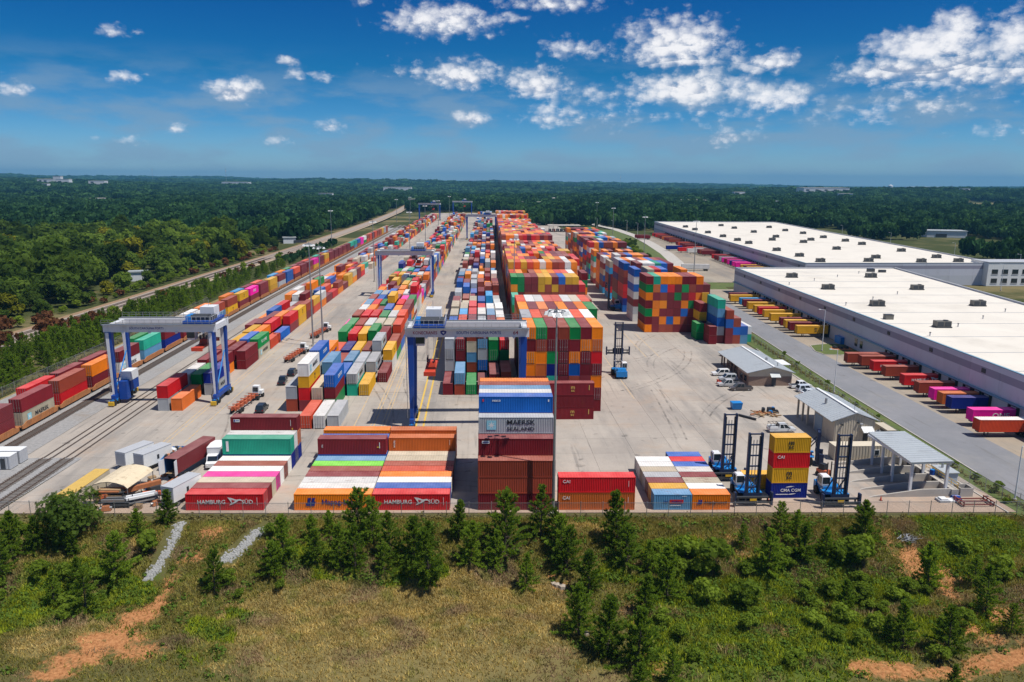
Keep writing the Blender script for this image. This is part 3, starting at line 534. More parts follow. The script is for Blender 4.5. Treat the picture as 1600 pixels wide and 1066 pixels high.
mb = MB(); mb.box(180, 183, 352, 354, HW-.5, HW+.9); mb.box(184, 187, 349.5, 351, HW-.5, HW+.7); mb.build('roof_hatch', M['dark'], w1)
for i, (x, y) in enumerate([(135.4,330.4),(170.5,330.9),(134.8,293.5),(169.4,292.6),(133.4,252.9),(168.1,253.0),(132.7,214.4),(167.5,214)]):
    hvac(x, y, HW-.48, 'grey unit on near warehouse roof, %s from dock wall, %s row from far end' % (('first','second')[i % 2], orde(i//2+1)), -.03)
mb = MB(); mb.box(-1.2,1.2,-.9,.9,0,1.4); 
h = thing('roof_curb_unit', 'small low unit near the dock edge of the near warehouse roof', 'rooftop unit', (122.6+1.4, 227.7, HW-.48)); mb.build('cabinet', mat_hvac, h); MB().box(-1.3,1.3,-1,1,1.402,1.5).build('lid', M['dark'], h)
h = thing('utility_box', 'blue utility boxes against the near warehouse wall by the grass island', 'utility box', (118.2, 244.5, 0)); MB().box(-1.2,1.2,-2.2,2.2,0,2.1).build('cabinet', M['hblue'], h); MB().box(-1.3,1.3,-2.3,2.3,2.102,2.25).build('lid', M['hblue'], h)
for k, yy in enumerate((233.2, 229.6)):
    p = S + dn*((yy-S.y)/dn.y); MB().box(0, 1.7, .004, .1, 1.3, 3.6).build('window', M['glass'], w1, (p.x, p.y, 0), math.atan2(dn.y, dn.x))
for k in range(16):
    x, y = 126 + (k % 4)*15.5 - (364-(100+k*16))*.02, 150 + k*13.0
    t = thing('roof_pipe', 'thin grey vent pipe on the near warehouse roof, %s from its near end' % orde(k+1), 'vent pipe', (x, y, HW-.5), 0, 'vent pipes on the near warehouse roof'); MB().tube((0,0,0), (0,0,.9), .16, 8).build('pipe_body', M['grey'], t); MB().tube((0,0,.9), (0,0,1.05), .26, 8).build('rain_cap', M['dark'], t)
# picnic patio on the island
h = thing('picnic_patio', 'brown mulch patio with benches on the grass island by the near warehouse', 'patio', (114.2, 236.2, .06)); MB().prism([(-3.4,-2.2),(2.8,-2.8),(3.6,1.4),(-2.4,2.2)], 0, .06, 0, 'z').build('mulch_bed', M['rust'], h)
for k in (-1.8, 0, 1.8): MB().box(k-.5, k+.5, -.9, .9, .05, .5).box(k-.25, k+.25, -.9, .9, .5, .78).build('bench', M['dark'], h)
# far warehouse
w2 = thing('warehouse', 'far long warehouse with white flat roof and office block, behind the nearer one', 'warehouse')
a2 = Vector((164.3, 385.5)); b2 = Vector((176.5, 783.0)); d2 = (b2-a2).normalized()
D2y = [404,410,416,421,427,432,438,444,450,456,461,467,472,478,484,490,496,502,508,514,535,541,547,553,559,566,572,578,584,592,600,608,616,624,632,640,650,660,670,680,690,700,710,717,724]
wall_run(w2, tuple(a2), tuple(b2), HW, 12.4, docks=[(y-a2.y)/d2.y for y in D2y], vents=[8+25*i for i in range(16)])
wall_run(w2, (266.0, 388.6), tuple(a2), HW, 12.4, ledge=False)
wall_run(w2, tuple(b2), (300.5, 785), HW, 12.4, ledge=False); wall_run(w2, (300.5, 785), (266.0, 388.6), HW, 12.4, ledge=False)
MB().prism([(164.9,386.1),(265.5,389.2),(299.8,784.4),(177,782.4)], HW-.9, HW-.5, 0, 'z').build('roof', MTPO, w2)
of = MB().box(0, 46, -.0, 14, 0, HW+.6).build('office_block', M['white'], w2, (258.5, 394.2, 0), .02)
of.location = (258.5, 384.6, 0)
for r in range(2):
    for k in range(8):
        f = MB().box(2.2+k*5.4, 5.4+k*5.4, -.08, -.004, 1.6+r*4.6, 3.9+r*4.6).build('window', M['glass'], w2, (258.5, 384.6, 0), .02)
        MB().box(2.0+k*5.4, 5.6+k*5.4, -.16, -.082, 1.3+r*4.6, 1.58+r*4.6).build('sill', M['grey'], f)
MB().box(-.1, 46.1, -.2, 14.1, HW+.602, HW+.9).build('office_parapet', M['grey'], w2, (258.5, 384.6, 0), .02)
H2 = [(184,692),(182,654),(182,616),(223,715),(223,677),(181,574),(222,625),(180,538),(179,512),(220,572),(206,542),(259,691),(256,646),(257,612),(220,522),(234,543),(254,568),(255,535),(178,460),(219,470),(177.5,425),(253,507),(176.6,396),(216,416),(203,398),(253,458),(251.6,419),(230,396),(251,398)]
for i, (x, y) in enumerate(H2):
    col = ('dock side','middle','far side')[0 if x < 195 else 1 if x < 240 else 2]
    hvac(x, y, HW-.48, 'grey unit on far warehouse roof, %s line, %s from the front wall' % (col, orde(1+sum(1 for q in H2 if (q[0] < 195, q[0] < 240) == (x < 195, x < 240) and q[1] < y))), -.03)
# ------------------------------------------------------------------ yard buildings
def brick_mat():
    m, nt, b = principled('brown_brick'); tc = nd(nt, 'ShaderNodeTexCoord'); p = tc.outputs['Object']
    sp = nd(nt, 'ShaderNodeSeparateXYZ'); lk(nt, p, sp.inputs[0]); cb = nd(nt, 'ShaderNodeCombineXYZ')
    lk(nt, mth(nt, 'ADD', sp.outputs[0], sp.outputs[1]), cb.inputs[0]); lk(nt, sp.outputs[2], cb.inputs[1])
    br = nd(nt, 'ShaderNodeTexBrick', i_Scale=4.0); br.inputs['Color1'].default_value = (.20,.12,.085,1); br.inputs['Color2'].default_value = (.26,.165,.12,1); br.inputs['Mortar'].default_value = (.33,.28,.23,1)
    lk(nt, cb.outputs[0], br.inputs['Vector']); lk(nt, br.outputs[0], b.inputs['Base Color']); b.inputs['Roughness'].default_value = .85; return m
M['brick'] = brick_mat()
def ribbed_roof(root, x0, x1, y0, y1, z0, z1, xr, name='roof', m=None, pitch=.9):
    m = m or M['roofmetal']; o = None
    for nm, (xa, za), (xb, zb) in (('west', (x0, z0), (xr, z1)), ('east', (xr, z1), (x1, z0))):
        mb = MB(); mb.hexa([(xa,y0,za-.12),(xb,y0,zb-.12),(xb,y1,zb-.12),(xa,y1,za-.12)], [(xa,y0,za),(xb,y0,zb),(xb,y1,zb),(xa,y1,za)])
        n = int((y1-y0)/pitch)
        for i in range(n+1):
            y = y0 + (y1-y0)*i/n; mb.hexa([(xa,y-.04,za),(xb,y-.04,zb),(xb,y+.04,zb),(xa,y+.04,za)], [(xa,y-.02,za+.08),(xb,y-.02,zb+.08),(xb,y+.02,zb+.08),(xa,y+.02,za+.08)])
        mb.build('roof_slope', m, root)
    MB().box(xr-.3, xr+.3, y0-.03, y1+.03, z1+.02, z1+.12).build('ridge_cap', M['white'], root)
ob = thing('office_building', 'low brick office with pale metal gable roof, cars parked beside it', 'office building', (69.3, 191.3, 0))
W_, D_ = 11.2, 24.0
MB().box(2.0, W_, 0, D_, 0, 2.5).build('brick_wall', M['brick'], ob)
mb = MB(); mb.prism([(2.0,2.5),(W_,2.5),(W_,3.6),(W_/2+.6,5.0),(2.0,3.75)], .02, D_-.02, 0, 'y'); mb.build('siding_wall', M['beige'], ob)
MB().box(0, 1.998, 0, 8.5, 0, 2.5).build('brick_wall', M['brick'], ob); MB().prism([(0,2.5),(1.998,2.5),(1.998,3.7),(0,3.4)], .02, 8.48, 0, 'y').build('siding_wall', M['beige'], ob)
for y in (9.5, 12.5, 15.5, 18.5, 21.5, 23.6): MB().box(.2, .55, y-.18, y+.18, 0, 3.3).build('porch_column', M['brick'], ob)
MB().box(0, .5, 8.7, 24, 3.2, 3.55).build('porch_beam', M['beige'], ob)
for y in (10.5, 13.3, 16.1, 18.9, 21.7): MB().box(1.9, 1.99, y, y+1.5, .7, 2.2).build('window', M['glass'], ob)
for y in (1.6, 4.6): MB().box(-.1, -.004, y, y+1.6, .8, 2.2).build('window', M['glass'], ob)
ribbed_roof(ob, -.7, W_+.6, -.6, D_+.6, 3.55, 5.15, W_/2+.6)
MB().box(6.0, 7.1, -.08, -.004, 0, 2.1).build('door', M['dark'], ob)
aw = MB(); aw.hexa([(5.3,-1.5,2.55),(7.8,-1.5,2.55),(7.8,-.01,3.3),(5.3,-.01,3.3)], [(5.3,-1.5,2.65),(7.8,-1.5,2.65),(7.8,-.01,3.4),(5.3,-.01,3.4)]); aw.build('awning', M['roofmetal'], ob)
MB().box(6.9, 7.4, 7.5, 8.0, 4.9, 5.7).build('roof_vent', M['steel'], ob); MB().tube((8.4, 3, 4.3), (8.4, 3, 5.5), .12).build('vent_pipe', M['steel'], ob)
MB().box(W_+.5, W_+4.2, 12, 18, 0, .12).build('side_slab', M['concrete'], ob)
mb = MB(); mb.box(W_+.6, W_+4.3, 11.5, 17.5, 2.7, 2.85); mb.build('side_canopy_roof', M['white'], ob)
for k, (x, y) in enumerate([(W_+4.1, 11.7), (W_+4.1, 17.3)]): MB().box(x-.08, x+.08, y-.08, y+.08, 0, 2.7).build('canopy_post', M['steel'], ob)

def corrug(mb, A, B, z0, z1, pitch=.5, dep=.06, mi=0):
    A = Vector(A); B = Vector(B); L = (B-A).length; d = (B-A)/L; n = Vector((d.y, -d.x)); k = max(2, int(L/pitch)); pts = []
    for i in range(k):
        for f, o in ((0,0), (.3,0), (.4,dep), (.9,dep)):
            t = (i+f)/k*L; pts.append(A + d*t + n*o)
    pts.append(B); m = len(pts)
    vs = [(p.x, p.y, z0) for p in pts] + [(p.x, p.y, z1(p) if callable(z1) else z1) for p in pts]
    return mb.add(vs, [(i, i+1, m+i+1, m+i) for i in range(m-1)], mi)
sh = thing('maintenance_shed', 'beige metal maintenance shed with pale gable roof and open bay beside the road fence', 'shed', (71.2, 146.5, 0))
zr = lambda p: 4.75 + 1.55*(1-abs(p.x-4.1)/4.1)
mb = MB(); corrug(mb, (0, 0), (8.2, 0), 0, zr); mb.build('front_wall', M['beige'], sh)
mb = MB(); corrug(mb, (0, 9.6), (0, 0), 0, 4.75); mb.build('side_wall', M['beige'], sh); mb = MB(); corrug(mb, (8.2, 0), (8.2, 18), 0, 4.75); mb.build('side_wall', M['beige'], sh)
MB().box(.1, 8.1, 9.6, 9.75, 0, 5.0).build('bay_wall', M['beige'], sh)
MB().box(.15, 8.1, .1, 9.5, 0, .05).build('slab', M['concrete'], sh)
for y in (12.6, 15.2, 17.8): MB().box(-.25, .1, y-.18, y+.18, 0, 4.7).build('column', M['beige'], sh)
MB().box(-.3, .15, 9.6, 18.2, 4.3, 4.72).build('eave_beam', M['beige'], sh)
rd = MB(); 
for i in range(9): rd.box(-.12, -.07, 5.4, 9.0, .1+i*.42, .1+i*.42+.38)
rd.build('roller_door', mat('blue_grey_door', (.20,.28,.36), .5, var=.1), sh)
MB().box(-.1, -.065, 3.0, 3.9, 0, 2.1).build('door', M['beige'], sh)
ribbed_roof(sh, -.9, 9.0, -.35, 18.4, 4.75, 6.5, 4.1)
MB().tube((2.0, 9, 5.4), (2.0, 9, 6.9), .28, 10).build('roof_vent', M['steel'], sh)
MB().box(5.9, 6.9, -.12, -.07, 0, 2.1).build('door', M['black'], sh)
aw = MB(); aw.hexa([(5.2,-1.6,2.7),(7.6,-1.6,2.7),(7.6,-.07,3.5),(5.2,-.07,3.5)], [(5.2,-1.6,2.78),(7.6,-1.6,2.78),(7.6,-.07,3.58),(5.2,-.07,3.58)]); 
for i in range(6): aw.hexa([(5.25+i*.45,-1.6,2.78),(5.33+i*.45,-1.6,2.78),(5.33+i*.45,-.07,3.58),(5.25+i*.45,-.07,3.58)], [(5.25+i*.45,-1.6,2.84),(5.33+i*.45,-1.6,2.84),(5.33+i*.45,-.07,3.64),(5.25+i*.45,-.07,3.64)])
aw.build('awning', M['white'], sh)
for x, z in ((1.4, 3.9), (4.6, 4.3)):
    MB().box(x-.2, x+.2, -.4, -.07, z, z+.3).build('wall_lamp', M['dark'], sh)
MB().box(5.0, 5.6, -.35, -.07, 4.0, 4.3).build('meter_box', M['grey'], sh)
MB().tube((4.2, 1, 6.3), (4.2, 1, 8.4), .035, 5).build('antenna', M['dark'], sh)
# wash-rack canopy with ramps
cn = thing('wash_canopy', 'open canopy with pale metal roof on steel posts over concrete truck ramps', 'canopy', (0, 0, 0))
mb = MB(); R0 = [(72.2,135.2,6.15),(78.9,134.9,6.35),(78.6,119.2,6.35),(71.5,119.3,6.15)]
mb.hexa([(p[0],p[1],p[2]-.3) for p in R0[::-1]], R0[::-1])
for i in range(16):
    t = i/15; a = Vector(R0[0]).lerp(Vector(R0[3]), t); b = Vector(R0[1]).lerp(Vector(R0[2]), t); mb.bar(a+Vector((0,0,.03)), b+Vector((0,0,.03)), .08)
mb.build('roof', M['roofmetal'], cn)
for x, y in ((73.0,134.6),(72.7,130.4),(72.5,126.5),(72.1,120.0),(78.2,120.0),(78.3,127.0),(78.4,134.5)): MB().box(x-.2, x+.2, y-.2, y+.2, 0, 5.86).build('post', M['girder'], cn)
MB().box(71.9, 72.2, 119.6, 134.9, 5.5, 5.84).build('eave_beam', M['girder'], cn); MB().box(78.2, 78.5, 119.6, 134.9, 5.6, 6.04).build('eave_beam', M['girder'], cn)
for k, y in enumerate((119.6, 122.9, 126.4, 130.4, 134.8)):
    mb = MB(); mb.prism([(65.2,0),(79.0,0),(79.0,1.35),(74,1.3),(66,.22)], y, y+.28, 0, 'y'); mb.build('ramp_wall', M['concrete'], cn)
MB().box(79.0, 80.2, 119.4, 135.2, 0, 1.3).build('platform', M['concrete'], cn)
for y in (121, 124.6, 128.4, 132.6): MB().box(78.93, 78.99, y-.6, y+.6, .5, 1.1).build('bumper', M['rubber'], cn)
mb = MB()
for y in np.arange(119.6, 135, 1.9): mb.bar((80.1, y, 1.3), (80.1, y, 2.3), .06)
for z in (1.8, 2.3): mb.bar((80.1, 119.6, z), (80.1, 135, z), .06)
mb.build('handrail', M['yellow'], cn)
MB().box(76.5, 78.0, 127.6, 129.4, 0, .5).build('sump_cover', M['dark'], cn)
wb = thing('pump_house', 'small pale blue-grey hut with flat roof behind the wash canopy', 'hut', (80.3, 124.2, 0)); MB().box(.2, 2.6, 0, 3.6, 0, 2.3).build('wall', mat('pale_blue_wall', (.40,.46,.52), .6, var=.08), wb); MB().box(0, 2.8, -.2, 3.8, 2.302, 2.45).build('roof', M['roofmetal'], wb); MB().tube((1.2, 2.4, 2.45), (1.2, 2.4, 3.3), .22, 8).build('vent', M['steel'], wb)
dr = thing('blue_drum', 'blue plastic drum standing on the wash platform', 'drum', (79.5, 126.2, 1.3)); MB().tube((0,0,0), (0,0,.9), .42, 12).build('drum_body', M['blue'], dr); MB().tube((0,0,.9), (0,0,.96), .36, 12).build('lid', M['hblue'], dr)
bc = thing('office_container', 'beige corrugated office container with windows between shed and wash canopy', 'office container', (67.0, 137.0, 0))
mb = MB(); corrug(mb, (0, 0), (13.2, 0), .1, 2.75, .55); corrug(mb, (0, 2.6), (0, 0), .1, 2.75, .55); corrug(mb, (13.2, 2.6), (0, 2.6), .1, 2.75, .55); corrug(mb, (13.2, 0), (13.2, 2.6), .1, 2.75, .55); mb.build('wall', M['beige'], bc)
MB().box(-.05, 13.25, -.05, 2.65, 2.752, 2.86).build('roof', mat('cream_roof', (.60,.53,.41), .6, var=.08, stain=((.4,.33,.22), .5, .3)), bc)
for x in (7.6, 11.6):
    f = MB().box(x, x+1.0, -.12, -.075, 1.0, 2.1).build('window', M['white'], bc); MB().box(x+.1, x+.9, -.14, -.122, 1.1, 2.0).build('pane', M['glass'], f)
MB().box(8.8, 10.0, -1.2, -.2, 0, .75).build('air_conditioner', M['grey'], bc)
g = thing('generator_box', 'beige generator enclosure on skids behind the shed by the road fence', 'generator', (83.2, 149.5, 0)); MB().box(-.9, .9, -2.6, 2.6, .5, 2.5).build('enclosure', M['beige'], g); MB().box(-1, 1, -2.8, 2.8, 0, .498).build('skid', M['dark'], g); MB().box(-.95, .95, -2.65, 2.65, 2.502, 2.6).build('lid', M['beige'], g); MB().box(-.93, -.902, -2.2, .2, .8, 2.2).build('louver_panel', M['dark'], g)
for i, (x, y) in enumerate([(80.6,147.4),(81.4,148.6),(80.4,149.4)]):
    t = thing('gas_tank', 'upright grey tank behind the shed, %s of three beside the generator' % orde(i+1), 'tank', (x, y, 0), 0, 'tanks behind the shed'); MB().tube((0,0,.1), (0,0,2.3-.3*i), .45, 12).build('shell', M['steel'], t); MB().tube((0,0,0), (0,0,.098), .5, 8).build('foot', M['dark'], t); MB().tube((0,0,2.3-.3*i), (0,0,2.5-.3*i), .15, 8).build('valve', M['dark'], t)
bn = thing('concrete_bin', 'open square concrete bin beside the grass verge near the wash canopy', 'bin', (81.6, 120.4, 0))
for a in ((-1.1,1.1,-1,-.85),(-1.1,1.1,.85,1),(-1.1,-.95,-.848,.848),(.95,1.1,-.848,.848)): MB().box(*a, 0, 1.5).build('side_wall', M['concrete'], bn)
MB().box(-.94,.94,-.84,.84,0,.6).build('fill', M['dark'], bn)
MOX = mat('red_oxide_primer', (.17,.03,.022), .7, var=.3)
fr = thing('steel_frame', 'dark red welded steel spreader frame lying near the front fence', 'steel frame', (81.2, 116.6, 0))
for a, b in (((-2.6,-1.2),(2.4,-1.2)), ((-2.6,.1),(2.4,.1)), ((-2.6,1.3),(2.4,1.3))): MB().bar((a[0],a[1],.35), (b[0],b[1],.35), .16).build('long_beam', MOX, fr)
for x in (-2.6, 2.4):
    mb = MB(); mb.bar((x,-1.4,.2), (x,1.5,.2), .16); mb.bar((x,-1.4,.75), (x,1.5,.75), .16)
    for y in (-1.3,-.4,.5,1.4): mb.bar((x,y,.1), (x,y,.8), .14)
    mb.build('end_frame', MOX, fr)
pl = thing('pallet_stack', 'grey plastic crates and sheets stacked on the slab by the canopy ramp', 'pallets', (77.2, 117.8, 0)); MB().box(-1.5,.2,-.8,.8,0,.35).build('pallet', M['grey'], pl); MB().box(.3,1.4,-.7,.7,0,.25).build('pallet', M['white'], pl); MB().box(-1.2,-.1,-.6,.5,.352,.6).build('sheet_bundle', M['white'], pl)
pl = thing('blue_tarp_bundle', 'blue tarpaulin bundle next to the canopy corner post', 'bundle', (79.3, 118.6, 0)); MB().frus(0,0,0,.55,1.6,1.1,1.1,.7).build('tarp', M['blue'], pl); MB().box(-.6,.6,-.04,.04,.4,.58).build('strap', M['white'], pl)
pl = thing('yellow_skip', 'low yellow steel skip beside the canopy corner', 'skip', (80.0, 120.6, 0)); MB().frus(0,0,.1,.8,1.4,1.0,1.9,1.3).build('tub', M['yellow'], pl); MB().box(-.5,.5,-.4,.4,0,.1).build('skid', M['dark'], pl)
bxd = thing('blue_waste_bin', 'blue steel waste bin standing alone on the yard near the office', 'waste bin', (59.4, 170.9, 0)); MB().frus(0,0,.15,1.6,2.1,1.5,2.4,1.9).build('tub', M['hblue'], bxd); MB().box(-1.22,1.22,-.97,.97,1.602,1.7).build('lid', M['hblue'], bxd)
for k in (-.8,.8): MB().tube((k,-.6,.0),(k,.6,.0),.15,8).build('caster', M['rubber'], bxd)
sp_ = thing('scrap_pile', 'pile of wood dunnage, hoses and machine parts on the yard', 'scrap pile', (65.0, 167.0, 0))
for i in range(34):
    x, y = rnd.gauss(-1.0, 1.3), rnd.gauss(-.6, .9); a = rnd.random()*3; L = rnd.uniform(.5, 1.6)
    MB().bar((x-math.cos(a)*L, y-math.sin(a)*L, .1+rnd.random()*.5), (x+math.cos(a)*L, y+math.sin(a)*L, .1+rnd.random()*.6), rnd.uniform(.12,.3)).build('board', (M['wood'], M['rust'], M['wood'])[i % 3], sp_)
for i in range(9):
    x, y = rnd.gauss(1.4, 1.0), rnd.gauss(.6, .6); MB().frus(x, y, 0, rnd.uniform(.6,1.4), rnd.uniform(.6,1.4), rnd.uniform(.5,1.0), rnd.uniform(.4,.9), rnd.uniform(.3,.7)).build('machine_part', (M['black'], M['dark'], M['black'], M['hblue'])[i % 4], sp_)
bm_ = thing('steel_beam', 'dark steel beam lying beside the scrap pile', 'steel beam', (59.6, 163.8, 0), -.9); MB().box(-2.2,2.2,-.2,.2,0,.1).box(-2.2,2.2,-.06,.06,.1,.4).box(-2.2,2.2,-.2,.2,.4,.5).build('web', M['dark'], bm_)
# ------------------------------------------------------------------ shipping containers
PAL = {'m': ((.185,.014,.020),'maroon'), 'b': ((.30,.052,.026),'brown-red'), 'r': ((.58,.012,.016),'red'), 'v': ((.64,.070,.024),'vermilion'), 'o': ((.88,.215,.004),'orange'), 'p': ((.58,.135,.024),'rust-orange'),
       'B': ((.008,.105,.42),'blue'), 'n': ((.006,.018,.19),'navy'), 'g': ((.004,.215,.05),'green'), 'l': ((.15,.56,.04),'light green'), 'w': ((.68,.67,.64),'white'), 'G': ((.37,.39,.41),'grey'),
       'e': ((.48,.42,.31),'beige'), 'y': ((.68,.36,.016),'yellow'), 'k': ((.84,.008,.33),'magenta'), 't': ((.02,.36,.24),'teal'), 'c': ((.10,.26,.43),'grey-blue'), 'u': ((.03,.30,.60),'light blue')}
RECS = []
def rec(ch, x, y, z, rz, L, H, label, group, text=None, always=False, doors=None, lod=None):
    RECS.append(dict(ch=ch, x=x, y=y, z=z, rz=rz, L=L, H=H, label=label, group=group, text=text, always=always, doors=doors, score=0.0))
    return RECS[-1]
def colname(ch): return PAL[ch][1]
HCQ, HC = 2.59, 2.90
FR = -.0244
def front_pos(xl, row, L):   # west end and row -> centre in the skewed front yard
    xc = xl + L/2 + row*.05; return xc, 116.25 - .0244*xc + 1.22 + row*2.52
def front_group(xl, L, rows, grp, where, hc=()):
    for r, st in enumerate(rows):
        z = 0.0; n = len(st)
        for t, item in enumerate(st):
            ch, txt, extra = (item + (None, None))[:3] if isinstance(item, tuple) else (item, None, None)
            x, y = front_pos(xl, r, L)
            H = HC if (ch in hc or L > 7) and rnd.random() < .7 else HCQ
            if L > 7 and t == n-1 and n == 1: H = 2.70
            if n > 2: H = 2.75
            pl = ('ground level' if t == 0 else '%s tier' % orde(t+1)) if n > 1 else ''
            lab = extra or '%s container %s, %s row from fence%s' % (colname(ch), where, orde(r+1), ', ' + pl if pl else '')
            rec(ch, x, y, z, FR, L, H, lab, grp, txt, True, doors=1 if (r*7+t*3) % 5 < 2 else -1); z += H + .012
L40, L20 = 12.19, 6.06
front_group(-46.1, L40, [[('r','HS','red container with white swan lettering, in front row beside the grey box truck')],['m'],['e'],['k'],['w'],['b'],['w'],['n',('t','TL')],['n','w'],['n','p',('m','ML')]], 'containers parked along the front fence', 'beside the box trucks')
front_group(-29.1, L40, [[('o','HL','orange 40-foot container with navy lettering in the front row')],['w'],['w'],['m'],['b'],['l'],['c'],['B',('m','MR')],['n','B'],['b','o']], 'containers parked along the front fence', 'behind the orange lettered one')
front_group(-16.75, L40, [[('r','HS','red container with white swan lettering, touching the orange front-row container')],['B'],['w'],['o'],['v'],['b'],['e'],['e'],['b',('p','BX')],['m','p']], 'containers parked along the front fence', 'behind the second swan container')
front_group(-.05, L40, [['m','b','b'],['m','m','b',('m','PL')],['b','m','r','m',('G','MS','grey container with large dark two-line lettering in the tall front stack')],['b','m','r','m','b',('B','SC','blue container with small white lettering atop the tall front stack')],['m','b','m','r','b','w'],['b','m','b','m','r','c'],['m','b','b','m','r','b'],['b','b','m','m','b','o']], 'containers parked along the front fence', 'in the tall mast-side stack')
front_group(12.7, L40, [[('p','CA','rust-orange container under a red one, in front row beside the light mast'),('r','CA','red container stacked on a rust-orange one in the front row')]], 'containers parked along the front fence', 'beside the mast')
front_group(27.95, L20, [[('c','PO','grey-blue 20-foot container with red panel in the front row')],['y'],['m'],['G'],['e'],['w'],['w']], '20-foot containers parked along the front fence', 'in the file behind the grey-blue 20-foot one')
front_group(34.1, L20, [[('o','HL2','orange 20-foot container with navy lettering in the front row')],['w'],['e'],['m'],['w'],['B'],['r'],['B']], '20-foot containers parked along the front fence', 'in the file behind the orange 20-foot one')
z = 0
for t, (ch, txt, lab) in enumerate([('n','CG','navy 20-foot container with white lettering, bottom of the stack between two lifting trucks'), ('y','MC','yellow 20-foot container resting on the navy one'), ('r','CA','red 20-foot container between two yellow ones in the same stack'), ('y','MC','yellow 20-foot container topping the stack between two lifting trucks')]):
    rec(ch, 51.45, 120.9, z, -.005, L20, 2.62, lab, None, txt, True, doors=1); z += 2.63
rec('y', 48.2, 124.6, 0, -.005, L20, 2.6, 'yellow 20-foot container on the ground behind the four-high mixed stack', None, None, True, doors=-1)
z = 0
for t, (ch, txt) in enumerate([('m','MG'),('m',None),('m','MG')]):
    rec(ch, 19.2, 165.0, z, 0, L40, 2.72, 'maroon 40-foot container lying crosswise in front of the tall block, %s' % ('bottom','middle','top')[t], None, txt, True, doors=1); z += 2.74
WTS = {'L': 'mmmmmmbbbrrrroooovBBBBngggwwwGGeeyyyckt', 'M': 'mmmmmmbbbrrvoooBBBuGGGGwwwwweecgny', 'B': 'mmmmmmbbbbrrrrrooooooooovvvgByyywwp', 'R': 'mmmmmmbbboooooorrgtBBnwwGeuc', 'T': 'mmmmmmmbbbbrrrooooyyBBgwwGevt'}
RZ90 = PI/2
def stack(block, x, y, st, where, grp, L=L40, hc=None, txt=True):
    z = 0.0; n = len(st); yy = y + L/2; xx = bx(x + 1.22, yy); out = []
    for t, ch in enumerate(st):
        H = hc or (HC if rnd.random() < .55 else HCQ)
        tier = 'on the ground' if n == 1 else 'bottom tier' if t == 0 else 'top tier' if t == n-1 else '%s tier' % orde(t+1)
        r = rec(ch, xx, yy, z, RZ90 - (BENDK if yy > BEND0 else 0), L, H, '%s container, %s, %s' % (colname(ch), tier, where), grp, None, False, doors=-1 if rnd.random() < .35 else 1)
        r['cell'] = None; z += H + .012; out.append((r, z))
    return out
GRID = {}
def block(bid, x0, pitch, ncols, y0, bp, nb, hfun, explicit, whf, grp):
    cells = {}
    for j in range(nb):
        y = y0(j) if callable(y0) else y0 + j*bp
        for i in range(ncols(j) if callable(ncols) else ncols):
            st = explicit.get((j, i))
            if st is None:
                h = hfun(j, i)
                st = ''.join(rnd.choice(WTS[bid]) for _ in range(h))
            if st == '': continue
            cells[(j, i)] = stack(bid, x0 + i*pitch, y, st, whf(j, i), grp, hc=2.77 if bid in 'BR' else None)
    # keep only boxes that show a top, a front, a back or a side
    top = {k: v[-1][1] for k, v in cells.items()}
    for (j, i), v in cells.items():
        for t, (r, z1) in enumerate(v):
            zm = r['z'] + r['H']*.6
            buried = t < len(v)-1 and all(top.get(k, 0) > zm for k in ((j-1, i), (j+1, i), (j, i-1), (j, i+1)))
            if buried: RECS.remove(r)
def smooth_rand(seed):
    r = random.Random(seed); return [r.random() for _ in range(400)]
sr1, sr2, sr3 = smooth_rand(5), smooth_rand(8), smooth_rand(21)
COLW = lambda i, ref: '%s column from %s' % (orde(i+1), ref)
EX = {}
EX.update({(0,2): 'v', (0,3): 'w', (0,4): 'G', (0,0): '', (0,1): '', (0,5): '', (0,6): '', (1,0): 'bG', (1,1): 'mryw', (1,2): 'rwe'[:2].replace('w','e'), (1,3): 'gmB', (1,4): '', (1,5): '', (1,6): '',
 (2,0): '', (2,1): 'mGwB', (2,2): 'rnc', (2,3): 'eBn'[:2], (2,4): 'tG', (2,5): 'y', (2,6): '', (3,0): '', (3,1): 'gyo', (3,2): 'mb', (3,3): 'bc', (3,4): 'nG', (3,5): 'bG', (3,6): 'm', (4,0): 'g', (4,1): 'nv', (4,2): 'mn', (4,3): 'by', (4,4): 'mb', (4,5): 'mmG', (4,6): 'wy',
 (5,0): '', (5,1): 'vgg', (5,2): 'nvr', (5,3): 'mmy', (5,4): 'mkg', (5,5): 'bGm', (5,6): 'gb', (6,0): '', (6,1): 'nrg', (6,2): 'mvb', (6,3): 'bmw', (6,4): 'gwe', (6,5): 'bme', (6,6): 'Bbv', (7,1): 'mob', (7,2): 'mbr', (7,3): 'wwr', (7,4): 'mrg', (7,5): 'bmw', (7,6): 'eGv'})
block('L', -43.1, 2.86, 7, 158.2, 12.75, 68, lambda j, i: max(1, min(4, int(2.1 + 1.5*sr1[j//2*3 % 390] + 1.3*sr2[(j*7+i*3) % 400] - (1.3 if i == 0 else 0)))), EX,
      lambda j, i: '%s column, %s bay of the block beside the chassis lane' % (orde(i+1), orde(j+1)), 'containers in the block between chassis lane and crane lane')
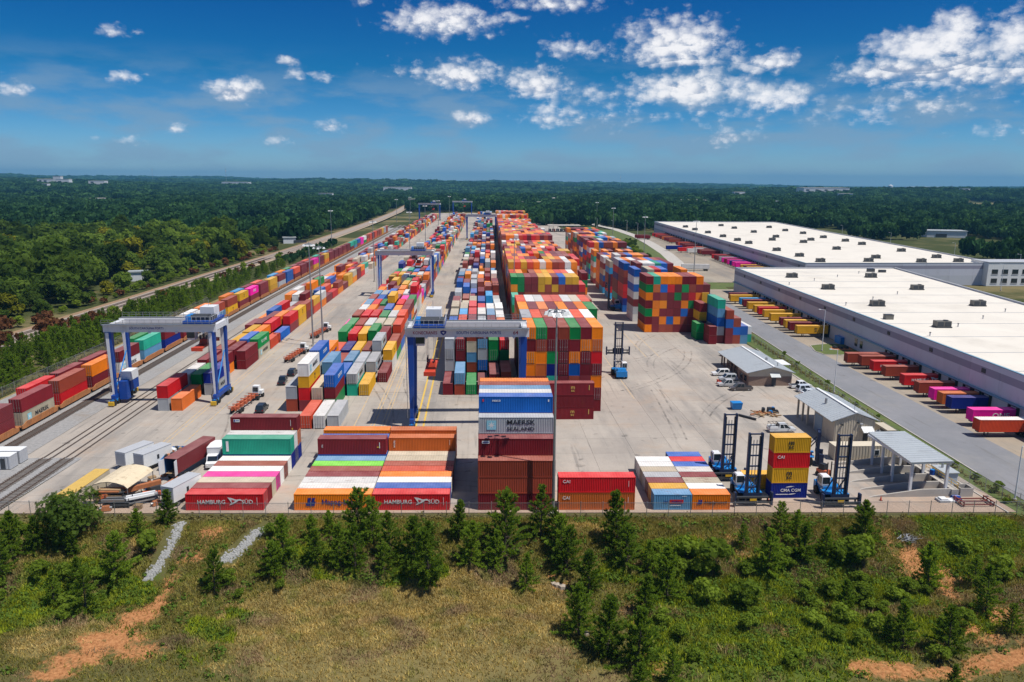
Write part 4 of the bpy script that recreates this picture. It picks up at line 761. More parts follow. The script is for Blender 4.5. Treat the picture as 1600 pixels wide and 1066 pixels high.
EX = {(0,0): 'm', (0,1): 'bc', (0,2): 'g', (0,3): 'm', (0,4): 'bm', (0,5): 'mb', (1,0): 'mGGG', (1,1): 'nmmm', (1,2): 'mbceb', (1,3): 'mBGcb', (1,4): 'mngg', (1,5): 'kegr', (2,0): 'mBG', (2,1): 'mob', (2,2): 'rmoB', (2,3): 'GmGe', (2,4): 'mboo', (2,5): 'mmGG',
 (3,0): 'mmoB', (3,1): 'mmbv', (3,2): 'bmmm', (3,3): 'bmGG', (3,4): 'bmmm', (3,5): 'mmop', (4,0): 'mBwe', (4,1): 'mmBu', (4,2): 'mmBr', (4,3): 'bbew', (4,4): 'mmBc', (4,5): 'gmvw', (5,0): 'mmee', (5,1): 'mmwe', (5,2): 'mmrr', (5,3): 'mbmr', (5,4): 'bmGw', (5,5): 'mmew'}
block('M', -8.6, 2.83, 6, 184.1, 12.75, 62, lambda j, i: max(2, min(5, int(2.6 + 1.6*sr2[j//2*5 % 390] + 1.4*sr1[(j*5+i*11) % 400]))), EX,
      lambda j, i: '%s column, %s bay of the block under the central crane' % (orde(i+1), orde(j+1)), 'containers in the block under the central crane')
B0 = ['mbbmmmm'[:7], 'mbmmbmm', 'bbtmbmo', 'opnmBmm', 'oogmomr', 'mbmmmop', 'ogmbgmo']
EX = {(0, i): ''.join(row[i] for row in B0) for i in range(7)}
for i, ch in enumerate('Gvbwwvw'): EX[(1, i)] = 'mboomb' + ch
for i, ch in enumerate('omomomog'): EX[(2, i)] = 'mmbgob' + ch
for i, ch in enumerate('vwwvvwev'): EX[(3, i)] = 'mbomro' + ch
block('B', 10.35, 2.5, lambda j: 7 if j < 2 else 8, 169.8, 12.6, 4, lambda j, i: 7, EX,
      lambda j, i: '%s column from the crane, %s of the seven-high block' % (orde(i+1), 'front face' if j == 0 else orde(j+1) + ' bay'), 'containers in the seven-high block right of the crane')
EX = {(0,0): 'mbgt', (0,1): 'mmg', (1,0): 'mbmmog', (1,1): 'bmomgg'}
for i in range(2, 12): EX[(0, i)] = ''
for i in range(8): EX[(1, i+2)] = 'mbmb' + 'mmybybmm'[i] + 'mmyymByy'[i]
EX[(1, 10)] = 'mbmbr'; EX[(1, 11)] = 'mmb'
block('B', 12.0, 2.5, 12, 271.0, 12.65, 50, lambda j, i: max(3, min(7, 6 + (1 if sr3[j//3 % 390] > .55 else 0) - (1 if sr1[(j*3+i*17) % 400] > .86 else 0) - (2 if i > 10 and sr2[j % 400] > .4 else 0))), EX,
      lambda j, i: '%s column, %s bay of the wide block behind the seven-high one' % (orde(i+1), orde(j+1)), 'containers in the wide block behind the seven-high one')
RY = [263.2, 284.5, 305.5, 318.5, 340, 358, 371, 392, 410, 428, 446, 459, 482, 495, 512, 530]
R0 = ['ombbmmmb', 'mmoBobmm', 'gommmBmm', 'moommogm', 'ombmgmro', 'gpBrmgbm', 'mtooommo']
EX = {(0, i): ''.join(row[i] for row in R0) for i in range(8)}
EX[(1,0)] = 'wGmwBwB'; EX[(2,0)] = 'BnrrmbB'
block('R', 57.5, 2.47, 9, lambda j: RY[j], 0, 16, lambda j, i: (6 if i == 8 else 7) - (1 if sr3[(j*13+i*5) % 400] > .85 else 0) - (1 if 4 < j < 8 else 0), EX,
      lambda j, i: '%s column, %s bay of the stacks nearest the warehouses' % (orde(i+1), orde(j+1)), 'containers in the stacks nearest the warehouses')
for k, (x, y, st) in enumerate([(71.9,250.0,'gg'), (74.2,255.5,'mmym'), (76.8,262.5,'mmmyy'), (74.1,243.0,'mm'), (76.9,244.6,'mGBct'), (79.5,243.4,'mmBb'), (82.0,243.6,'bBb'), (84.4,243.6,'cB'), (86.7,246.5,'tw')]):
    stack('S', x, y, st, '%s pile of the low stepped stack facing the office' % orde(k+1), 'containers in the low stepped stack facing the office', L=L20 if k in (0,3) else L40)
EX = {(0,0): 'Gr', (0,1): 'p', (0,2): '', (1,0): 'Gw', (1,1): 'ng', (1,2): 'Gn', (2,0): 'mm', (2,1): 'om', (2,2): '', (3,0): 'yb', (3,1): 'mm', (3,2): 'mm', (4,0): 'my', (4,1): 'gB', (4,2): 'eg', (5,0): 'my', (5,1): 'mo', (5,2): 'v', (6,0): 'mm', (6,1): 'mr', (6,2): 'mB'[1:], (7,0): 'mm', (7,1): 'oo', (7,2): 'mr'}
block('T', -71.9, 2.95, 3, 172.0, 13.0, 70, lambda j, i: 0 if sr1[(j*11+i*7) % 400] < .10 else (1 if sr2[(j*3+i*13) % 400] < .35 else 2 if sr2[(j*3+i*13) % 400] < .93 else 3), EX,
      lambda j, i: '%s file, %s bay of the low stacks beside the railway' % (orde(i+1), orde(j+1)), 'containers in the low stacks beside the railway')
block('T', -77.85, 2.95, 2, 224.0, 13.0, 62, lambda j, i: 0 if (i == 0 and j < 4) or sr3[(j*5+i*9) % 400] < .14 else (1 if sr1[(j*7+i*3) % 400] < .45 else 2), {(0,1): 'y', (1,1): 'y', (2,1): 'mm', (3,1): 'm'},
      lambda j, i: '%s file from the siding, %s bay of the trackside row' % (orde(i+1), orde(j+1)), 'containers in the trackside row along the siding')
# ---- containers riding on the two trains
TRAIN1, TRAIN2 = [], []
t1 = ['mm','em','rb','mo','wm','ct','nm','mo','bw','cb','yb','my','mk','mm','yy','Gm','BB','mv','mm','bm','yk','mm','oy','mm','mm','mm','bm','mm','mt','ct','bB','kk','gw','vb'] + [''.join(random.Random(i).choice(WTS['T']) for _ in (0,1)) for i in range(8)]
for k, st in enumerate(t1):
    y = 143.6 + k*15.02; x = bx(-95.1, y + 6.1); TRAIN1.append((x, y + 6.1))
    z = .82
    for t, ch in enumerate(st):
        RECS.append(dict(ch=ch, x=x, y=y + 6.1, z=z, rz=RZ90 - (BENDK if y > BEND0 else 0), L=L40, H=HC, group='containers riding double-stacked on the near train', text=None, always=False, doors=-1, score=0,
            label='%s container, %s of the %s well car of the double-stacked train' % (colname(ch), ('lower','upper')[t], orde(k+1)))); z += HC + .03
for k in range(26):
    if k in (3, 5, 9, 14): continue
    y = 176.5 + k*14.2; x = bx(-104, y+6.1); ch = 'rmmygmewowoumvyuogmmvmtbcmk'[k]; TRAIN2.append((x, y + 6.1))
    RECS.append(dict(ch=ch, x=x, y=y+6.1, z=1.25, rz=RZ90 - (BENDK if y > BEND0 else 0), L=L40, H=HC, group='containers riding on the far flat wagons', text=None, always=False, doors=-1, score=0, label='%s container on the %s flat wagon, behind the double-stacked train' % (colname(ch), orde(k+1))))
rec('o', -104, 146, 1.25, RZ90, L40, HC, 'orange container on the flat wagon nearest the camera, behind the double-stacked train', 'containers riding on the far flat wagons', None); TRAIN2.append((-104, 146))
# texts seen on long sides of the nearer stacks
SIDE_TXT = {'w': 'MK', 'G': 'MK', 'e': 'MK', 'y': 'MCs', 'k': 'ON', 'g': 'KL', 'B': 'CO', 'o': 'HLs'}
# ---- which boxes show largest: rays towards the camera
def rank():
    V = []; F = []
    for r in RECS:
        b = len(V); c, s = math.cos(r['rz']), math.sin(r['rz']); hx, hy = r['L']/2, 1.22
        for zz in (r['z'], r['z'] + r['H']):
            for u, v in ((-hx,-hy),(hx,-hy),(hx,hy),(-hx,hy)): V.append((r['x']+u*c-v*s, r['y']+u*s+v*c, zz))
        F += [tuple(b+i for i in f) for f in ((3,2,1,0),(4,5,6,7),(0,1,5,4),(1,2,6,5),(2,3,7,6),(3,0,4,7))]
    T = BVHTree.FromPolygons(V, F); C = Vector((0, 0, CAM_H)); inv = cam.matrix_world.inverted()
    for r in RECS:
        c, s = math.cos(r['rz']), math.sin(r['rz']); X = Vector((c, s, 0)); Y = Vector((-s, c, 0)); Z = Vector((0,0,1)); P = Vector((r['x'], r['y'], r['z']+r['H']/2))
        q = inv @ P; r['zc'] = -q.z
        if q.z > -10: continue
        px, py = q.x/-q.z*F_PX, -q.y/-q.z*F_PX
        if abs(px) > 812 or abs(py) > 545: continue
        tot = 0
        for n, h, a1, h1, a2, h2 in ((Z, r['H']/2, X, r['L']/2, Y, 1.22), (X, r['L']/2, Y, 1.22, Z, r['H']/2), (-X, r['L']/2, Y, 1.22, Z, r['H']/2), (Y, 1.22, X, r['L']/2, Z, r['H']/2), (-Y, 1.22, X, r['L']/2, Z, r['H']/2)):
            f = P + n*h; d = C - f; dist = d.length; co = n.dot(d)/dist
            if co <= 0: continue
            vis = 0; N = 0
            for u in (-.7, 0, .7):
                for v in (-.6, .6):
                    o = f + a1*h1*u + a2*h2*v + n*.05; N += 1
                    if T.ray_cast(o, (C-o).normalized(), 2000)[0] is None: vis += 1
            tot += 4*h1*h2*co/dist/dist*vis/N
        r['score'] = tot*F_PX*F_PX
rank()
# ---- container meshes (length along x, doors on -x, z up from the floor)
CM = {}
def ctr_meshes(L, H, doors, lo):
    k = (round(L,2), round(H,2), lo)
    if k not in CM:
        hx, hy = L/2, 1.22; d = {}
        x0, x1 = -hx+.16, hx-.16; n = int((x1-x0)/(.278 if not lo else .556)); 
        def side(sgn):
            pts = []
            p = (x1-x0)/n
            for i in range(n):
                for f, o in ((0,0), (.26,0), (.5,.036 if not lo else .05), (.76,.036 if not lo else .05)): pts.append((x0+(i+f)*p, sgn*(hy-.02-o)))
            pts.append((x1, sgn*(hy-.02))); m = len(pts)
            vs = [(x, y, .16) for x, y in pts] + [(x, y, H-.1) for x, y in pts]
            fs = [(i, i+1, m+i+1, m+i) if sgn < 0 else (i+1, i, m+i, m+i+1) for i in range(m-1)]
            mb = MB().add(vs, fs)
            mb.box(x0, x1, min(sgn*(hy-.005), sgn*(hy-.11)), max(sgn*(hy-.005), sgn*(hy-.11)), 0.02, .16)
            mb.box(x0, x1, min(sgn*(hy-.005), sgn*(hy-.09)), max(sgn*(hy-.005), sgn*(hy-.09)), H-.1, H-.02); return mb
        def end(xx, sg):
            pts = []; n2 = 9; p = 2.08/n2
            for i in range(n2):
                for f, o in ((0,0), (.3,0), (.45,.04), (.85,.04)): pts.append((xx-sg*o, -1.04+(i+f)*p))
            pts.append((xx, 1.04)); m = len(pts)
            vs = [(x, y, .16) for x, y in pts] + [(x, y, H-.1) for x, y in pts]
            fs = [(i, i+1, m+i+1, m+i) if sg > 0 else (i+1, i, m+i, m+i+1) for i in range(m-1)]
            mb = MB().add(vs, fs); mb.box(min(xx, xx-sg*.12), max(xx, xx-sg*.12), -1.04, 1.04, .02, .16); mb.box(min(xx, xx-sg*.12), max(xx, xx-sg*.12), -1.04, 1.04, H-.1, H-.02); return mb
        def frame():
            mb = MB()
            for sx in (-1, 1):
                for sy in (-1, 1):
                    xa, xb = sorted((sx*hx, sx*(hx-.16))); ya, yb = sorted((sy*hy, sy*(hy-.18))); mb.box(xa, xb, ya, yb, 0, H)
            return mb
        if not lo:
            a = side(-1); d['side_wall'] = a.mesh('side_wall', MC); d['side_wall2'] = side(1).mesh('side_wall', MC); d['end_wall'] = end(hx-.03, 1).mesh('end_wall', MC); d['plain_end'] = end(-hx+.03, -1).mesh('end_wall', MC)
            d['corner_post'] = MB().box(0, .16, 0, .18, 0, H).mesh('corner_post', MC)
        else:
            mb = side(-1); 
            for q in (side(1), end(hx-.03, 1), end(-hx+.03, -1), frame()): mb.add(q.v, q.f)
            d['body'] = mb.mesh('shipping_container', MC)
        mb = MB(); nr = int(L/.7) if lo else int(L/.46); p = (L-.3)/nr
        pts = []
        for i in range(nr):
            for f, o in ((0,0), (.12,.022), (.45,.022), (.57,0)): pts.append((-hx+.15+(i+f)*p, H-.03+o))
        pts.append((hx-.15, H-.03)); m = len(pts)
        mb.add([(x, -hy+.02, z) for x, z in pts] + [(x, hy-.02, z) for x, z in pts], [(i, i+1, m+i+1, m+i) for i in range(m-1)])
        for sx in (-1, 1):
            xa, xb = sorted((sx*hx, sx*(hx-.17))); mb.box(xa, xb, -hy+.19, hy-.19, H-.095, H-.012)
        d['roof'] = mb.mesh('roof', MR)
        md = MB(); md.box(-hx-.0, -hx+.05, .02, 1.03, .17, H-.12); d['door'] = md.mesh('door', MC)
        mr = MB()
        for y in (.28, .76):
            mr.bar((-hx-.04, y, .12), (-hx-.04, y, H-.08), .045); mr.box(-hx-.05, -hx-.001, y-.12, y+.12, 1.0, 1.08)
        d['lock_rods'] = mr.mesh('lock_rods', M['steel'])
        CM[k] = d
    return CM[k]
def star7(parent, x, z, r, y, m, bgm):
    e = MB().box(x-r, x+r, y-.012, y, z-r, z+r).build('emblem', bgm, parent)
    mb = MB(); pts = []
    for i in range(14):
        a = PI/2 + i*PI/7; q = r*(.85 if i % 2 == 0 else .28); pts.append((x+math.cos(a)*q, z+math.sin(a)*q))
    mb.add([(x, y-.02, z)] + [(px, y-.02, pz) for px, pz in pts], [(0, 1+i, 1+(i+1) % 14) for i in range(14)]); mb.build('star', m, e)
def marks(o, r):
    t = r['text']; H = r['H']; zc = H/2+.02; Y = -1.235; L = r['L']
    if not t: return
    TW, TK, TN, TG = M['txt_white'], M['txt_black'], M['txt_navy'], M['txt_gold']
    if t == 'HS':
        lettering('HAMBURG', .95, TW, o, (-2.05, Y, zc), sx=.98); lettering('SÜD', .95, TW, o, (3.6, Y, zc+.02))
        mb = MB(); a = [(.55,1.15),(1.2,1.0),(1.9,.62),(2.6,.75),(2.95,.35),(2.3,.38),(1.95,.02),(1.5,-.35),(.75,-.72),(1.15,-.12),(.95,.32),(.8,.7)]
        mb.add([(x-.05, Y-.01, zc+z*.72) for x, z in a], [tuple(range(len(a)))])
        b2 = [(1.2,.62),(1.75,.32),(1.35,-.1),(1.2,.22)]
        e = mb.build('swan_emblem', TW, o); MB().add([(x-.05, Y-.02, zc+z*.72) for x, z in b2], [(0,1,2,3)]).build('swan_wing', M['txt_bred'], e)
        MB().box(5.1, 5.16, Y-.012, Y, zc-.5, zc+.8).build('marking', TW, o)
    elif t in ('HL', 'HL2'):
        k = 1.15 if t == 'HL' else .62; x0 = -3.7 if t == 'HL' else -1.95
        lettering('Hapag-Lloyd', 1.2 if t == 'HL' else .72, TN if t == 'HL' else TK, o, (1.3 if t == 'HL' else .75, Y, zc), sx=1.0)
        e = MB()
        for dx, dz in ((0,.0), (.55,.0)):
            e.add([(x0+(p+dx)*k, Y-.012, zc+q*k) for p, q in ((-.15,.62),(.35,.62),(.12,.1),(.38,.1),(.14,-.55),(-.38,-.55),(-.55,-.12),(-.2,-.12))], [tuple(range(7, -1, -1))])
        e.build('emblem', TN, o)
    elif t == 'MS':
        star7(o, -4.0, zc+.05, .78, Y, TW, M['txt_cyan']); lettering('MAERSK', 1.12, TK, o, (.75, Y, zc+.5), sx=1.12); lettering('SEALAND', .86, TK, o, (.75, Y, zc-.62), sx=1.22)
    elif t == 'SC':
        lettering('seaco', .62, TW, o, (-3.2, Y, zc+.72)); MB().box(-5.5, -5.25, Y-.012, Y, zc+.5, zc+.95).build('emblem', M['txt_bred'], o); MB().box(5.3, 5.5, Y-.012, Y, zc+.5, zc+.9).build('marking', TW, o)
    elif t in ('MG', 'MC'):
        m_ = TG if t == 'MG' else TK; s = .78 if t == 'MG' else .85
        lettering('m', s*1.5, m_, o, (-.2 if t == 'MC' else 1.4, Y, zc+.42), sx=1.05); lettering('sc', s*1.12, m_, o, (-.2 if t == 'MC' else 1.4, Y, zc-.3), sx=1.12)
        if t == 'MG': MB().box(4.9, 5.05, Y-.012, Y, zc-.2, zc+.9).build('marking', TG, o)
    elif t == 'CA':
        lettering('CAI', .72, TW, o, (-L/2+1.25, Y, zc+.55), sx=1.05)
        if L > 7: MB().box(5.0, 5.06, Y-.012, Y, zc-.3, zc+.7).build('marking', TW, o)
    elif t == 'CG':
        lettering('CMA CGM', .74, TW, o, (.25, Y, zc+.02), sx=1.0); MB().box(-2.2, -.2, Y-.012, Y, zc-.72, zc-.60).build('marking', TW, o)
        for sg, zz in ((1, .78), (-1, -.72)):
            mb = MB(); n = 8
            for i in range(n):
                a, b = i/n, (i+1)/n; w = lambda q: .09*math.sin(PI*min(.98, q+.05)); f = lambda q: (.25 + sg*(-.9+1.5*q), zc + zz + sg*(-.22+.34*q - .18*q*q))
                (xa, za), (xb, zb) = f(a), f(b); mb.add([(xa, Y-.012, za-w(a)), (xb, Y-.012, zb-w(b)), (xb, Y-.012, zb+w(b)), (xa, Y-.012, za+w(a))], [(0,1,2,3)])
            mb.build('swoosh', TW, o)
    elif t == 'PO':
        lettering('P&O', .4, TN, o, (-1.1, Y, zc+.1)); MB().box(-.5, 1.7, Y-.008, Y, zc-.2, zc+.42).build('emblem_panel', M['txt_bred'], o); lettering('Nedlloyd', .46, TN, o, (.6, Y-.012, zc+.1), sx=.95); MB().box(1.4, 2.2, Y-.012, Y, zc+.95, zc+1.02).build('marking', TW, o); MB().box(-.4, 1.3, Y-.012, Y, zc-.62, zc-.5).build('marking', TW, o)
    elif t == 'ML':
        MB().box(-5.5, -4.4, Y-.012, Y, zc+.45, zc+.95).build('emblem_panel', TW, o); MB().box(-5.45, -5.2, Y-.02, Y-.013, zc+.5, zc+.9).build('emblem', TN, o); MB().box(-5.1, -4.5, Y-.02, Y-.013, zc+.62, zc+.78).build('emblem', TN, o); MB().box(5.1, 5.3, Y-.012, Y, zc-1.0, zc-.7).build('marking', M['yellow'], o); MB().box(4.9, 4.96, Y-.012, Y, zc-.3, zc+.9).build('marking', TW, o)
    elif t == 'MR':
        lettering('TEX', .34, TW, o, (-5.3, Y, zc+.1), rot=(PI/2, PI/2, 0)); MB().box(4.9, 5.02, Y-.012, Y, zc-.3, zc+.8).build('marking', TW, o); MB().box(4.5, 4.85, Y-.012, Y, zc-.2, zc).build('marking', M['yellow'], o)
    elif t == 'BX':
        lettering('TRITON', .42, TW, o, (-5.1, Y, zc+.1), rot=(PI/2, PI/2, 0), sx=.9)
        MB().box(5.0, 5.05, Y-.012, Y, zc-.1, zc+.9).build('marking', TW, o)
    elif t == 'PL':
        MB().box(-5.5, -4.3, Y-.012, Y, zc+.55, zc+1.0).build('emblem_panel', TW, o); MB().box(-5.4, -4.4, Y-.02, Y-.013, zc+.70, zc+.84).build('emblem', TN, o)
    elif t == 'TL': MB().box(-5.4, -4.95, Y-.012, Y, zc-.9, zc+1.0).build('marking', TW, o)
    elif t == 'MK': star7(o, -3.6, zc, .72, Y, TW, M['txt_cyan']); lettering('MAERSK', 1.25, TK, o, (1.1, Y, zc), sx=1.15)
    elif t == 'MCs': lettering('m', 1.25, TK, o, (.2, Y, zc+.45), sx=1.1); lettering('sc', .95, TK, o, (.2, Y, zc-.35), sx=1.1)
    elif t == 'ON': lettering('ONE', 1.5, TW, o, (0, Y, zc), sx=1.2)
    elif t == 'KL': lettering('K LINE', 1.25, TW, o, (.2, Y, zc), sx=1.3, space=1.2)
    elif t == 'CO': lettering('COSCO', 1.15, TW, o, (.4, Y, zc), sx=1.2)
    elif t == 'HLs': lettering('Hapag-Lloyd', .95, TN, o, (.8, Y, zc)); MB().box(-3.2, -2.3, Y-.012, Y, zc-.4, zc+.5).build('emblem', TN, o)
    elif t == 'MW': lettering('MSC', .9, TG, o, (1.2, Y, zc+.1))
def make_container(r, lo):
    ch = r['ch']; c = PAL[ch][0]; j = random.Random(zlib.crc32(r['label'].encode())); f = j.uniform(.82, 1.16); sh = j.uniform(-.03, .03)
    col = (min(.9, c[0]*f*(1+sh)), min(.9, c[1]*f), min(.9, c[2]*f*(1-sh)), 1)
    d = ctr_meshes(r['L'], r['H'], r['doors'], lo)
    loc = (r['x'], r['y'], r['z']); back = r['doors'] and r['doors'] > 0   # doors at +x end: turn door meshes round
    if lo:
        o = link('shipping_container', d['body'], None, loc, r['rz'])
    else:
        o = link('shipping_container', None, None, loc, r['rz'])
        link('side_wall', d['side_wall'], o); link('side_wall', d['side_wall2'], o)
        if back: link('end_wall', d['plain_end'], o)
        else: link('end_wall', d['end_wall'], o)
        hx = r['L']/2
        for sx in (-1, 1):
            for sy in (-1, 1): link('corner_post', d['corner_post'], o, (-hx if sx < 0 else hx-.16, -1.22 if sy < 0 else 1.04, 0))
    tag(o, r['label'], 'container', r['group'])
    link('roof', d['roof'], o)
    showdoor = (not lo) or (r['doors'] or 0) < 0
    if showdoor:
        for s in (-1, 1):
            dd = link('door', d['door'], o)
            dd.scale = ((-1 if back else 1), s, 1)
            if not lo: link('lock_rods', d['lock_rods'], dd)
    recolor(o, col)
    for ch_ in o.children:
        if ch_.name.startswith('lettering'): ch_.color = (1,1,1,1)
    marks(o, r); return o
RECS.sort(key=lambda r: (not r['always'], -r['score']))
TOPN = 300
nm = 0
for k, r in enumerate(RECS[:TOPN]):
    if not r['text'] and r['ch'] in SIDE_TXT and r['L'] > 7 and r['group'] and ('chassis lane' in r['group'] or 'train' in r['group'] or 'railway' in r['group']) and r['zc'] < 330 and (zlib.crc32(r['label'].encode()) % 10) < 7:
        r['text'] = SIDE_TXT[r['ch']]
    make_container(r, r['zc'] > 215)
# ---- all the smaller ones as one mass
def mass():
    rest = RECS[TOPN:]; n = len(rest); V = np.zeros((n*8, 3), np.float32); F = np.zeros((n, 5, 4), np.int32); Cc = np.zeros((n, 5, 4, 4), np.float32)
    for k, r in enumerate(rest):
        c, s = math.cos(r['rz']), math.sin(r['rz']); hx, hy = r['L']/2, 1.21
        q = [(r['x']+u*c-v*s, r['y']+u*s+v*c) for u, v in ((-hx,-hy),(hx,-hy),(hx,hy),(-hx,hy))]
        for i in range(4): V[k*8+i] = (q[i][0], q[i][1], r['z']+.03); V[k*8+4+i] = (q[i][0], q[i][1], r['z']+r['H'])
        F[k] = np.array([(4,5,6,7),(0,1,5,4),(1,2,6,5),(2,3,7,6),(3,0,4,7)]) + k*8
        p = np.array(PAL[r['ch']][0]) * rng.uniform(.8, 1.18); p = np.minimum(p, .85)
        roof = p*.82 + np.array((.58,.47,.42))*.18*rng.uniform(.4,1.3)
        Cc[k, 0, :, :3] = roof; Cc[k, 1:, :, :3] = p; Cc[k, :, :, 3] = 1
    me = bpy.data.meshes.new('distant_containers'); me.from_pydata(V.tolist(), [], F.reshape(-1, 4).tolist())
    a = me.color_attributes.new('paint', 'FLOAT_COLOR', 'CORNER'); a.data.foreach_set('color', Cc.reshape(-1))
    me.materials.append(attr_mat('far_container_paint')); tag(link('distant_containers', me), kind='stuff')
mass()
# ------------------------------------------------------------------ gantry cranes
def rtg(x0, x1, yc, label, trolley_x, spread_z, texts=(), power=None, rz=0.0, detail=True, half=4.1, greyface=False, gz=19.7):
    t = thing('gantry_crane', label, 'gantry crane', ((x0+x1)/2, yc, 0), rz, None)
    a = (x1-x0)/2; H = gz
    for sx in (-1, 1):
        for sy in (-1, 1):
            X = sx*a; Yb = sy*(half); Yt = sy*half
            mb = MB(); mb.frus(X, Yb, 2.3, H-.005, .75, .85, 1.35, 1.25, dx=0, dy=Yt-Yb)
            lg = mb.build('leg', M['blue'], t)
            if greyface:
                MB().hexa([(X-.36,Yb-.455,2.4),(X+.1,Yb-.455,2.4),(X+.1,Yb-.43,2.4),(X-.36,Yb-.43,2.4)], [(X-.64,Yt-.655,H-.1),(X+.1,Yt-.655,H-.1),(X+.1,Yt-.63,H-.1),(X-.64,Yt-.63,H-.1)]).build('face_plate', M['girder'], lg)
        # sill beam, bogies, wheels
        X = sx*a
        MB().box(X-.45, X+.45, -half-1.2, half+1.2, 1.35, 2.295).build('sill_beam', M['blue'], t)
        MB().bar((X, -half+.4, 3.2), (X, half-.6, H-6), .22).build('brace', M['hblue'], t)
        for sy in (-1, 1):
            b = MB().box(X-.55, X+.55, sy*(half+.3)-1.5, sy*(half+.3)+1.5, .85, 1.345).box(X-.3, X+.3, sy*(half+.3)-.6, sy*(half+.3)+.6, .45, .848).build('bogie', M['hblue'], t)
            for k in (-.95, .95):
                for q in (-.36, .36): MB().tube((X+q-.2, sy*(half+.3)+k, .72), (X+q+.2, sy*(half+.3)+k, .72), .72, 14).build('wheel', M['rubber'], b)
            MB().box(X-.6, X+.6, sy*(half+2.35)-.25, sy*(half+2.35)+.25, .25, 1.1).build('bumper', M['yellow'], b)
        if detail:
            mb = MB(); X2 = X - sx*0 - .85*(1 if sx > 0 else 1)
            for q in (-.25, .25): mb.bar((X-.9, q-half, 2.4), (X-1.0, q-half, H), .06)
            for z in np.arange(2.8, H, .6): mb.bar((X-.92, -.25-half, z), (X-.92, .25-half, z), .05)
            mb.build('ladder', M['steel'], t)
    for sy in (-1, 1):
        g = MB().box(-a-1.1, a+1.1, sy*half-.5, sy*half+.5, H, H+1.75).build('girder', M['girder'], t)
        mb = MB()
        mb.box(-a-1.1, a+1.1, sy*half+sy*.51 if sy > 0 else sy*half-1.35, sy*half+1.35 if sy > 0 else sy*half-.51, H+1.76, H+1.84)
        mb.build('walkway', M['steel'], t)
        if detail:
            mb = MB(); ye = sy*(half+1.32)
            for x in np.arange(-a-1, a+1.05, 1.6): mb.bar((x, ye, H+1.84), (x, ye, H+2.95), .06)
            for z in (2.4, 2.92): mb.bar((-a-1, ye, H+z), (a+1, ye, H+z), .06)
            mb.build('railing', M['steel'], t)
        MB().box(-a-1.0, a+1.0, sy*half-.08, sy*half+.08, H+1.755, H+1.9).build('trolley_rail', M['dark'], t)
    for sx in (-1, 1): MB().box(sx*a-.55+sx*.3, sx*a+.55+sx*.3, -half+.505, half-.505, H+.2, H+1.5).build('end_tie', M['girder'], t)
    if detail:
        mb = MB()
        for k in range(4): mb.box(-a+3+k*6, -a+3.5+k*6, -half-.75, -half-.51, H-.25, H-.02)
        mb.build('floodlight', M['lamp'], t)
    # trolley
    x = trolley_x - (x0+x1)/2; zt = H+1.95
    tr = MB().box(x-3.2, x+3.2, -half-.7, half+.7, zt+.0, zt+.55).build('trolley', M['blue'], t)
    MB().box(x-1.0, x+2.2, .6, half+.3, zt+.56, zt+3.0).build('machinery_house', M['girder'], tr)
    mb = MB()
    for yy in (-2.6, -1.0): mb.tube((x-2.0, yy, zt+1.15), (x+1.9, yy, zt+1.15), .55, 12)
    mb.build('hoist_drum', M['dark'], tr)
    MB().box(x-2.9, x-1.9, -3.6, .2, zt+.56, zt+1.6).build('winch_motor', M['hblue'], tr); MB().box(x+2.1, x+3.0, -3.4, .2, zt+.56, zt+1.5).build('gearbox', M['dark'], tr)
    if detail:
        mb = MB()
        for q in (-3.15, 3.15):
            for yy in np.arange(-half-.6, half+.7, 1.2): mb.bar((x+q, yy, zt+.55), (x+q, yy, zt+1.6), .05)
            mb.bar((x+q, -half-.6, zt+1.6), (x+q, half+.6, zt+1.6), .05)
        for x2 in np.arange(x-3.1, x+3.2, 1.0): mb.bar((x2, -half-.65, zt+.55), (x2, -half-.65, zt+1.6), .05)
        mb.bar((x-3.1, -half-.65, zt+1.6), (x+3.1, -half-.65, zt+1.6), .05); mb.build('railing', M['girder'], tr)
        MB().tube((x+.4, 2.6, zt+3.0), (x+.4, 2.6, zt+4.6), .05, 5).build('antenna', M['steel'], tr)
    cb = MB().frus(x-2.0, -half+1.6, zt-4.0, zt-1.6, 1.7, 1.9, 2.0, 2.2).build('cab', M['girder'], t); MB().box(x-2.9, x-1.1, -half+.42, -half+.5, zt-3.5, zt-2.0).build('cab_window', M['glass'], cb)
    MB().box(x-2.1, x-1.9, -half+1.5, -half+1.7, zt-1.6, zt).build('cab_hanger', M['blue'], t)
    # spreader with ropes
    sp_ = MB().box(x-1.1, x+1.1, -5.9, 5.9, spread_z, spread_z+.42)
    for sy in (-1, 1): sp_.box(x-1.22, x+1.22, sy*5.95-.22, sy*5.95+.22, spread_z-.35, spread_z+.5)
    s = sp_.build('spreader', M['red'], t)
    MB().frus(x, 0, spread_z+.425, spread_z+1.5, 2.0, 3.4, 1.5, 2.8).build('headblock', M['red'], s)
    mb = MB()
    for q in (-.75, .75):
        for yy in (-1.1, 1.1): mb.tube((x+q-.12, yy, spread_z+1.95), (x+q+.12, yy, spread_z+1.95), .5, 12)
    mb.build('sheave', M['dark'], s)
    mb = MB()
    for q in (-.8, -.5, .5, .8):
        for yy in (-1.2, 1.2): mb.bar((x+q, yy, spread_z+2.2), (x+q*1.5, yy*1.7, zt), .045)
    mb.build('hoist_ropes', M['steel'], s)
    for body, size, m, tx, sx_ in texts: lettering(body, size, m, t, (tx - (x0+x1)/2, -half-.515, H+.88), sx=sx_)
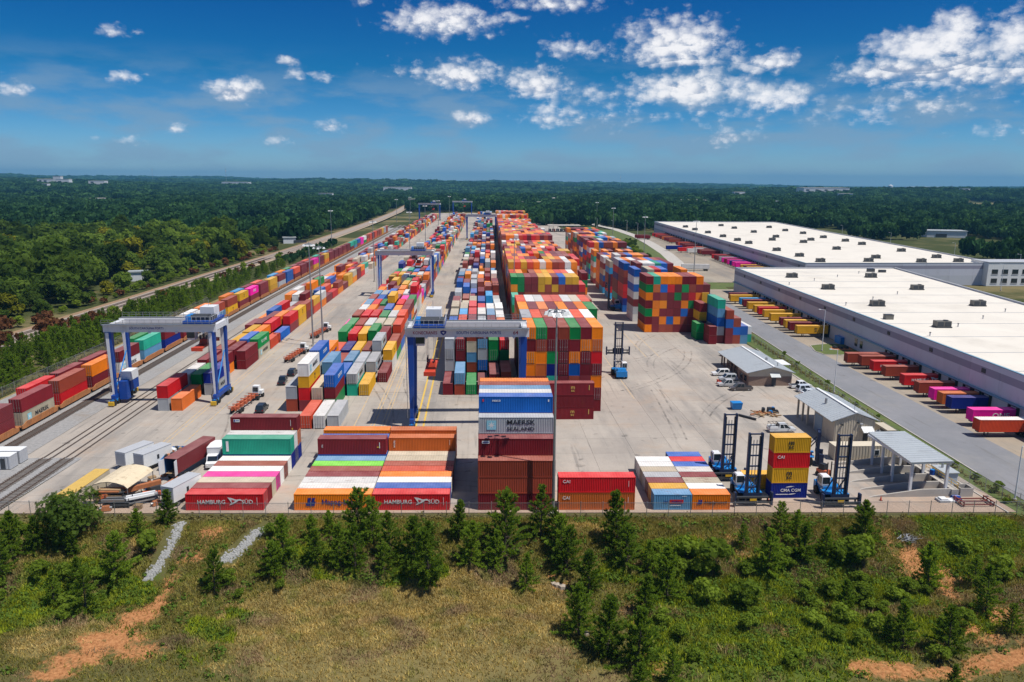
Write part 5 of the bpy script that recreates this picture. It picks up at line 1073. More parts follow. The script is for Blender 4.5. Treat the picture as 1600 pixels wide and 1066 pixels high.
    if power is not None:
        X = power*a
        p = MB().box(X-.2+.66, X+2.0+.66, -1.6, 2.6, 2.5, 4.9).build('power_house', M['blue'], t); MB().box(X-.25+.66, X+2.05+.66, -1.65, 2.65, 4.902, 7.0).build('enclosure', M['white'], p); MB().box(X+.66, X+1.8+.66, -half+.6, -1.7, .9, 5.2).build('fuel_cabinet', M['blue'], p)
    return t
c1 = rtg(-13.9, 9.4, 162.3, 'blue and white gantry crane straddling the central block, red spreader hanging, number 64', -10.0, 12.2,
    [('KONECRANES', .92, M['txt_red'], -10.9, .84), ('SOUTH CAROLINA PORTS', .84, M['txt_navy'], .1, .92), ('64', 1.1, M['txt_red'], 7.7, 1.0)])
q = MB(); pts = [(-7.5,.35),(-6.9,.55),(-6.2,.35),(-6.3,-.1),(-6.9,-.55),(-7.4,-.1)]
q.add([(x+1.75+.2, -4.1-.515, 19.7+.88+z) for x, z in pts], [tuple(range(5, -1, -1))]); e = q.build('emblem', M['txt_navy'], c1)
MB().add([(x+1.75+.2, -4.1-.53, 19.7+.88+z) for x, z in [(-7.2,.15),(-6.6,.25),(-6.75,-.2)]], [(2,1,0)]).build('emblem_cut', M['girder'], e)
c2 = rtg(-83.8, -60.8, 182.0, 'blue and grey gantry crane standing over the railway sidings', -63.8, 13.2, [('SOUTH CAROLINA PORTS', .72, M['txt_navy'], -75.2, .9)], power=-1, greyface=True, gz=17.0)
c3 = rtg(-44.2, -20.6, 351, 'blue and grey gantry crane halfway up the left yard block', -26.5, 14.5, greyface=True, gz=18.5)
c4 = rtg(bx(-84, 1010), bx(-58, 1010), 1010, 'small distant gantry crane at the far end of the railway sidings', bx(-66, 1010), 14, detail=False, rz=-BENDK)
c5 = rtg(-9.6, 15.4, 690, 'distant gantry crane over the central block, far up the yard', 8, 15, detail=False, rz=-BENDK)
c6 = rtg(bx(-46, 1120), bx(-20, 1120), 1120, 'distant gantry crane at the far end of the left block', bx(-30, 1120), 14, detail=False, rz=-BENDK)
# ------------------------------------------------------------------ lifting trucks
def lift_truck(x, y, rz, label, H=12.3, spread=None, sw=5.9, front=1):
    """empty-container lifting truck; mast at its -y end"""
    t = thing('lift_truck', label, 'lift truck', (x, y, 0), rz, 'empty container lift trucks in the yard')
    b = MB(); b.box(-1.25, 1.25, .3, 5.4, .75, 1.7); b.frus(0, 4.6, 1.705, 2.7, 2.4, 2.2, 2.2, 1.6); b.box(-1.45, 1.45, 4.9, 5.8, .6, 2.1); b.build('chassis', M['hblue'], t)
    MB().frus(.4, 2.9, 1.71, 2.35, 1.6, 2.0, 1.4, 1.6).build('engine_hood', M['hblue'], t)
    for sx in (-1, 1):
        MB().tube((sx*1.05, .9, .88), (sx*2.0, .9, .88), .88, 18).build('wheel', M['rubber'], t); MB().tube((sx*1.0, 4.7, .7), (sx*1.6, 4.7, .7), .7, 16).build('wheel', M['rubber'], t)
        MB().box(sx*1.35-.55, sx*1.35+.55, -.1, 1.9, 1.75, 1.86).build('mudguard', M['hblue'], t)
    c = MB().frus(-1.05, 2.9, 2.3, 2.65, 1.3, 1.6, 1.4, 1.7).frus(-1.05, 2.9, 3.85, 4.05, 1.35, 1.6, 1.1, 1.3).build('cab', M['girder'], t); MB().frus(-1.05, 2.9, 2.652, 3.848, 1.33, 1.62, 1.28, 1.52).build('cab_glass', M['glass'], c)
    for qx in (-1.72, -.38):
        for qy in (2.08, 3.72): MB().bar((qx, qy, 2.64), (qx, qy, 3.86), .1).build('cab_pillar', M['girder'], c)
    MB().box(-1.5, 1.5, 1.95, 2.6, 1.3, 2.25).build('front_cowl', M['hblue'], t); MB().box(.3, 1.4, 2.7, 4.6, 1.72, 2.3).build('hydraulic_tank', M['hblue'], t)
    mb = MB()
    for k in range(5): mb.box(-1.9, -1.3, 1.1+k*.3, 1.35+k*.3, .9+k*.32, .97+k*.32)
    mb.build('steps', M['steel'], t)
    mb = MB(); 
    for q in (-.8, -1.5): mb.bar((q, 4.2, 2.4), (q, 4.2, 3.6), .05)
    mb.bar((-.8, 4.2, 3.6), (-1.5, 4.2, 3.6), .05); mb.build('handrail', M['steel'], t)
    ms = MB().box(-1.18, -.88, -.95, -.4, .35, H).build('mast_rail', M['mast'], t); MB().box(.88, 1.18, -.95, -.4, .35, H).build('mast_rail', M['mast'], t)
    for sx in (-1, 1): MB().box(sx*.78-.08, sx*.78+.08, -.85, -.4, .5, H-.6).build('inner_mast_rail', M['dark'], t)
    n = 7
    for i in range(n):
        z = 1.2 + (H-1.4)*i/(n-1); MB().box(-.81, .81, -.8, -.5, z-.09, z+.09).build('crossbeam', M['mast'], t)
    mb = MB(); mb.bar((-.7, -.3, 2.2), (.7, -.3, 4.4), .09); mb.bar((.7, -.3, 2.2), (-.7, -.3, 4.4), .09); mb.bar((-1, 2.0, 1.6), (-.95, -.4, 5.0), .16); mb.bar((1, 2.0, 1.6), (.95, -.4, 5.0), .16); mb.build('brace', M['mast'], t)
    mb = MB()
    for q in (-.25, .25): mb.tube((q, -.6, 1), (q, -.6, H-1.2), .07, 6)
    mb.build('chain', M['steel'], t)
    z = spread if spread is not None else .55
    s = MB().box(-sw/2, sw/2, -1.45, -1.05, z, z+.38).box(-sw/2, sw/2, -1.45, -1.05, z+.85, z+1.1).build('spreader', M['dark'], t)
    for sx in (-1, 1): MB().box(sx*sw/2-.15, sx*sw/2+.15, -1.75, -1.0, z-.3, z+1.9).build('end_arm', M['mast'], s)
    for q in np.linspace(-sw/2+.6, sw/2-.6, 5): MB().box(q-.08, q+.08, -1.4, -1.1, z+.385, z+.848).build('spreader_strut', M['dark'], s)
    MB().box(-.55, .55, -1.5, -1.455, z+.42, z+.78).build('panel', M['yellow'], s)
    MB().box(-1.5, 1.5, -1.04, -1.005, z, z+1.6).build('carriage', M['mast'], t)
    for sx in (-1, 1): MB().box(sx*1.0-.16, sx*1.0+.16, -.34, -.28, 3.5, 3.7).build('headlight', M['lamp'], t)
lift_truck(43.6, 128.4, -.0, 'blue lift truck with tall black mast, behind the one beside the mixed stack', 12.2)
lift_truck(44.3, 117.9, .0, 'blue lift truck with black mast between orange 20-foot container and mixed stack', 12.2, sw=6.0)
lift_truck(58.3, 116.9, .0, 'blue lift truck with black mast on the wash canopy side of mixed stack', 12.2, sw=6.0)
lift_truck(37.9, 204.4, PI, 'blue lift truck alone on the open yard between the seven-high block and stepped stack', 14.2, spread=5.4, sw=6.2)
lift_truck(53.4, 310.5, -1.57, 'blue lift truck working at the side of the stacks nearest the warehouses', 14.5, spread=9, sw=6.2)
lift_truck(62.3, 135.6, 1.2, 'small dark lift truck parked behind the yellow-topped mixed stack', 6.5, sw=3.0)
fk = thing('forklift', 'orange and black forklift parked at the ramps behind a lift truck mast', 'forklift', (61.9, 128.6, 0), .5)
MB().box(-.7,.7,-.2,1.8,.4,1.3).build('body', M['chassis'], fk); MB().frus(0,.9,1.302,2.3,1.2,1.2,1.0,.9).build('cab_guard', M['black'], fk); MB().box(-.6,-.45,-.45,-.3,.2,3.0).build('mast_rail', M['black'], fk); MB().box(.45,.6,-.45,-.3,.2,3.0).build('mast_rail', M['black'], fk)
for sx in (-1,1):
    for yy in (.1,1.5): MB().tube((sx*.5,yy,.4),(sx*.8,yy,.4),.4,12).build('wheel', M['rubber'], fk)
    MB().box(sx*.3-.07,sx*.3+.07,-1.5,-.32,.15,.22).build('fork', M['dark'], fk)
# ------------------------------------------------------------------ vehicles
def wheels(t, L, W, r, xs, wid=.24):
    me = MB().tube((0, -wid/2, 0), (0, wid/2, 0), r, 14).mesh('wheel', M['rubber']); mr = MB().tube((0, -wid/2-.012, 0), (0, wid/2+.012, 0), r*.55, 10).mesh('rim', M['steel'])
    for x in xs:
        for s in (-1, 1):
            w = link('wheel', me, t, (x, s*(W/2-wid/2-.01), r)); link('rim', mr, w)
def car(kind, x, y, rz, col, label, group=None):
    t = thing('parked_car', label, {'pickup':'pickup truck','suv':'car','sedan':'car'}[kind], (x, y, 0), rz, group)
    L = {'pickup':5.7,'suv':4.9,'sedan':4.8}[kind]; W = 1.9; h = .98 if kind != 'sedan' else .86; hx = L/2; top = {'pickup':1.85,'suv':1.8,'sedan':1.45}[kind]
    low = MB(); P = [(-hx,.45),(-hx+.1,.32),(hx-.15,.32),(hx,.5),(hx-.05,h-.18),(hx-1.2,h),(-hx+.05,h),(-hx-.0,.75)]
    n = len(P); s1, s0 = W/2, W/2
    vs = [(a, -W/2*(.97 if z > .8 else 1), z) for a, z in P] + [(a, W/2*(.97 if z > .8 else 1), z) for a, z in P]
    low.add(vs, [tuple(range(n)), tuple(range(2*n-1, n-1, -1))] + [(i, n+i, n+(i+1) % n, (i+1) % n) for i in range(n)])
    b = low.build('body', M['paint'], t)
    if kind == 'pickup': xb0, xb1, xt0, xt1 = -.9, 1.75, -.7, .85
    elif kind == 'suv': xb0, xb1, xt0, xt1 = -hx+.12, 1.25, -hx+.45, .5
    else: xb0, xb1, xt0, xt1 = -hx+.5, 1.15, -hx+1.25, .35
    def lay(z0, z1, f0, f1, k0, k1):
        A = lambda f: (xb0+(xt0-xb0)*f, xb1+(xt1-xb1)*f)
        a0, a1 = A(f0); c0, c1 = A(f1)
        return MB().hexa([(a0,-k0,z0),(a1,-k0,z0),(a1,k0,z0),(a0,k0,z0)], [(c0,-k1,z1),(c1,-k1,z1),(c1,k1,z1),(c0,k1,z1)])
    lay(h+.002, top-.08, 0, .88, W/2-.06, W/2-.2).build('windows', M['glass'], t)
    lay(top-.079, top, .88, 1, W/2-.19, W/2-.24).build('roof', M['paint'], t)
    mb = MB(); zp0, zp1 = h+.004, top-.078
    for f in ((0,.12),(.46,.52),(.9,1.0)):
        for s in (-1, 1):
            xa, xb = xb0+(xb1-xb0)*f[0], xb0+(xb1-xb0)*f[1]; ta, tb = xt0+(xt1-xt0)*f[0], xt0+(xt1-xt0)*f[1]
            k0, k1 = s*(W/2-.05), s*(W/2-.19); mb.hexa([(xa,k0-.015,zp0),(xb,k0-.015,zp0),(xb,k0+.015,zp0),(xa,k0+.015,zp0)], [(ta,k1-.015,zp1),(tb,k1-.015,zp1),(tb,k1+.015,zp1),(ta,k1+.015,zp1)])
    mb.build('pillars', M['paint'], t)
    if kind == 'pickup': MB().box(-hx+.12, -1.0, -W/2+.14, W/2-.14, h-.4, h+.006).build('cargo_bed', M['black'], t)
    for s in (-1, 1):
        MB().box(hx-.08, hx+.015, s*.68-.2, s*.68+.2, .58, .76).build('headlight', M['lamp'], t); MB().box(-hx-.015, -hx+.05, s*.74-.12, s*.74+.12, .62, .85).build('tail_light', M['tail'], t)
        MB().box(xb1-.55, xb1-.35, s*(W/2+.1)-.1, s*(W/2+.1)+.1, h, h+.16).build('mirror', M['black'], t)
    wheels(t, L, W, .36 if kind != 'sedan' else .32, (-L*.3, L*.31))
    for c in t.children: c.color = col + (1,)
    return t
WH, SV, DK, BL = (.75,.76,.76), (.42,.44,.46), (.10,.085,.08), (.02,.025,.035)
CG = 'cars parked around the brick office'
car('suv', 65.6, 202.6, PI+.05, WH, 'white car in the row beside the office, nearest the far gable', CG); car('suv', 65.8, 197.2, PI, SV, 'silver estate car second in the row beside the office', CG)
car('pickup', 64.2, 191.4, PI+.03, (.5,.5,.5), 'silver pickup truck third in the row beside the office', CG); car('pickup', 66.0, 187.4, PI, DK, 'dark brown pickup at the near end of the row beside the office', CG)
car('pickup', 82.0, 189.4, .12, WH, 'white pickup between office and shed, farthest of the three there', CG); car('suv', 82.0, 185.8, .08, (.55,.6,.66), 'pale blue car between office and shed, middle of the three there', CG); car('sedan', 82.0, 183.0, .05, (.6,.64,.68), 'pale low car nearest the shed roof', CG)
car('pickup', 75.6, 226.5, .1, (.02,.03,.08), 'dark blue pickup behind the office beside the stepped stack', CG); car('pickup', 77.6, 223.3, .1, (.015,.02,.05), 'black pickup directly behind the office roof', CG)
car('suv', -48.8, 171.8, PI/2, BL, 'black car nearest the front containers in the chassis lane', 'cars in the chassis lane'); car('pickup', -50.1, 196.2, PI/2+.1, BL, 'black pickup beside the tall white and yellow stack', 'cars in the chassis lane'); car('suv', -49.6, 205.0, PI/2, BL, 'dark car behind the black pickup in the chassis lane', 'cars in the chassis lane')
ut = car('pickup', 63.6, 154.4, .02, (.58,.6,.62), 'silver utility pickup with ladder rack near the shed')
mb = MB()
for xx in (-2.6, -.9):
    for s in (-.85, .85): mb.bar((xx, s, .9), (xx, s, 2.0), .06)
for s in (-.85, .85): mb.bar((-2.7, s, 2.0), (1.0, s, 2.0), .06)
for xx in (-2.6, -1.8, -.9): mb.bar((xx, -.85, 2.0), (xx, .85, 2.0), .06)
mb.build('ladder_rack', M['black'], ut)
for k, s in enumerate((-1, 1)): MB().box(-2.75, -1.0, s*.8-.18, s*.8+.18, .9, 1.35).build('tool_box', M['white'], ut)
def box_truck(x, y, rz, label, cab=True, L=6.5, roof='grey'):
    t = thing('box_truck', label, 'box truck', (x, y, 0), rz, None)
    bo = MB().box(-L/2, L/2, -1.2, 1.2, .95, 3.4).build('cargo_box', M['white'], t); MB().box(-L/2-.03, L/2+.03, -1.23, 1.23, 3.402, 3.5).build('roof', M[roof], bo)
    MB().box(-.25, .25, -1.23, -1.202, 1.7, 2.5).build('logo', M['dark'], bo); MB().box(-L/2-.03, -L/2-.002, -1.05, 1.05, 1.1, 3.2).build('rear_door', M['grey'], bo)
    MB().box(-L/2, L/2+.4, -.5, .5, .55, .948).build('frame', M['dark'], t)
    if cab:
        cx = L/2+1.0
        c = MB().prism([(cx-.9,.5),(cx+1.35,.5),(cx+1.35,1.25),(cx+.55,1.45),(cx+.1,2.3),(cx-.9,2.4)], -1.0, 1.0).build('cab', M['white'], t)
        MB().hexa([(cx+.575,-.85,1.46),(cx+.6,-.85,1.46),(cx+.6,.85,1.46),(cx+.575,.85,1.46)], [(cx+.16,-.78,2.24),(cx+.2,-.78,2.24),(cx+.2,.78,2.24),(cx+.16,.78,2.24)]).build('windscreen', M['glass'], c)
        for s in (-1, 1): MB().box(cx-.6, cx+.15, s*1.0-.012 if s < 0 else s*1.0+.002, s*1.0-.002 if s < 0 else s*1.0+.012, 1.4, 2.1).build('side_window', M['glass'], c); MB().box(cx+1.352, cx+1.38, s*.7-.18, s*.7+.18, .75, .95).build('headlight', M['lamp'], c)
        wheels(t, L, 2.2, .45, (-L/2+1.1, cx+.3))
    else: wheels(t, L, 2.2, .45, (-L/2+1.1, -L/2+2.1))
    return t
box_truck(-58.9, 137.0, 1.15, 'white box truck with grey roof, cab pointing up the yard, beside a cab-less trailer'); box_truck(-62.5, 138.0, 1.15, 'grey box trailer without cab next to the white box truck', cab=False)
box_truck(-48.2, 121.6, 1.22, 'white box truck parked against the front-row red lettered container')
wt = box_truck(-48.2, 139.2, -1.5, 'white box truck facing the fence beside the teal container', L=4.2, roof='white')
# open-top waste skip, open container on chassis
dm = thing('waste_skip', 'blue open roll-off skip heaped with scrap, beside the maroon trailer container', 'waste skip', (-56.0, 138.6, 0), PI/2+.06)
for a in ((-4,4,-1.2,-1.1),(-4,4,1.1,1.2),(-4,-3.9,-1.098,1.098),(3.9,4,-1.098,1.098)): MB().box(*a, .2, 1.9).build('side_wall', M['hblue'], dm)
MB().box(-3.9,3.9,-1.1,1.1,.2,.3).build('floor', M['dark'], dm)
for i in range(26): 
    xx, yy = rnd.uniform(-3.6,3.6), rnd.uniform(-.8,.8); MB().frus(xx, yy, 1.0, rnd.uniform(1.7,2.4), rnd.uniform(.6,1.3), rnd.uniform(.5,.9), rnd.uniform(.3,.8), rnd.uniform(.2,.6)).build('scrap', (M['dark'], M['rust'], M['black'], M['wood'], M['white'])[i % 5], dm)
oc = thing('open_trailer', 'maroon container on a trailer with both doors swung open towards the fence', 'trailer', (-51.6, 135.6, 0), PI/2-.22)
mw = M['maroon'] = mat('maroon_container_paint', (.17,.022,.026), .5, var=.12, stain=((.12,.06,.04), .6, .3)); blu = mat('blue_lining', (.03,.10,.25), .6, var=.15)
mb = MB(); q = 6.1
for s in (-1, 1):
    pts = []
    for i in range(44):
        for f, o in ((0,0),(.26,0),(.5,.036),(.76,.036)): pts.append((-q+(i+f)*(2*q/44), s*(1.2-o)))
    pts.append((q, s*1.2)); m = len(pts); MB().add([(x, y, 1.45) for x, y in pts] + [(x, y, 4.1) for x, y in pts], [(i, i+1, m+i+1, m+i) if s < 0 else (i+1, i, m+i, m+i+1) for i in range(m-1)]).build('side_wall', mw, oc)
    MB().box(-q, q, s*1.14-.01, s*1.14+.01, 1.45, 4.1).build('lining', blu, oc)
MB().box(q-.1, q, -1.12, 1.12, 1.45, 4.1).build('end_wall', mw, oc); rf = MB().box(-q, q, -1.22, 1.22, 4.102, 4.16).build('roof', MR, oc); rf.color = (.17,.022,.026,1)
MB().box(-q, q, -1.1, 1.1, 1.36, 1.445).build('floor', M['wood'], oc)
for s in (-1, 1):
    d_ = MB().box(0, 1.2, -.04, .04, 1.45, 4.05).build('door', M['girder'], oc, (-q, s*1.2, 0), PI + s*-.25)
    for k in range(4): MB().box(.1, 1.1, -.07, -.042, 1.7+k*.6, 1.9+k*.6).build('hinge_bar', M['steel'], d_)
MB().box(-6.2, 6.2, -.5, .5, 1.0, 1.355).build('chassis_frame', M['dark'], oc); wheels(oc, 12, 2.4, .5, (-4.9, -3.6))
lb = thing('lowboy_deck', 'small rusty flat trailer deck below the open container doors', 'trailer', (-51.4, 127.3, 0), PI/2-.22); MB().box(-2.2, 2.0, -1.2, 1.2, .8, 1.0).build('deck', M['rust'], lb); MB().box(-2.0,2.0,-.4,.4,.5,.798).build('frame', M['dark'], lb); wheels(lb, 4, 2.3, .42, (-1.2, .2)); MB().box(.2,1.8,-1.3,-.2,1.002,1.6).build('crate', M['dark'], lb)
# fabric shelter with stored material
cp = thing('carport', 'cream fabric shelter with torn roof beside the box trucks', 'shelter', (-59.2, 125.4, 0), -.12)
mb = MB(); sec = [(-3.1,2.3),(-2.6,2.75),(-1.3,3.15),(0,3.3),(1.3,3.15),(2.6,2.75),(3.1,2.3)]; n = len(sec)
mb.add([(x, -4, z) for x, z in sec] + [(x, 4, z) for x, z in sec] + [(x, -4, z-.05) for x, z in sec] + [(x, 4, z-.05) for x, z in sec], [(i, i+1, n+i+1, n+i) for i in range(n-1)] + [(2*n+i+1, 2*n+i, 3*n+i, 3*n+i+1) for i in range(n-1)]); mb.build('canopy_cover', M['canvas'], cp)
for x in (-3.0, 3.0):
    for y in (-3.9, 0, 3.9): MB().bar((x, y, 0), (x, y, 2.3), .1).build('post', M['steel'], cp)
for y in (-3.95, 0, 3.9):
    mb = MB()
    for (xa, za), (xb, zb) in zip(sec, sec[1:]): mb.bar((xa, y, za-.1), (xb, y, zb-.1), .08)
    mb.build('roof_hoop', M['steel'], cp)
def rack(x, y, rz, label, mlist, L=4.5, w=1.4, lev=3):
    t = thing('material_rack', label, 'rack', (x, y, 0), rz, 'racks of stored material by the fabric shelter')
    for k in range(lev):
        z = .35+k*.65; MB().box(-L/2, L/2, -w/2, w/2, z, z+.1).build('shelf', M['dark'], t)
        for j in range(4): 
            ww = w/4; MB().box(-L/2+rnd.uniform(0,.5), L/2-rnd.uniform(0,.8), -w/2+j*ww+.03, -w/2+(j+1)*ww-.03, z+.102, z+.102+rnd.uniform(.12,.4)).build('bundle', mlist[(k+j) % len(mlist)], t)
    for sx in (-1, 1):
        for sy in (-1, 1): MB().box(sx*(L/2+.06)-.05, sx*(L/2+.06)+.05, sy*(w/2+.06)-.05, sy*(w/2+.06)+.05, 0, .35+lev*.65).build('post', M['dark'], t)
rack(-57.6, 119.2, .05, 'low black rack of pipes nearest the fence by the shelter', [M['dark'], M['steel'], M['black']], 4.2, 1.6, 2); rack(-59.4, 121.3, .0, 'timber rack under the open side of the fabric shelter', [M['wood'], M['wood'], M['rust']], 4.6, 1.6, 3)
rack(-54.3, 120.6, .55, 'silver pipe rack behind the young pine by the box truck', [M['steel'], M['white'], M['grey']], 5.0, 1.5, 2)
bt = thing('boom_lift', 'rusty orange crane boom lying beside the fabric shelter', 'boom', (-56.8, 123.6, 0), .75); MB().box(-4.4, 4.4, -.35, .35, .9, 1.6).build('boom_section', M['rust'], bt); MB().box(-5.2, -4.402, -.25, .25, 1.0, 1.5).build('boom_tip', M['chassis'], bt); MB().box(2.4, 4.2, -.9, .9, 0, .898).build('base', M['dark'], bt)
ol = thing('orange_attachment', 'bright orange lifting attachment on the ground by the pipe racks', 'attachment', (-53.4, 123.4, 0), .1); MB().box(-1.8, 1.8, -.3, .3, .3, .8).build('beam', M['chassis'], ol); MB().box(-.5, .5, -.8, .8, .0, .298).build('foot', M['dark'], ol); MB().box(1.3, 1.8, -.25, .25, .802, 1.5).build('hook_post', M['chassis'], ol)
yb = thing('yellow_trailer', 'tan box container behind the fabric shelter', 'container', (-64.7, 123.2, 0), 1.5); mb = MB(); corrug(mb, (-6,-1.22), (6,-1.22), .1, 2.5, .4); corrug(mb, (6,-1.22), (6,1.22), .1, 2.5, .4); corrug(mb, (6,1.22), (-6,1.22), .1, 2.5, .4); corrug(mb, (-6,1.22), (-6,-1.22), .1, 2.5, .4); mb.build('side_wall', M['beige'], yb); MB().box(-6.02,6.02,-1.25,1.25,2.502,2.6).build('roof', mat('ochre_roof', (.55,.36,.09), .7, var=.12, stain=((.3,.22,.12), .4, .4)), yb)
for i, (x, y) in enumerate([(-86.5, 137.2), (-86.4, 140.2)]):
    gb = thing('grey_cabin', ('grey steel cabin on the ballast, the one nearer the fence','grey steel cabin on the ballast, the one nearer the rails')[i], 'cabin', (x-.2, y, 0), .0, 'grey steel cabins on the ballast'); mb = MB(); corrug(mb, (-3,-1.2), (3,-1.2), .1, 2.4, .5); corrug(mb, (3,-1.2), (3,1.2), .1, 2.4, .5); corrug(mb, (-3,1.2), (-3,-1.2), .1, 2.4, .5); corrug(mb, (3,1.2), (-3,1.2), .1, 2.4, .5); mb.build('side_wall', M['grey'], gb); MB().box(-3.05,3.05,-1.25,1.25,2.402,2.5).build('roof', M['white'], gb); MB().box(1.4,2.2,-1.3,-1.23,.2,2.1).build('door', M['dark'], gb)
# terminal tractors with skeletal chassis
def chassis(x, y, rz, label, tractor=True, n=2):
    t = thing('chassis_trailer', label, 'container chassis', (x, y, 0), rz, 'empty container chassis in the lane')
    for k in range(n):
        z = 1.05 + k*.42; f = MB().box(-.5, -.3, -6, 6, z-.15, z+.15).box(.3, .5, -6, 6, z-.15, z+.15)
        f.build('frame_rail', M['chassis'], t)
        for yy in (-5.6, -3.4, -1.1, 1.1, 3.4, 5.6): MB().box(-1.2, 1.2, yy-.14, yy+.14, z+.152, z+.32).build('bolster', M['chassis'], t)
    me = MB().tube((-.25,0,0),(.25,0,0),.5,12).mesh('wheel', M['rubber'])
    for yy in (-4.6, -3.3):
        for s in (-.95, .95): link('wheel', me, t, (s, yy, .5))
        MB().bar((-1.0, yy, .5), (1.0, yy, .5), .14).build('axle', M['dark'], t)
    for s in (-.6, .6): MB().box(s-.08, s+.08, 2.6, 2.8, 0, .9).build('landing_leg', M['dark'], t)
    if tractor:
        u = thing('terminal_tractor', label.replace('chassis', 'cab').replace('stacked orange skeletal cab', 'terminal tractor') if False else 'white terminal tractor coupled to ' + tractor, 'tractor', (x + 7.6*-math.sin(rz), y + 7.6*math.cos(rz), 0), rz, 'terminal tractors in the chassis lane')
        MB().box(-.5, .5, -2.6, 2.0, .55, 1.0).build('frame', M['dark'], u); c = MB().frus(-.3, 1.0, 1.002, 2.9, 1.6, 1.5, 1.5, 1.3).build('cab', M['white'], u)
        MB().box(-.95, .35, 1.72, 1.78, 1.8, 2.6).build('windscreen', M['glass'], c); MB().box(-.9, .3, .22, .29, 1.6, 2.6).build('rear_window', M['glass'], c); MB().box(.5, 1.15, .4, 2.0, 1.002, 1.8).build('engine_hood', M['white'], u)
        for yy in (-1.6, 1.4):
            for s in (-.95, .95): link('wheel', me, u, (s, yy, .5))
chassis(-53.6, 174.6, -.10, 'orange skeletal chassis parked nearest the front containers', 'the nearest orange chassis')
chassis(-53.5, 224.4, -.12, 'orange skeletal chassis parked behind the cars and tall white stack', 'the second orange chassis up the lane', 2)
chassis(-53.2, 258.5, -.14, 'orange skeletal chassis parked farthest up the lane', 'the farthest orange chassis up the lane', 2)
for k, (x, y, kind) in enumerate([(-57.0,131.4,'p'),(-55.6,130.2,'p'),(-54.9,127.0,'d'),(-55.8,126.2,'d'),(-53.9,118.2,'p'),(-60.8,117.9,'p'),(-62.4,119.4,'c'),(-55.3,132.6,'c'),(-50.2,125.0,'p'),(-51.6,119.6,'c'),(-56.2,128.3,'d'),(-58.6,117.6,'c')]):
    w = ['behind the shelter by the box truck','beside the box truck wheels','right of the boom tip','left of its neighbour by the boom tip','between pipe rack and fence','at the left end of the low pipe rack','under the tree at the shelter corner','next to the waste skip','by the small trailer deck','between box truck and pipe rack','behind the boom','nearest the fence by the low rack'][k]
    if kind == 'p':
        t = thing('wooden_pallet', 'weathered wooden pallet stack %s' % w, 'pallet', (x, y, 0), rnd.random()*3)
        for q in range(rnd.randint(2, 5)):
            for j in range(5): MB().box(-.6, .6, -.5+j*.22, -.38+j*.22, .11+q*.15, .14+q*.15).build('board', M['wood'], t)
            MB().box(-.6, .6, -.06, .06, .02+q*.15, .108+q*.15).build('bearer', M['wood'], t)
    elif kind == 'd':
        t = thing('oil_drum', 'dark oil drum %s' % w, 'drum', (x, y, 0)); MB().tube((0,0,.0),(0,0,.88),.3,12).build('drum_body', (M['hblue'], M['rust'], M['black'])[k % 3], t); MB().tube((0,0,.88),(0,0,.92),.31,12).build('lid', M['dark'], t)
    else:
        t = thing('machine_part', 'grimy machine part %s' % w, 'machine part', (x, y, 0), rnd.random()*3); MB().frus(0,0,.1,.8,1.5,.9,1.0,.6).build('housing', (M['dark'], M['rust'])[k % 2], t); MB().tube((-.9,0,.45),(.9,0,.45),.22,10).build('shaft', M['steel'], t); MB().box(-.6,.6,-.4,.4,0,.098).build('skid', M['black'], t)
# ------------------------------------------------------------------ rail wagons
def proto_well():
    t = thing('well_wagon', 'x', 'rail wagon', (0,0,0), 0, 'well wagons of the double-stacked train')
    for s in (-1, 1):
        mb = MB(); mb.prism([(-7.0,.55),(-6.2,.40),(6.2,.40),(7.0,.55),(7.0,1.25),(6.0,1.35),(5.2,1.7),(-5.2,1.7),(-6.0,1.35),(-7.0,1.25)], s*1.36-.07, s*1.36+.07); sd = mb.build('side_sill', M['wagon'], t)
        mp = MB()
        for k in range(14): mp.box(-5.0+k*.77-.04, -5.0+k*.77+.04, s*1.36+s*.072-.03, s*1.36+s*.072+.03, .45, 1.66)
        mp.build('stiffeners', M['wagon'], sd)['kind'] = 'stuff'
    MB().box(-6.8, 6.8, -1.28, 1.28, .5, .8).build('well_floor', M['dark'], t)
    for s in (-1, 1):
        MB().box(s*7.25-.45, s*7.25+.45, -1.2, 1.2, .9, 1.2).build('end_platform', M['wagon'], t)
        b = MB().box(s*7.3-.8, s*7.3+.8, -1.0, 1.0, .45, .85).build('truck_frame', M['dark'], t)
        for q in (-.75, .75): MB().tube((s*7.3+q, -.8, .62), (s*7.3+q, .8, .62), .42, 10).build('wheelset', M['dark'], b)
    return t
M['wagon'] = mat('faded_orange_wagon', (.42,.17,.06), .75, var=.3, stain=((.14,.08,.05), .6, .6))
pw = proto_well()
for k, (x, y) in enumerate(TRAIN1):
    o = pw if k == 0 else copy_tree(pw); o.location = (x, y, 0); o.rotation_euler = (0, 0, RZ90 - (BENDK if y > BEND0 else 0)); o['label'] = 'rusty orange well wagon, %s of the double-stacked train' % orde(k+1)
def proto_flat():
    t = thing('flat_wagon', 'x', 'rail wagon', (0,0,0), 0, 'flat wagons on the far siding')
    MB().box(-6.9, 6.9, -1.3, 1.3, 1.02, 1.24).build('deck', M['wagon'], t); MB().box(-6.9, 6.9, -.3, .3, .75, 1.018).build('centre_sill', M['dark'], t)
    for s in (-1, 1):
        b = MB().box(s*5.2-1.1, s*5.2+1.1, -1.0, 1.0, .5, .748).build('truck_frame', M['dark'], t)
        for q in (-.85, .85): MB().tube((s*5.2+q, -.8, .58), (s*5.2+q, .8, .58), .42, 10).build('wheelset', M['dark'], b)
    return t
pf = proto_flat()
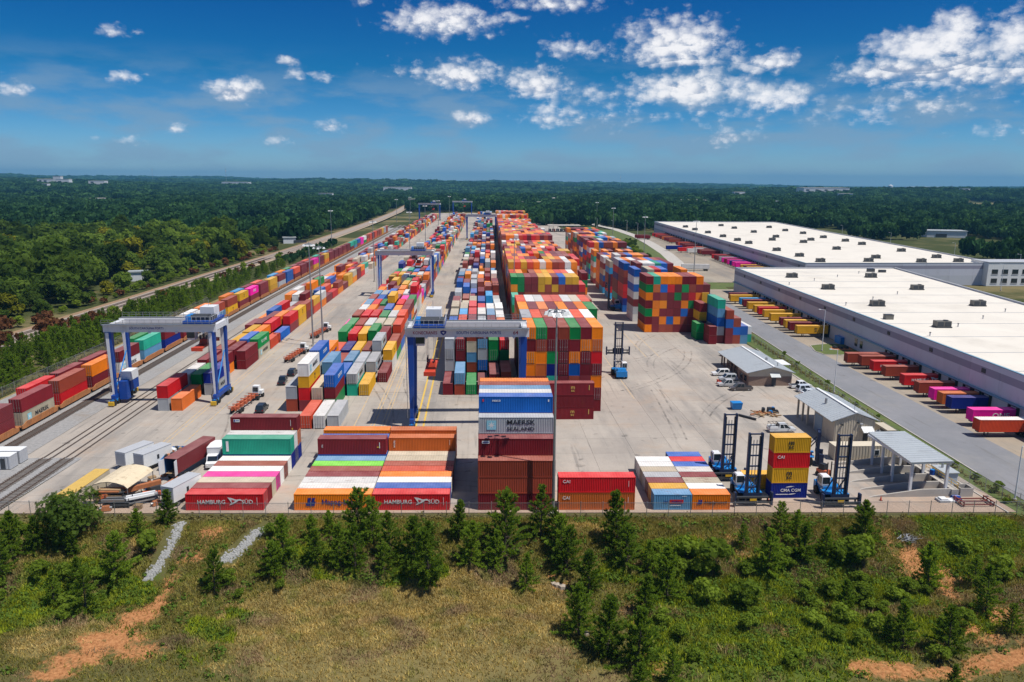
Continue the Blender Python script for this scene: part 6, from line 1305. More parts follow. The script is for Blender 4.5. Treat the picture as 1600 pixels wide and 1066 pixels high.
for k, (x, y) in enumerate(sorted(TRAIN2, key=lambda p: p[1])):
    o = pf if k == 0 else copy_tree(pf); o.location = (x, y, 0); o.rotation_euler = (0, 0, RZ90 - (BENDK if y > BEND0 else 0)); o['label'] = 'flat wagon under a single container, %s on the far siding' % orde(k+1)
# ------------------------------------------------------------------ container trailers docked at the warehouses
def trailer(ch, nose, rz, label, txt=None, L=L40, group=None, near=True, roofw=False):
    c = PAL[ch][0]; col = c + (1,)
    t = thing('container_trailer', label, 'trailer', (nose[0], nose[1], 0), rz, group)
    d = ctr_meshes(L, HCQ, 1, not near); cx = L/2
    if near:
        b = link('container_body', d['side_wall'], t, (cx, 0, 1.25)); link('side_wall', d['side_wall2'], t, (cx, 0, 1.25)); link('end_wall', d['end_wall'], t, (cx, 0, 1.25)); link('end_wall', d['plain_end'], t, (cx, 0, 1.25))
        for sx in (0, 1):
            for sy in (-1, 1): link('corner_post', d['corner_post'], t, (0 if sx == 0 else L-.16, -1.22 if sy < 0 else 1.04, 1.25))
    else: b = link('container_body', d['body'], t, (cx, 0, 1.25))
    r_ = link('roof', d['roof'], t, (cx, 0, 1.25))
    for o in t.children: o.color = col
    if roofw: r_.color = (.75,.72,.68,1)
    MB().box(.2, L-.1, -.45, .45, .95, 1.24).build('chassis_frame', M['dark'], t)
    for s in (-.6, .6): MB().box(2.2, 2.4, s-.08, s+.08, 0, .95).build('landing_leg', M['dark'], t)
    for q in (L-2.6, L-1.3):
        for s in (-.95, .95): MB().tube((q, s-.25, .5), (q, s+.25, .5), .5, 10).build('wheel', M['rubber'], t)
    if txt: b2 = link('marking_frame', None, t, (cx, 0, 1.25)); marks(b2, dict(text=txt, H=HCQ, L=L)); 
TG1 = 'trailers docked at the near warehouse'
T1 = [('m',109.3,333,None),('y',108.9,327,None),('u',109.2,318.5,None),('m',109.0,314,None),('y',108.6,307,'MCs'),('y',108.4,299,None),('r',108.4,294.5,None),('y',108.2,288,None),('y',107.8,280,'MCs'),('m',108.0,271,None),('y',107.9,266.5,None),('m',107.7,262,None),('y',107.6,255.5,'MCs'),
      ('b',105.2,212.9,None),('b',107.2,209.5,None),('r',107.4,203.2,'HS'),('b',107.6,197.2,None),('r',107.6,188,'HS'),('b',107.2,180.6,'MW'),('k',107.4,174.5,None),('p',107.3,170.9,None),('n',107.2,167.2,None),('k',106.0,157.6,'ON'),('v',102.8,150.6,None)]
rz1 = -math.atan2(def_dir.x, -def_dir.y)*0 - .0
for k, (ch, x, y, txt) in enumerate(T1):
    wx = A1[0] + def_dir.x/def_dir.y*(y-A1[1]) - .5; L = min(L40, wx - x) if False else L40
    xx = wx - L40 if abs(wx - L40 - x) < 1.2 else x
    grpname = 'far group' if k < 13 else 'near group'; kk = k+1 if k < 13 else k-12
    trailer(ch, (xx, y), -.02, '%s container trailer docked at near warehouse, %s from %s' % (colname(ch), orde(kk), 'its far corner' if k < 13 else 'the grass island'), txt, L40, TG1, True, roofw=(k == 23))
cols2 = 'mmmpmbmrmbmmvGpmmmbpkknkmymmmwrmGmmbmrmbmmGmr'
sel = [y for i, y in enumerate(sorted(D2y)) if i not in (3, 9, 20, 27, 28, 34, 35)]
for k, y in enumerate(sel):
    wx = a2.x + d2.x/d2.y*(y-a2.y); ch = 'wwrmmymykknkmkGmmrmbmmGpmmmvmbmmpmbrmrmmmG'[k % 42]
    trailer(ch, (wx-.6-L40, y), -.03, '%s container trailer docked at far warehouse, %s from its front corner' % (colname(ch), orde(k+1)), None, L40, 'trailers docked at the far warehouse', False)
for k, (ch, x, y, r) in enumerate([('m',141,702,-.1),('m',141,694,-.1),('n',141,582,.1),('r',146,566,.15),('w',150,556,.1),('r',154,572,.2)]):
    trailer(ch, (x, y), r, '%s trailer standing loose on the far warehouse lot, %s from the road fork' % (colname(ch), orde(k+1)), None, L40, 'trailers standing loose on the far lot', False)
trailer('w', (119.0, 452), -.1, 'long white trailer parked alone across the far lot beside the light mast', None, 16.0, None, False)
# ------------------------------------------------------------------ light masts and lamp posts
def high_mast(x, y, H, label, n=8):
    t = thing('light_mast', label, 'light mast', (x, y, 0), 0, 'high light masts in the yard')
    MB().tube((0,0,.5), (0,0,H), .27, 10, .11).build('pole', M['steel'], t); MB().tube((0,0,0), (0,0,.498), .6, 12).build('footing', M['concrete'], t)
    mb = MB()
    for i in range(16):
        a, b = 2*PI*i/16, 2*PI*(i+1)/16; mb.bar((1.25*math.cos(a),1.25*math.sin(a),H-.6), (1.25*math.cos(b),1.25*math.sin(b),H-.6), .1)
    for i in range(4):
        a = PI*i/2; mb.bar((0,0,H-.3), (1.25*math.cos(a),1.25*math.sin(a),H-.6), .08)
    mb.build('ring', M['steel'], t)
    for i in range(n):
        a = 2*PI*i/n; cx, cy = 1.55*math.cos(a), 1.55*math.sin(a)
        MB().frus(cx, cy, H-1.15, H-.65, .75, .75, .4, .4).build('lamp_head', M['lamp'], t)
    MB().tube((0,0,H), (0,0,H+1.0), .03, 4).build('lightning_rod', M['steel'], t)
high_mast(11.7, 114.2, 33.0, 'tall grey light mast at the front fence between the tall stack and two red containers')
high_mast(-51.6, 241.5, 32.4, 'tall light mast in the chassis lane, the one beside the railway stacks', 8); high_mast(-49.4, 245.6, 31.2, 'tall light mast in the chassis lane, the one nearer the containers', 4)
high_mast(13.9, 300, 30.0, 'tall light mast rising beyond the seven-high block', 8)
high_mast(117.6, 420, 31, 'dark light mast on the near side of the far warehouse lot', 6)
for k, (x, y) in enumerate([(-53, 400), (-45, 520), (-43, 645), (-40, 800), (-36, 1000)]): high_mast(x, y, 31, 'distant light mast in the chassis lane, %s beyond the second crane' % orde(k+1), 6)
for k, (x, y) in enumerate([(-113, 612), (-98, 958), (-92, 1080), (114, 534), (121, 702), (133, 880)]): high_mast(x, y, 28, 'distant light mast %s' % ('beyond the railway stacks, nearest of three','beyond the railway stacks, second of three','beyond the railway stacks, farthest of three','by the hedge beside the far lot','by the far lot entrance','at the far end of the access road')[k], 6)
def lamp_post(x, y, H, label, arm=-1.6):
    t = thing('lamp_post', label, 'lamp post', (x, y, 0), 0, 'white lamp posts along the warehouse road')
    MB().tube((0,0,.4), (0,0,H), .14, 8, .08).build('pole', M['white'], t); MB().tube((0,0,0), (0,0,.398), .3, 10).build('footing', M['concrete'], t)
    MB().bar((0,0,H-.1), (arm,0,H+.1), .09).build('arm', M['white'], t); MB().box(arm-.5, arm+.1, -.18, .18, H+.02, H+.2).build('lamp_head', M['white'], t)
lamp_post(106.6, 232.5, 13, 'white lamp post on the grass island by the warehouse'); lamp_post(88.6, 184.5, 11, 'white lamp post beside the yard fence behind the office'); lamp_post(88.6, 117.5, 9.5, 'pale lamp post with box at the right end of the front fence', .9)
for k, (x, y) in enumerate([(127, 837), (132, 926), (136, 790), (150, 788), (152, 744)]): lamp_post(x, y, 12, 'distant white lamp post along the access road, %s from the far lot' % orde(k+1))
for k, (x, y) in enumerate([(275, 360), (300, 420), (312, 500), (322, 600), (330, 700), (255, 368), (345, 470), (355, 560)]): lamp_post(x, y, 13, 'white lamp post beyond the far warehouse, %s along its back road' % orde(k+1))
# ------------------------------------------------------------------ chain-link fences
def link_mat():
    m, nt, b = principled('chain_link'); b.inputs['Base Color'].default_value = (.30,.31,.32,1); b.inputs['Metallic'].default_value = .5; b.inputs['Roughness'].default_value = .5
    g = nd(nt, 'ShaderNodeNewGeometry'); sp = nd(nt, 'ShaderNodeSeparateXYZ'); lk(nt, g.outputs['Position'], sp.inputs[0])
    u = mth(nt, 'MULTIPLY', mth(nt, 'ADD', sp.outputs[0], sp.outputs[1]), 7.0); v = mth(nt, 'MULTIPLY', sp.outputs[2], 7.0)
    w = None
    for s in (1, -1):
        f = mth(nt, 'FRACT', mth(nt, 'ADD', u, mth(nt, 'MULTIPLY', v, s))); q = mth(nt, 'LESS_THAN', f, .09); w = q if w is None else mth(nt, 'MAXIMUM', w, q)
    lk(nt, w, b.inputs['Alpha']); return m
M['link'] = link_mat()
def fence(path, step, label, h=2.3, top=True):
    t = thing('chain_link_fence', label, 'fence', (path[0][0], path[0][1], 0)); ox, oy = path[0]
    me = MB().tube((0,0,-.3), (0,0,h+.25), .055, 6).mesh('fence_post', M['steel']); mesh_ = MB(); rails = MB()
    for (xa, ya), (xb, yb) in zip(path, path[1:]):
        L = math.hypot(xb-xa, yb-ya); n = max(1, round(L/step))
        for i in range(n):
            f, f2 = i/n, (i+1)/n; p = (xa+(xb-xa)*f-ox, ya+(yb-ya)*f-oy); q = (xa+(xb-xa)*f2-ox, ya+(yb-ya)*f2-oy)
            z0, z1 = min(0, ground_z(p[0]+ox, p[1]+oy)), min(0, ground_z(q[0]+ox, q[1]+oy))
            link('fence_post', me, t, (p[0], p[1], z0))
            mesh_.add([(p[0],p[1],z0+.03),(q[0],q[1],z1+.03),(q[0],q[1],z1+h),(p[0],p[1],z0+h)], [(0,1,2,3)])
            rails.bar((p[0],p[1],z0+h), (q[0],q[1],z1+h), .05)
    mesh_.build('chain_link_mesh', M['link'], t); rails.build('top_rail', M['steel'], t)
fence([(-76, 116.6), (-40, 115.0), (12.5, 113.7), (88.5, 111.9)], 3.4, 'chain-link fence along the front edge of the yard above the embankment')
fence([(88.5, 111.9), (85.6, 125), (85.0, 150), (87.2, 190), (89.5, 238), (90, 300)], 3.2, 'chain-link fence between the office yard and the warehouse road')
fence([(-113.5, 110), (-113.5, 330)], 5.0, 'chain-link fence between the far siding and the pine hedge')
# ------------------------------------------------------------------ vegetation
from mathutils import noise as mnoise
def leaf_mat(name, c1, c2, trans=.35, rvar=.35, scale=.5, attr=False, gap=0.0):
    m = bpy.data.materials.new(name); m.use_nodes = True; nt = m.node_tree; nt.nodes.clear()
    out = nd(nt, 'ShaderNodeOutputMaterial'); oi = nd(nt, 'ShaderNodeObjectInfo'); p = pos(nt)
    n = noise(nt, p, scale, 3, .6)
    if attr:
        at = nd(nt, 'ShaderNodeAttribute', attribute_name='paint'); c = at.outputs['Color']
        c = mixc(nt, 1.0, c, mth(nt, 'ADD', .75, mth(nt, 'MULTIPLY', n, .5)), 'MULTIPLY')
    else:
        c = mixc(nt, mth(nt, 'ADD', mth(nt, 'MULTIPLY', n, .6), mth(nt, 'MULTIPLY', oi.outputs['Random'], .4)), c1, c2)
        c = mixc(nt, 1.0, c, mth(nt, 'ADD', 1-rvar/2, mth(nt, 'MULTIPLY', oi.outputs['Random'], rvar)), 'MULTIPLY')
    d = nd(nt, 'ShaderNodeBsdfDiffuse'); t = nd(nt, 'ShaderNodeBsdfTranslucent'); mx = nd(nt, 'ShaderNodeMixShader'); mx.inputs[0].default_value = trans
    lk(nt, c, d.inputs['Color']); lk(nt, mixc(nt, 1.0, c, (1.25,1.2,.5), 'MULTIPLY'), t.inputs['Color']); lk(nt, d.outputs[0], mx.inputs[1]); lk(nt, t.outputs[0], mx.inputs[2]); sh_ = mx.outputs[0]
    if gap:   # a card stands for a spray of needles or leaves with gaps between them
        tp = nd(nt, 'ShaderNodeBsdfTransparent'); m2 = nd(nt, 'ShaderNodeMixShader'); m2.inputs[0].default_value = gap; lk(nt, sh_, m2.inputs[1]); lk(nt, tp.outputs[0], m2.inputs[2]); sh_ = m2.outputs[0]
    lk(nt, sh_, out.inputs['Surface'])
    return m
LM = {'pine': leaf_mat('pine_needles', (.095,.185,.022), (.270,.370,.045), .50, gap=.40), 'oak': leaf_mat('oak_leaves', (.030,.082,.018), (.150,.205,.030), .42, .85, scale=.12, gap=.25), 'yellow': leaf_mat('yellow_green_leaves', (.13,.15,.012), (.24,.22,.018)),
      'shrub': leaf_mat('shrub_leaves', (.10,.17,.02), (.23,.30,.035), .42, gap=.25), 'dead': leaf_mat('browned_leaves', (.10,.045,.022), (.19,.085,.04)), 'far': leaf_mat('far_leaves', (.010,.052,.026), (.062,.120,.032), .3, .95, .02)}
BARK = mat('tree_bark', (.09,.07,.055), .9, var=.3, scale=3)
def quads_mesh(name, C, U, Vv, m):
    """C centres, U/Vv half axes (n,3) -> one mesh of quads"""
    n = len(C); P = np.empty((n, 4, 3), np.float32); P[:,0] = C-U-Vv; P[:,1] = C+U-Vv; P[:,2] = C+U*.75+Vv; P[:,3] = C-U*.75+Vv
    me = bpy.data.meshes.new(name); me.vertices.add(n*4); me.vertices.foreach_set('co', P.reshape(-1))
    me.loops.add(n*4); me.loops.foreach_set('vertex_index', np.arange(n*4, dtype=np.int32)); me.polygons.add(n); me.polygons.foreach_set('loop_start', np.arange(0, n*4, 4, dtype=np.int32))
    me.update(calc_edges=True); me.materials.append(m); return me
def unit(a): return a/np.maximum(1e-6, np.linalg.norm(a, axis=-1, keepdims=True))
def rand_dirs(r, n): return unit(r.normal(size=(n, 3)))
def quad_axes(r, N, size, stretch=1.0):
    a = unit(np.cross(N, rand_dirs(r, len(N)))); b = np.cross(N, a)
    return a*size[:, None]*.5, b*size[:, None]*.5*stretch
def pine_proto(seed, h=6.5, wid=1.75, m='pine', full=1.0):
    r = np.random.default_rng(seed); C = []; D = []; S = []
    tm = MB(); tm.tube((0,0,-.4), (.05,.03,h*.55), .11, 7, .06); tm.tube((.05,.03,h*.55), (0,0,h*.96), .06, 6, .015)
    z = .35; rp = r.uniform(1.2, 2.4)
    while z < h*.97:
        f = z/h; L = wid*(1-f**rp)*(.55+.75*r.random())*(1+.22*math.sin(z*1.7+seed)) + .16; nb = int(r.integers(5, 8)*full); a0 = r.random()*6.28
        for k in range(max(3, nb)):
            a = a0 + 6.283*k/nb + r.normal()*.25; lift = .18 + .75*f + r.normal()*.12; l = L*r.uniform(.7, 1.12)
            d = np.array((math.cos(a)*math.cos(lift), math.sin(a)*math.cos(lift), math.sin(lift))); b = np.array((0, 0, z))
            tm.tube(tuple(b), tuple(b + d*l*.8), .028, 3, .01, caps=False)
            for t in np.linspace(.3, 1.0, max(3, int(l/.24))):
                c = b + d*l*t + r.normal(size=3)*.05; nn = 10 if t < .95 else 15
                dd = unit(d*1.0 + np.array((0,0,.55)) + r.normal(size=(nn, 3))*.62); ln = r.uniform(.22, .42, nn)
                C += list(c + dd*ln[:, None]*.5); D += list(dd); S += list(ln)
        z += r.uniform(.30, .46)*h/6.5
    C = np.array(C); D = np.array(D); S = np.array(S); side = unit(np.cross(D, rand_dirs(r, len(D))))*.085
    return quads_mesh('crown', C, side, D*S[:, None]*.5, LM[m]), tm.mesh('trunk', BARK)
def leafy_proto(seed, h, rad, nlobe, nq, qs, m, trunk=True, base=.25, squash=.8):
    r = np.random.default_rng(seed); C = []; N = []
    tm = MB(); hb = h*base; tm.tube((0,0,-.5), (0,0,hb+h*.15), .035*h*.5, 7, .02*h*.5)
    for k in range(nlobe):
        a = r.random()*6.28; q = math.sqrt(r.random())*rad*.68; zc = hb + (h-hb)*(.22+.58*r.random()*(1-.5*(q/rad)**2)); lr = rad*r.uniform(.30,.52)
        c = np.array((math.cos(a)*q, math.sin(a)*q, zc)); n = nq//nlobe; d = rand_dirs(r, n); d[:, 2] = np.abs(d[:, 2])*np.where(r.random(n) < .78, 1, -1)
        rr = lr*r.uniform(.62, 1.08, n)
        C += list(c + d*rr[:, None]*np.array((1,1,squash))); N += list(unit(d + r.normal(size=(n,3))*.55))
        tm.tube((0,0,hb), tuple(c), .012*h*.4, 5, .004*h*.4, caps=False)
    C = np.array(C); N = np.array(N); C[:, 2] = np.maximum(C[:, 2], .1); u, v = quad_axes(r, N, qs*r.uniform(.6, 1.4, len(C)))
    return quads_mesh('crown', C, u, v, LM[m]), tm.mesh('trunk', BARK)
PP = [pine_proto(s, wid=w, full=f) for s, w, f in ((1,2.1,1),(2,1.7,.75),(3,2.35,.9),(4,1.5,1),(5,1.95,.6),(6,2.5,.8),(7,1.8,1.15))]
SHR = [leafy_proto(11+s, 3.6, 1.9, 9, 900, .30, 'shrub', base=.08) for s in range(3)]
OAK = [leafy_proto(31+s, 15, 6.6, 20, 1900, 1.1, 'oak', base=.05, squash=1.0) for s in range(4)]; YEL = [leafy_proto(41+s, 13, 6.0, 17, 1600, 1.0, 'yellow', base=.04, squash=1.0) for s in range(2)]
DEAD = [leafy_proto(51+s, 4.2, 2.7, 8, 420, .55, 'dead', base=.05) for s in range(3)]
HP = [pine_proto(61+s, 6.5, 2.0, full=.7) for s in range(2)]
def plant(name, proto, x, y, z, s, label, cat, group, rz=None, sz=None):
    o = link(name, None, None, (x, y, z), rnd.random()*6.28 if rz is None else rz); o.scale = (s, s, s if sz is None else sz)
    tag(o, label, cat, group); link('crown', proto[0], o); link('trunk', proto[1], o); return o
FRONT_MARKS = [(-75,-52,'the material racks'),(-52,-47,'the grey box truck'),(-47,-40,'the left half of the red swan container'),(-40,-33,'the right half of the red swan container'),(-33,-27,'the first container gap'),(-27,-22,'the navy emblem of the orange container'),(-22,-16.5,'the lettering of the orange container'),(-16.5,-10,'the left half of the second swan container'),(-10,-4,'the right half of the second swan container'),(-4,0,'the gap left of the tall stack'),(0,6,'the left half of the tall stack'),(6,12.4,'the light mast'),(12.4,18.5,'the left half of the two-high red stack'),(18.5,25,'the right half of the two-high red stack'),(25,34,'the grey-blue 20-foot container'),(34,41,'the orange 20-foot container'),(41,48,'the first lift truck at the fence'),(48,55,'the four-high mixed stack'),(55,62,'the lift truck beside the canopy'),(62,72,'the wash canopy ramps'),(72,110,'the red steel frame')]
seen = {}
def veg_label(kind, x, y, h, tall):
    w = next((t for a, b, t in FRONT_MARKS if a <= x < b), 'the fence'); band = 'bank foot' if y < 97 else 'middle bank' if y < 104.5 else 'upper bank'
    if y < 90: band = 'lower field'
    size = 'tall' if h > tall else 'small' if h < tall*.62 else 'young'
    k = '%s %s, %s, below %s' % (size, kind, band, w); seen[k] = seen.get(k, 0) + 1; n = seen[k]
    return k if n == 1 else '%s, %s one' % (k, orde(n))
for i, (x, y, h) in enumerate(PINES):
    h *= .92; o_ = plant('pine_tree', PP[(i*3+i//5) % 7], x, y, ground_z(x, y), h/6.5, veg_label('green pine', x, y, h, 7.6), 'pine tree', 'young pines on the bank below the fence', sz=h/6.5*rnd.uniform(.95, 1.05)); o_.rotation_euler = (rnd.gauss(0,.05), rnd.gauss(0,.05), o_.rotation_euler.z)
for i, (x, y, h) in enumerate(SHRUBS):
    plant('shrub', SHR[i % 3], x, y, ground_z(x, y), h/3.8, veg_label('leafy shrub', x, y, h, 5.0), 'shrub', 'leafy shrubs on the bank below the fence')
xr = random.Random(17)
for k in range(64):
    if k < 44: x, y = xr.uniform(23, 64), xr.uniform(82, 107)
    elif k < 56: x, y = xr.uniform(-72, -50), xr.uniform(94, 110)
    else: x, y = xr.uniform(66, 80), xr.uniform(90, 107)
    if cover_amt(DIRT, x, y) > .3: continue
    h = xr.uniform(1.1, 3.0); plant('shrub', SHR[k % 3], x, y, ground_z(x, y)-.15, h/3.8*xr.uniform(1.0,1.3), veg_label('bright bush', x, y, h, 2.6), 'shrub', 'leafy shrubs on the bank below the fence', sz=h/3.8)
bt_ = leafy_proto(77, 7.5, 4.6, 14, 2400, .42, 'oak', base=.06); plant('broadleaf_tree', bt_, -59.3, 109.2, ground_z(-59, 109), 1.05, 'wide dark broadleaf tree at the yard corner in front of the tan container', 'tree', None)
# hedge of pines between railway and siding, browned shrubs along the main line
def main_x(y):
    for (xa, ya), (xb, yb) in zip(main, main[1:]):
        if ya <= y <= yb: return xa + (xb-xa)*(y-ya)/(yb-ya)
    return main[-1][0]
hn = 0; y = 128.0
HEDGE_TAIL = []; PINE_MASS = []
while y < 640:
    for q in range(3 if y < 330 else 2):
        x0 = -117.5 - q*5.0 + rnd.uniform(-2, 2); x0 = max(x0, main_x(y)+13) if y > 330 else x0
        x = bx(x0, y)*1.0; hh = rnd.uniform(4.2, 7.4)*(1.0 if y < 330 else .75)
        if hn < 225: plant('pine_tree', HP[hn % 2], x, y + rnd.uniform(-1,1), 0, hh/6.5, 'dark green pine in the dense hedge between the main line and the far siding', 'pine tree', 'pines of the hedge beside the railway'); hn += 1
        else: HEDGE_TAIL.append((x, y, hh))
    if y < 420:
        xa = main_x(y) + 12.5
        while xa < bx(-128, y): PINE_MASS.append((xa + rnd.uniform(-1.5,1.5), y + rnd.uniform(-1.8,1.8), rnd.uniform(.42,.85))); xa += 4.0
    y += 3.7 if y < 330 else 5.0
y = 170.0; dn_ = 0
while y < 620 and dn_ < 130:
    for side in (-1, 1):
        if side > 0 and rnd.random() < (.15 if y < 300 else .6): continue
        x = main_x(y) + side*rnd.uniform(8.5, 12.5); gr = rnd.random() < (.15 if y < 290 else .62)
        if gr: plant('trackside_shrub', SHR[dn_ % 3], x - 2*(side < 0), y + rnd.uniform(-2,2), -.1, rnd.uniform(.7, 1.5), 'green shrub on the trackside bank of the main line', 'shrub', 'green shrubs beside the main line'); dn_ += 1
        else: plant('browned_shrub', DEAD[dn_ % 3], x, y + rnd.uniform(-2,2), -.1, rnd.uniform(.6, 1.1)*(1.45 if y < 275 else 1), 'rust-brown shrub on the trackside %s of the main line' % ('bank, wood side' if side < 0 else 'verge, hedge side'), 'shrub', 'browned shrubs on the %s side of the main line' % ('wood' if side < 0 else 'hedge')); dn_ += 1
    y += 4.6
# wood beyond the railway: single trees as far as they can be told apart
pts_far = []; tn = 0
def blue(n_try, box, dist, ok, seed):
    r = random.Random(seed); cell = {}; out = []
    for _ in range(n_try):
        x = r.uniform(box[0], box[1]); y = r.uniform(box[2], box[3])
        if not ok(x, y): continue
        c = (int(x//dist), int(y//dist)); good = True
        for i in (-1,0,1):
            for j in (-1,0,1):
                for (a, b) in cell.get((c[0]+i, c[1]+j), ()):
                    if (a-x)**2 + (b-y)**2 < dist*dist: good = False
        if good: cell.setdefault(c, []).append((x, y)); out.append((x, y))
    return out
RF = random.Random(77); ROOFS = []
while len(ROOFS) < 18:
    ry = RF.uniform(700, 2600); rx = RF.uniform(-.60, .66)*ry
    if -170 < rx < 420 and ry < 1500: continue
    ROOFS.append((rx, ry))
ROOFS.sort(key=lambda q: q[1])
HOUSES = [(-226, 486, 6), (-172, 402, 5), (-255, 455, 6), (-187, 760, 7), (-152, 640, 6)]
def wood_ok(x, y):
    if x > main_x(y) - 15 or x < -.64*y - 14: return False
    if any(abs(x-a) < c_+5 and -6 < b-y < 34 for a, b, c_ in HOUSES): return False
    return True
near_wood = sorted(blue(9000, (-420, -140, 225, 640), 10.6, wood_ok, 4), key=lambda p: p[1])
for x, y in near_wood:
    if tn < 285:
        yel = rnd.random() < .13; low = x > main_x(y) - 24
        s = rnd.choice((.62,.8,.95,1.1,1.3,1.45))*rnd.uniform(.9,1.1)*(.66 if low else 1.0)
        plant('woodland_tree', (YEL if yel else OAK)[tn % (2 if yel else 4)], x, y, -.5, s, 'yellow-green broadleaf tree in the wood beyond the main line' if yel else 'dark green broadleaf tree in the wood beyond the main line', 'tree', 'yellow-green trees of the wood' if yel else 'dark trees of the wood', sz=s*rnd.uniform(.85, 1.2)); tn += 1
    else: pts_far.append((x, y, 7.5, 15))
# hedge trees between stacks and far lot
hp = 0
for k in range(44):
    y = 372 + k*6.4; x = 92 + (y-372)*.115 + rnd.uniform(-3.5, 3.5)
    plant('bushy_tree', SHR[k % 3] if k % 3 else OAK[k % 4], x, y, -.2, (rnd.uniform(1.0,1.6) if k % 3 else rnd.uniform(.30,.45)), 'bushy green tree in the hedge between the tall stacks and the far lot', 'tree', 'bushy trees of the hedge by the far lot')
for k, (x, y) in enumerate([(87.2,121),(88,133),(86.6,141),(87.8,152),(88.9,163),(88,172),(89.4,181),(90.2,192),(90.6,203),(91.4,214),(92,226),(88.3,127),(86.6,116.5)]):
    plant('verge_bush', SHR[k % 3], x, y, -.1, rnd.uniform(.28,.5), 'low weedy bush on the verge between yard fence and warehouse road', 'bush', 'weedy bushes along the warehouse road verge')
plant('leafy_bush', SHR[0], 84.6, 145.8, 0, .85, 'green leafy bush behind the generator by the road fence', 'bush', None); plant('leafy_bush', SHR[1], 88.2, 121.5, -.1, .62, 'round green bush at the road fence by the lamp post', 'bush', None)
# ---- masses: grass on the bank, undergrowth, woods to the horizon
def field_density():
    n = 150000; x = rng.uniform(-80, 98, n); y = 76 + 37*np.sqrt(rng.random(n)); keep = []; lu = np.zeros(n); dr = np.zeros(n)
    nz = np.sin(x*.7+y*1.1)*.5 + np.sin(x*.23-y*.6+2)*.5
    for i in range(n):
        if y[i] > fy(x[i])-2.2: continue
        d = cover_amt(DIRT, x[i], y[i]); 
        if rng.random() < (d-.12)*1.1: continue
        if (abs(x[i]+45.3) < 1.4 and y[i] > 101.5) or (abs(x[i]+32.4+(111-y[i])*.62) < 1.8 and y[i] > 104): continue
        lu[i] = cover_amt(LUSH, x[i], y[i]) + nz[i]*.22; dr[i] = cover_amt(DRY, x[i], y[i]) + nz[i]*.15; keep.append(i)
    k = np.array(keep); return x[k], y[k], lu[k], dr[k]
gx, gy, gl, gd = field_density()
gz = np.array([ground_z(a, b) for a, b in zip(gx, gy)])
def grass(name, sel, hmin, hmax, cols, wid, per=3):
    idx = np.repeat(np.where(sel)[0], per); n = len(idx); r = rng
    c = np.stack([gx[idx], gy[idx], gz[idx]], 1) + r.normal(size=(n, 3))*np.array((.16,.16,0)); h = r.uniform(hmin, hmax, n)
    d = unit(np.stack([r.normal(size=n)*.45, r.normal(size=n)*.45, np.ones(n)], 1)); a = r.random(n)*6.283; s = np.stack([np.cos(a), np.sin(a), np.zeros(n)], 1)*(wid*r.uniform(.6,1.4,n))[:, None]
    P = np.empty((n, 3, 3), np.float32); P[:,0] = c-s; P[:,1] = c+s; P[:,2] = c + d*h[:, None]
    me = bpy.data.meshes.new(name); me.vertices.add(n*3); me.vertices.foreach_set('co', P.reshape(-1)); me.loops.add(n*3); me.loops.foreach_set('vertex_index', np.arange(n*3, dtype=np.int32)); me.polygons.add(n); me.polygons.foreach_set('loop_start', np.arange(0, n*3, 3, dtype=np.int32)); me.update(calc_edges=True)
    pn = np.array([mnoise.noise((a_*.16, b_*.24, 0.0)) for a_, b_ in zip(c[::per, 0], c[::per, 1])]); pn2 = np.array([mnoise.noise((a_*.45+9, b_*.6, 3.0)) for a_, b_ in zip(c[::per, 0], c[::per, 1])])
    pn = np.repeat(pn, per)[:n, None]; pn2 = np.repeat(pn2, per)[:n, None]
    t = r.random((n, 1)); q = (np.sin(c[:, 0]*.9+c[:, 1]*.5)*.5+np.sin(c[:, 1]*1.3-c[:, 0]*.35)*.5)[:, None]*.22
    col = np.array(cols[0])*(1-t) + np.array(cols[1])*t; br_ = np.clip((pn-.12)*3.5, 0, 1)*.75; gr_ = np.clip((-pn2-.12)*3.2, 0, 1)*.6; col = col*(1-br_) + np.array((.30,.20,.14))*br_; col = col*(1-gr_) + np.array((.21,.24,.045))*gr_; h *= 1; col = np.clip(col*(1+q)*r.uniform(.75, 1.3, (n, 1)), .005, .8)
    cc = np.ones((n, 3, 4), np.float32); cc[:, :, :3] = col[:, None, :]; at = me.color_attributes.new('paint', 'FLOAT_COLOR', 'CORNER'); at.data.foreach_set('color', cc.reshape(-1)); me.materials.append(MGRASS)
    tag(link(name, me), kind='stuff')
MGRASS = leaf_mat('grass_blades', None, None, .3, attr=True)
isL = gl > .42; isD = (~isL) & (gd > .38); isG = ~(isL | isD)
grass('dry_grass', isD, .25, .62, ((.58,.43,.17), (.40,.31,.10)), .06, 3); grass('green_grass', isG, .22, .6, ((.20,.20,.035), (.36,.28,.09)), .065, 3); grass('lush_weeds', isL, .3, .85, ((.19,.26,.018), (.35,.38,.03)), .085, 3)
def undergrowth():
    i = np.where((gl > .5) & (rng.random(len(gl)) < .06))[0]; j = np.where((~isD) & (gl <= .5) & (rng.random(len(gl)) < .010))[0]; idx = np.concatenate([i, j]); C = []; N = []
    for k in idx:
        n = int(rng.integers(14, 34)); rad = rng.uniform(.35, .95); d = rand_dirs(rng, n); d[:, 2] = np.abs(d[:, 2]); C += list(np.array((gx[k], gy[k], gz[k])) + d*rad*rng.uniform(.55,1.05,(n,1))*np.array((1,1,.8))); N += list(unit(d + rng.normal(size=(n,3))*.6))
    C = np.array(C); u, v = quad_axes(rng, np.array(N), .24*rng.uniform(.6,1.4,len(C))); me = quads_mesh('undergrowth', C, u, v, leaf_mat('undergrowth_leaves', (.06,.115,.018), (.14,.21,.034), .35, .3, .35)); tag(link('undergrowth', me), kind='stuff')
undergrowth()
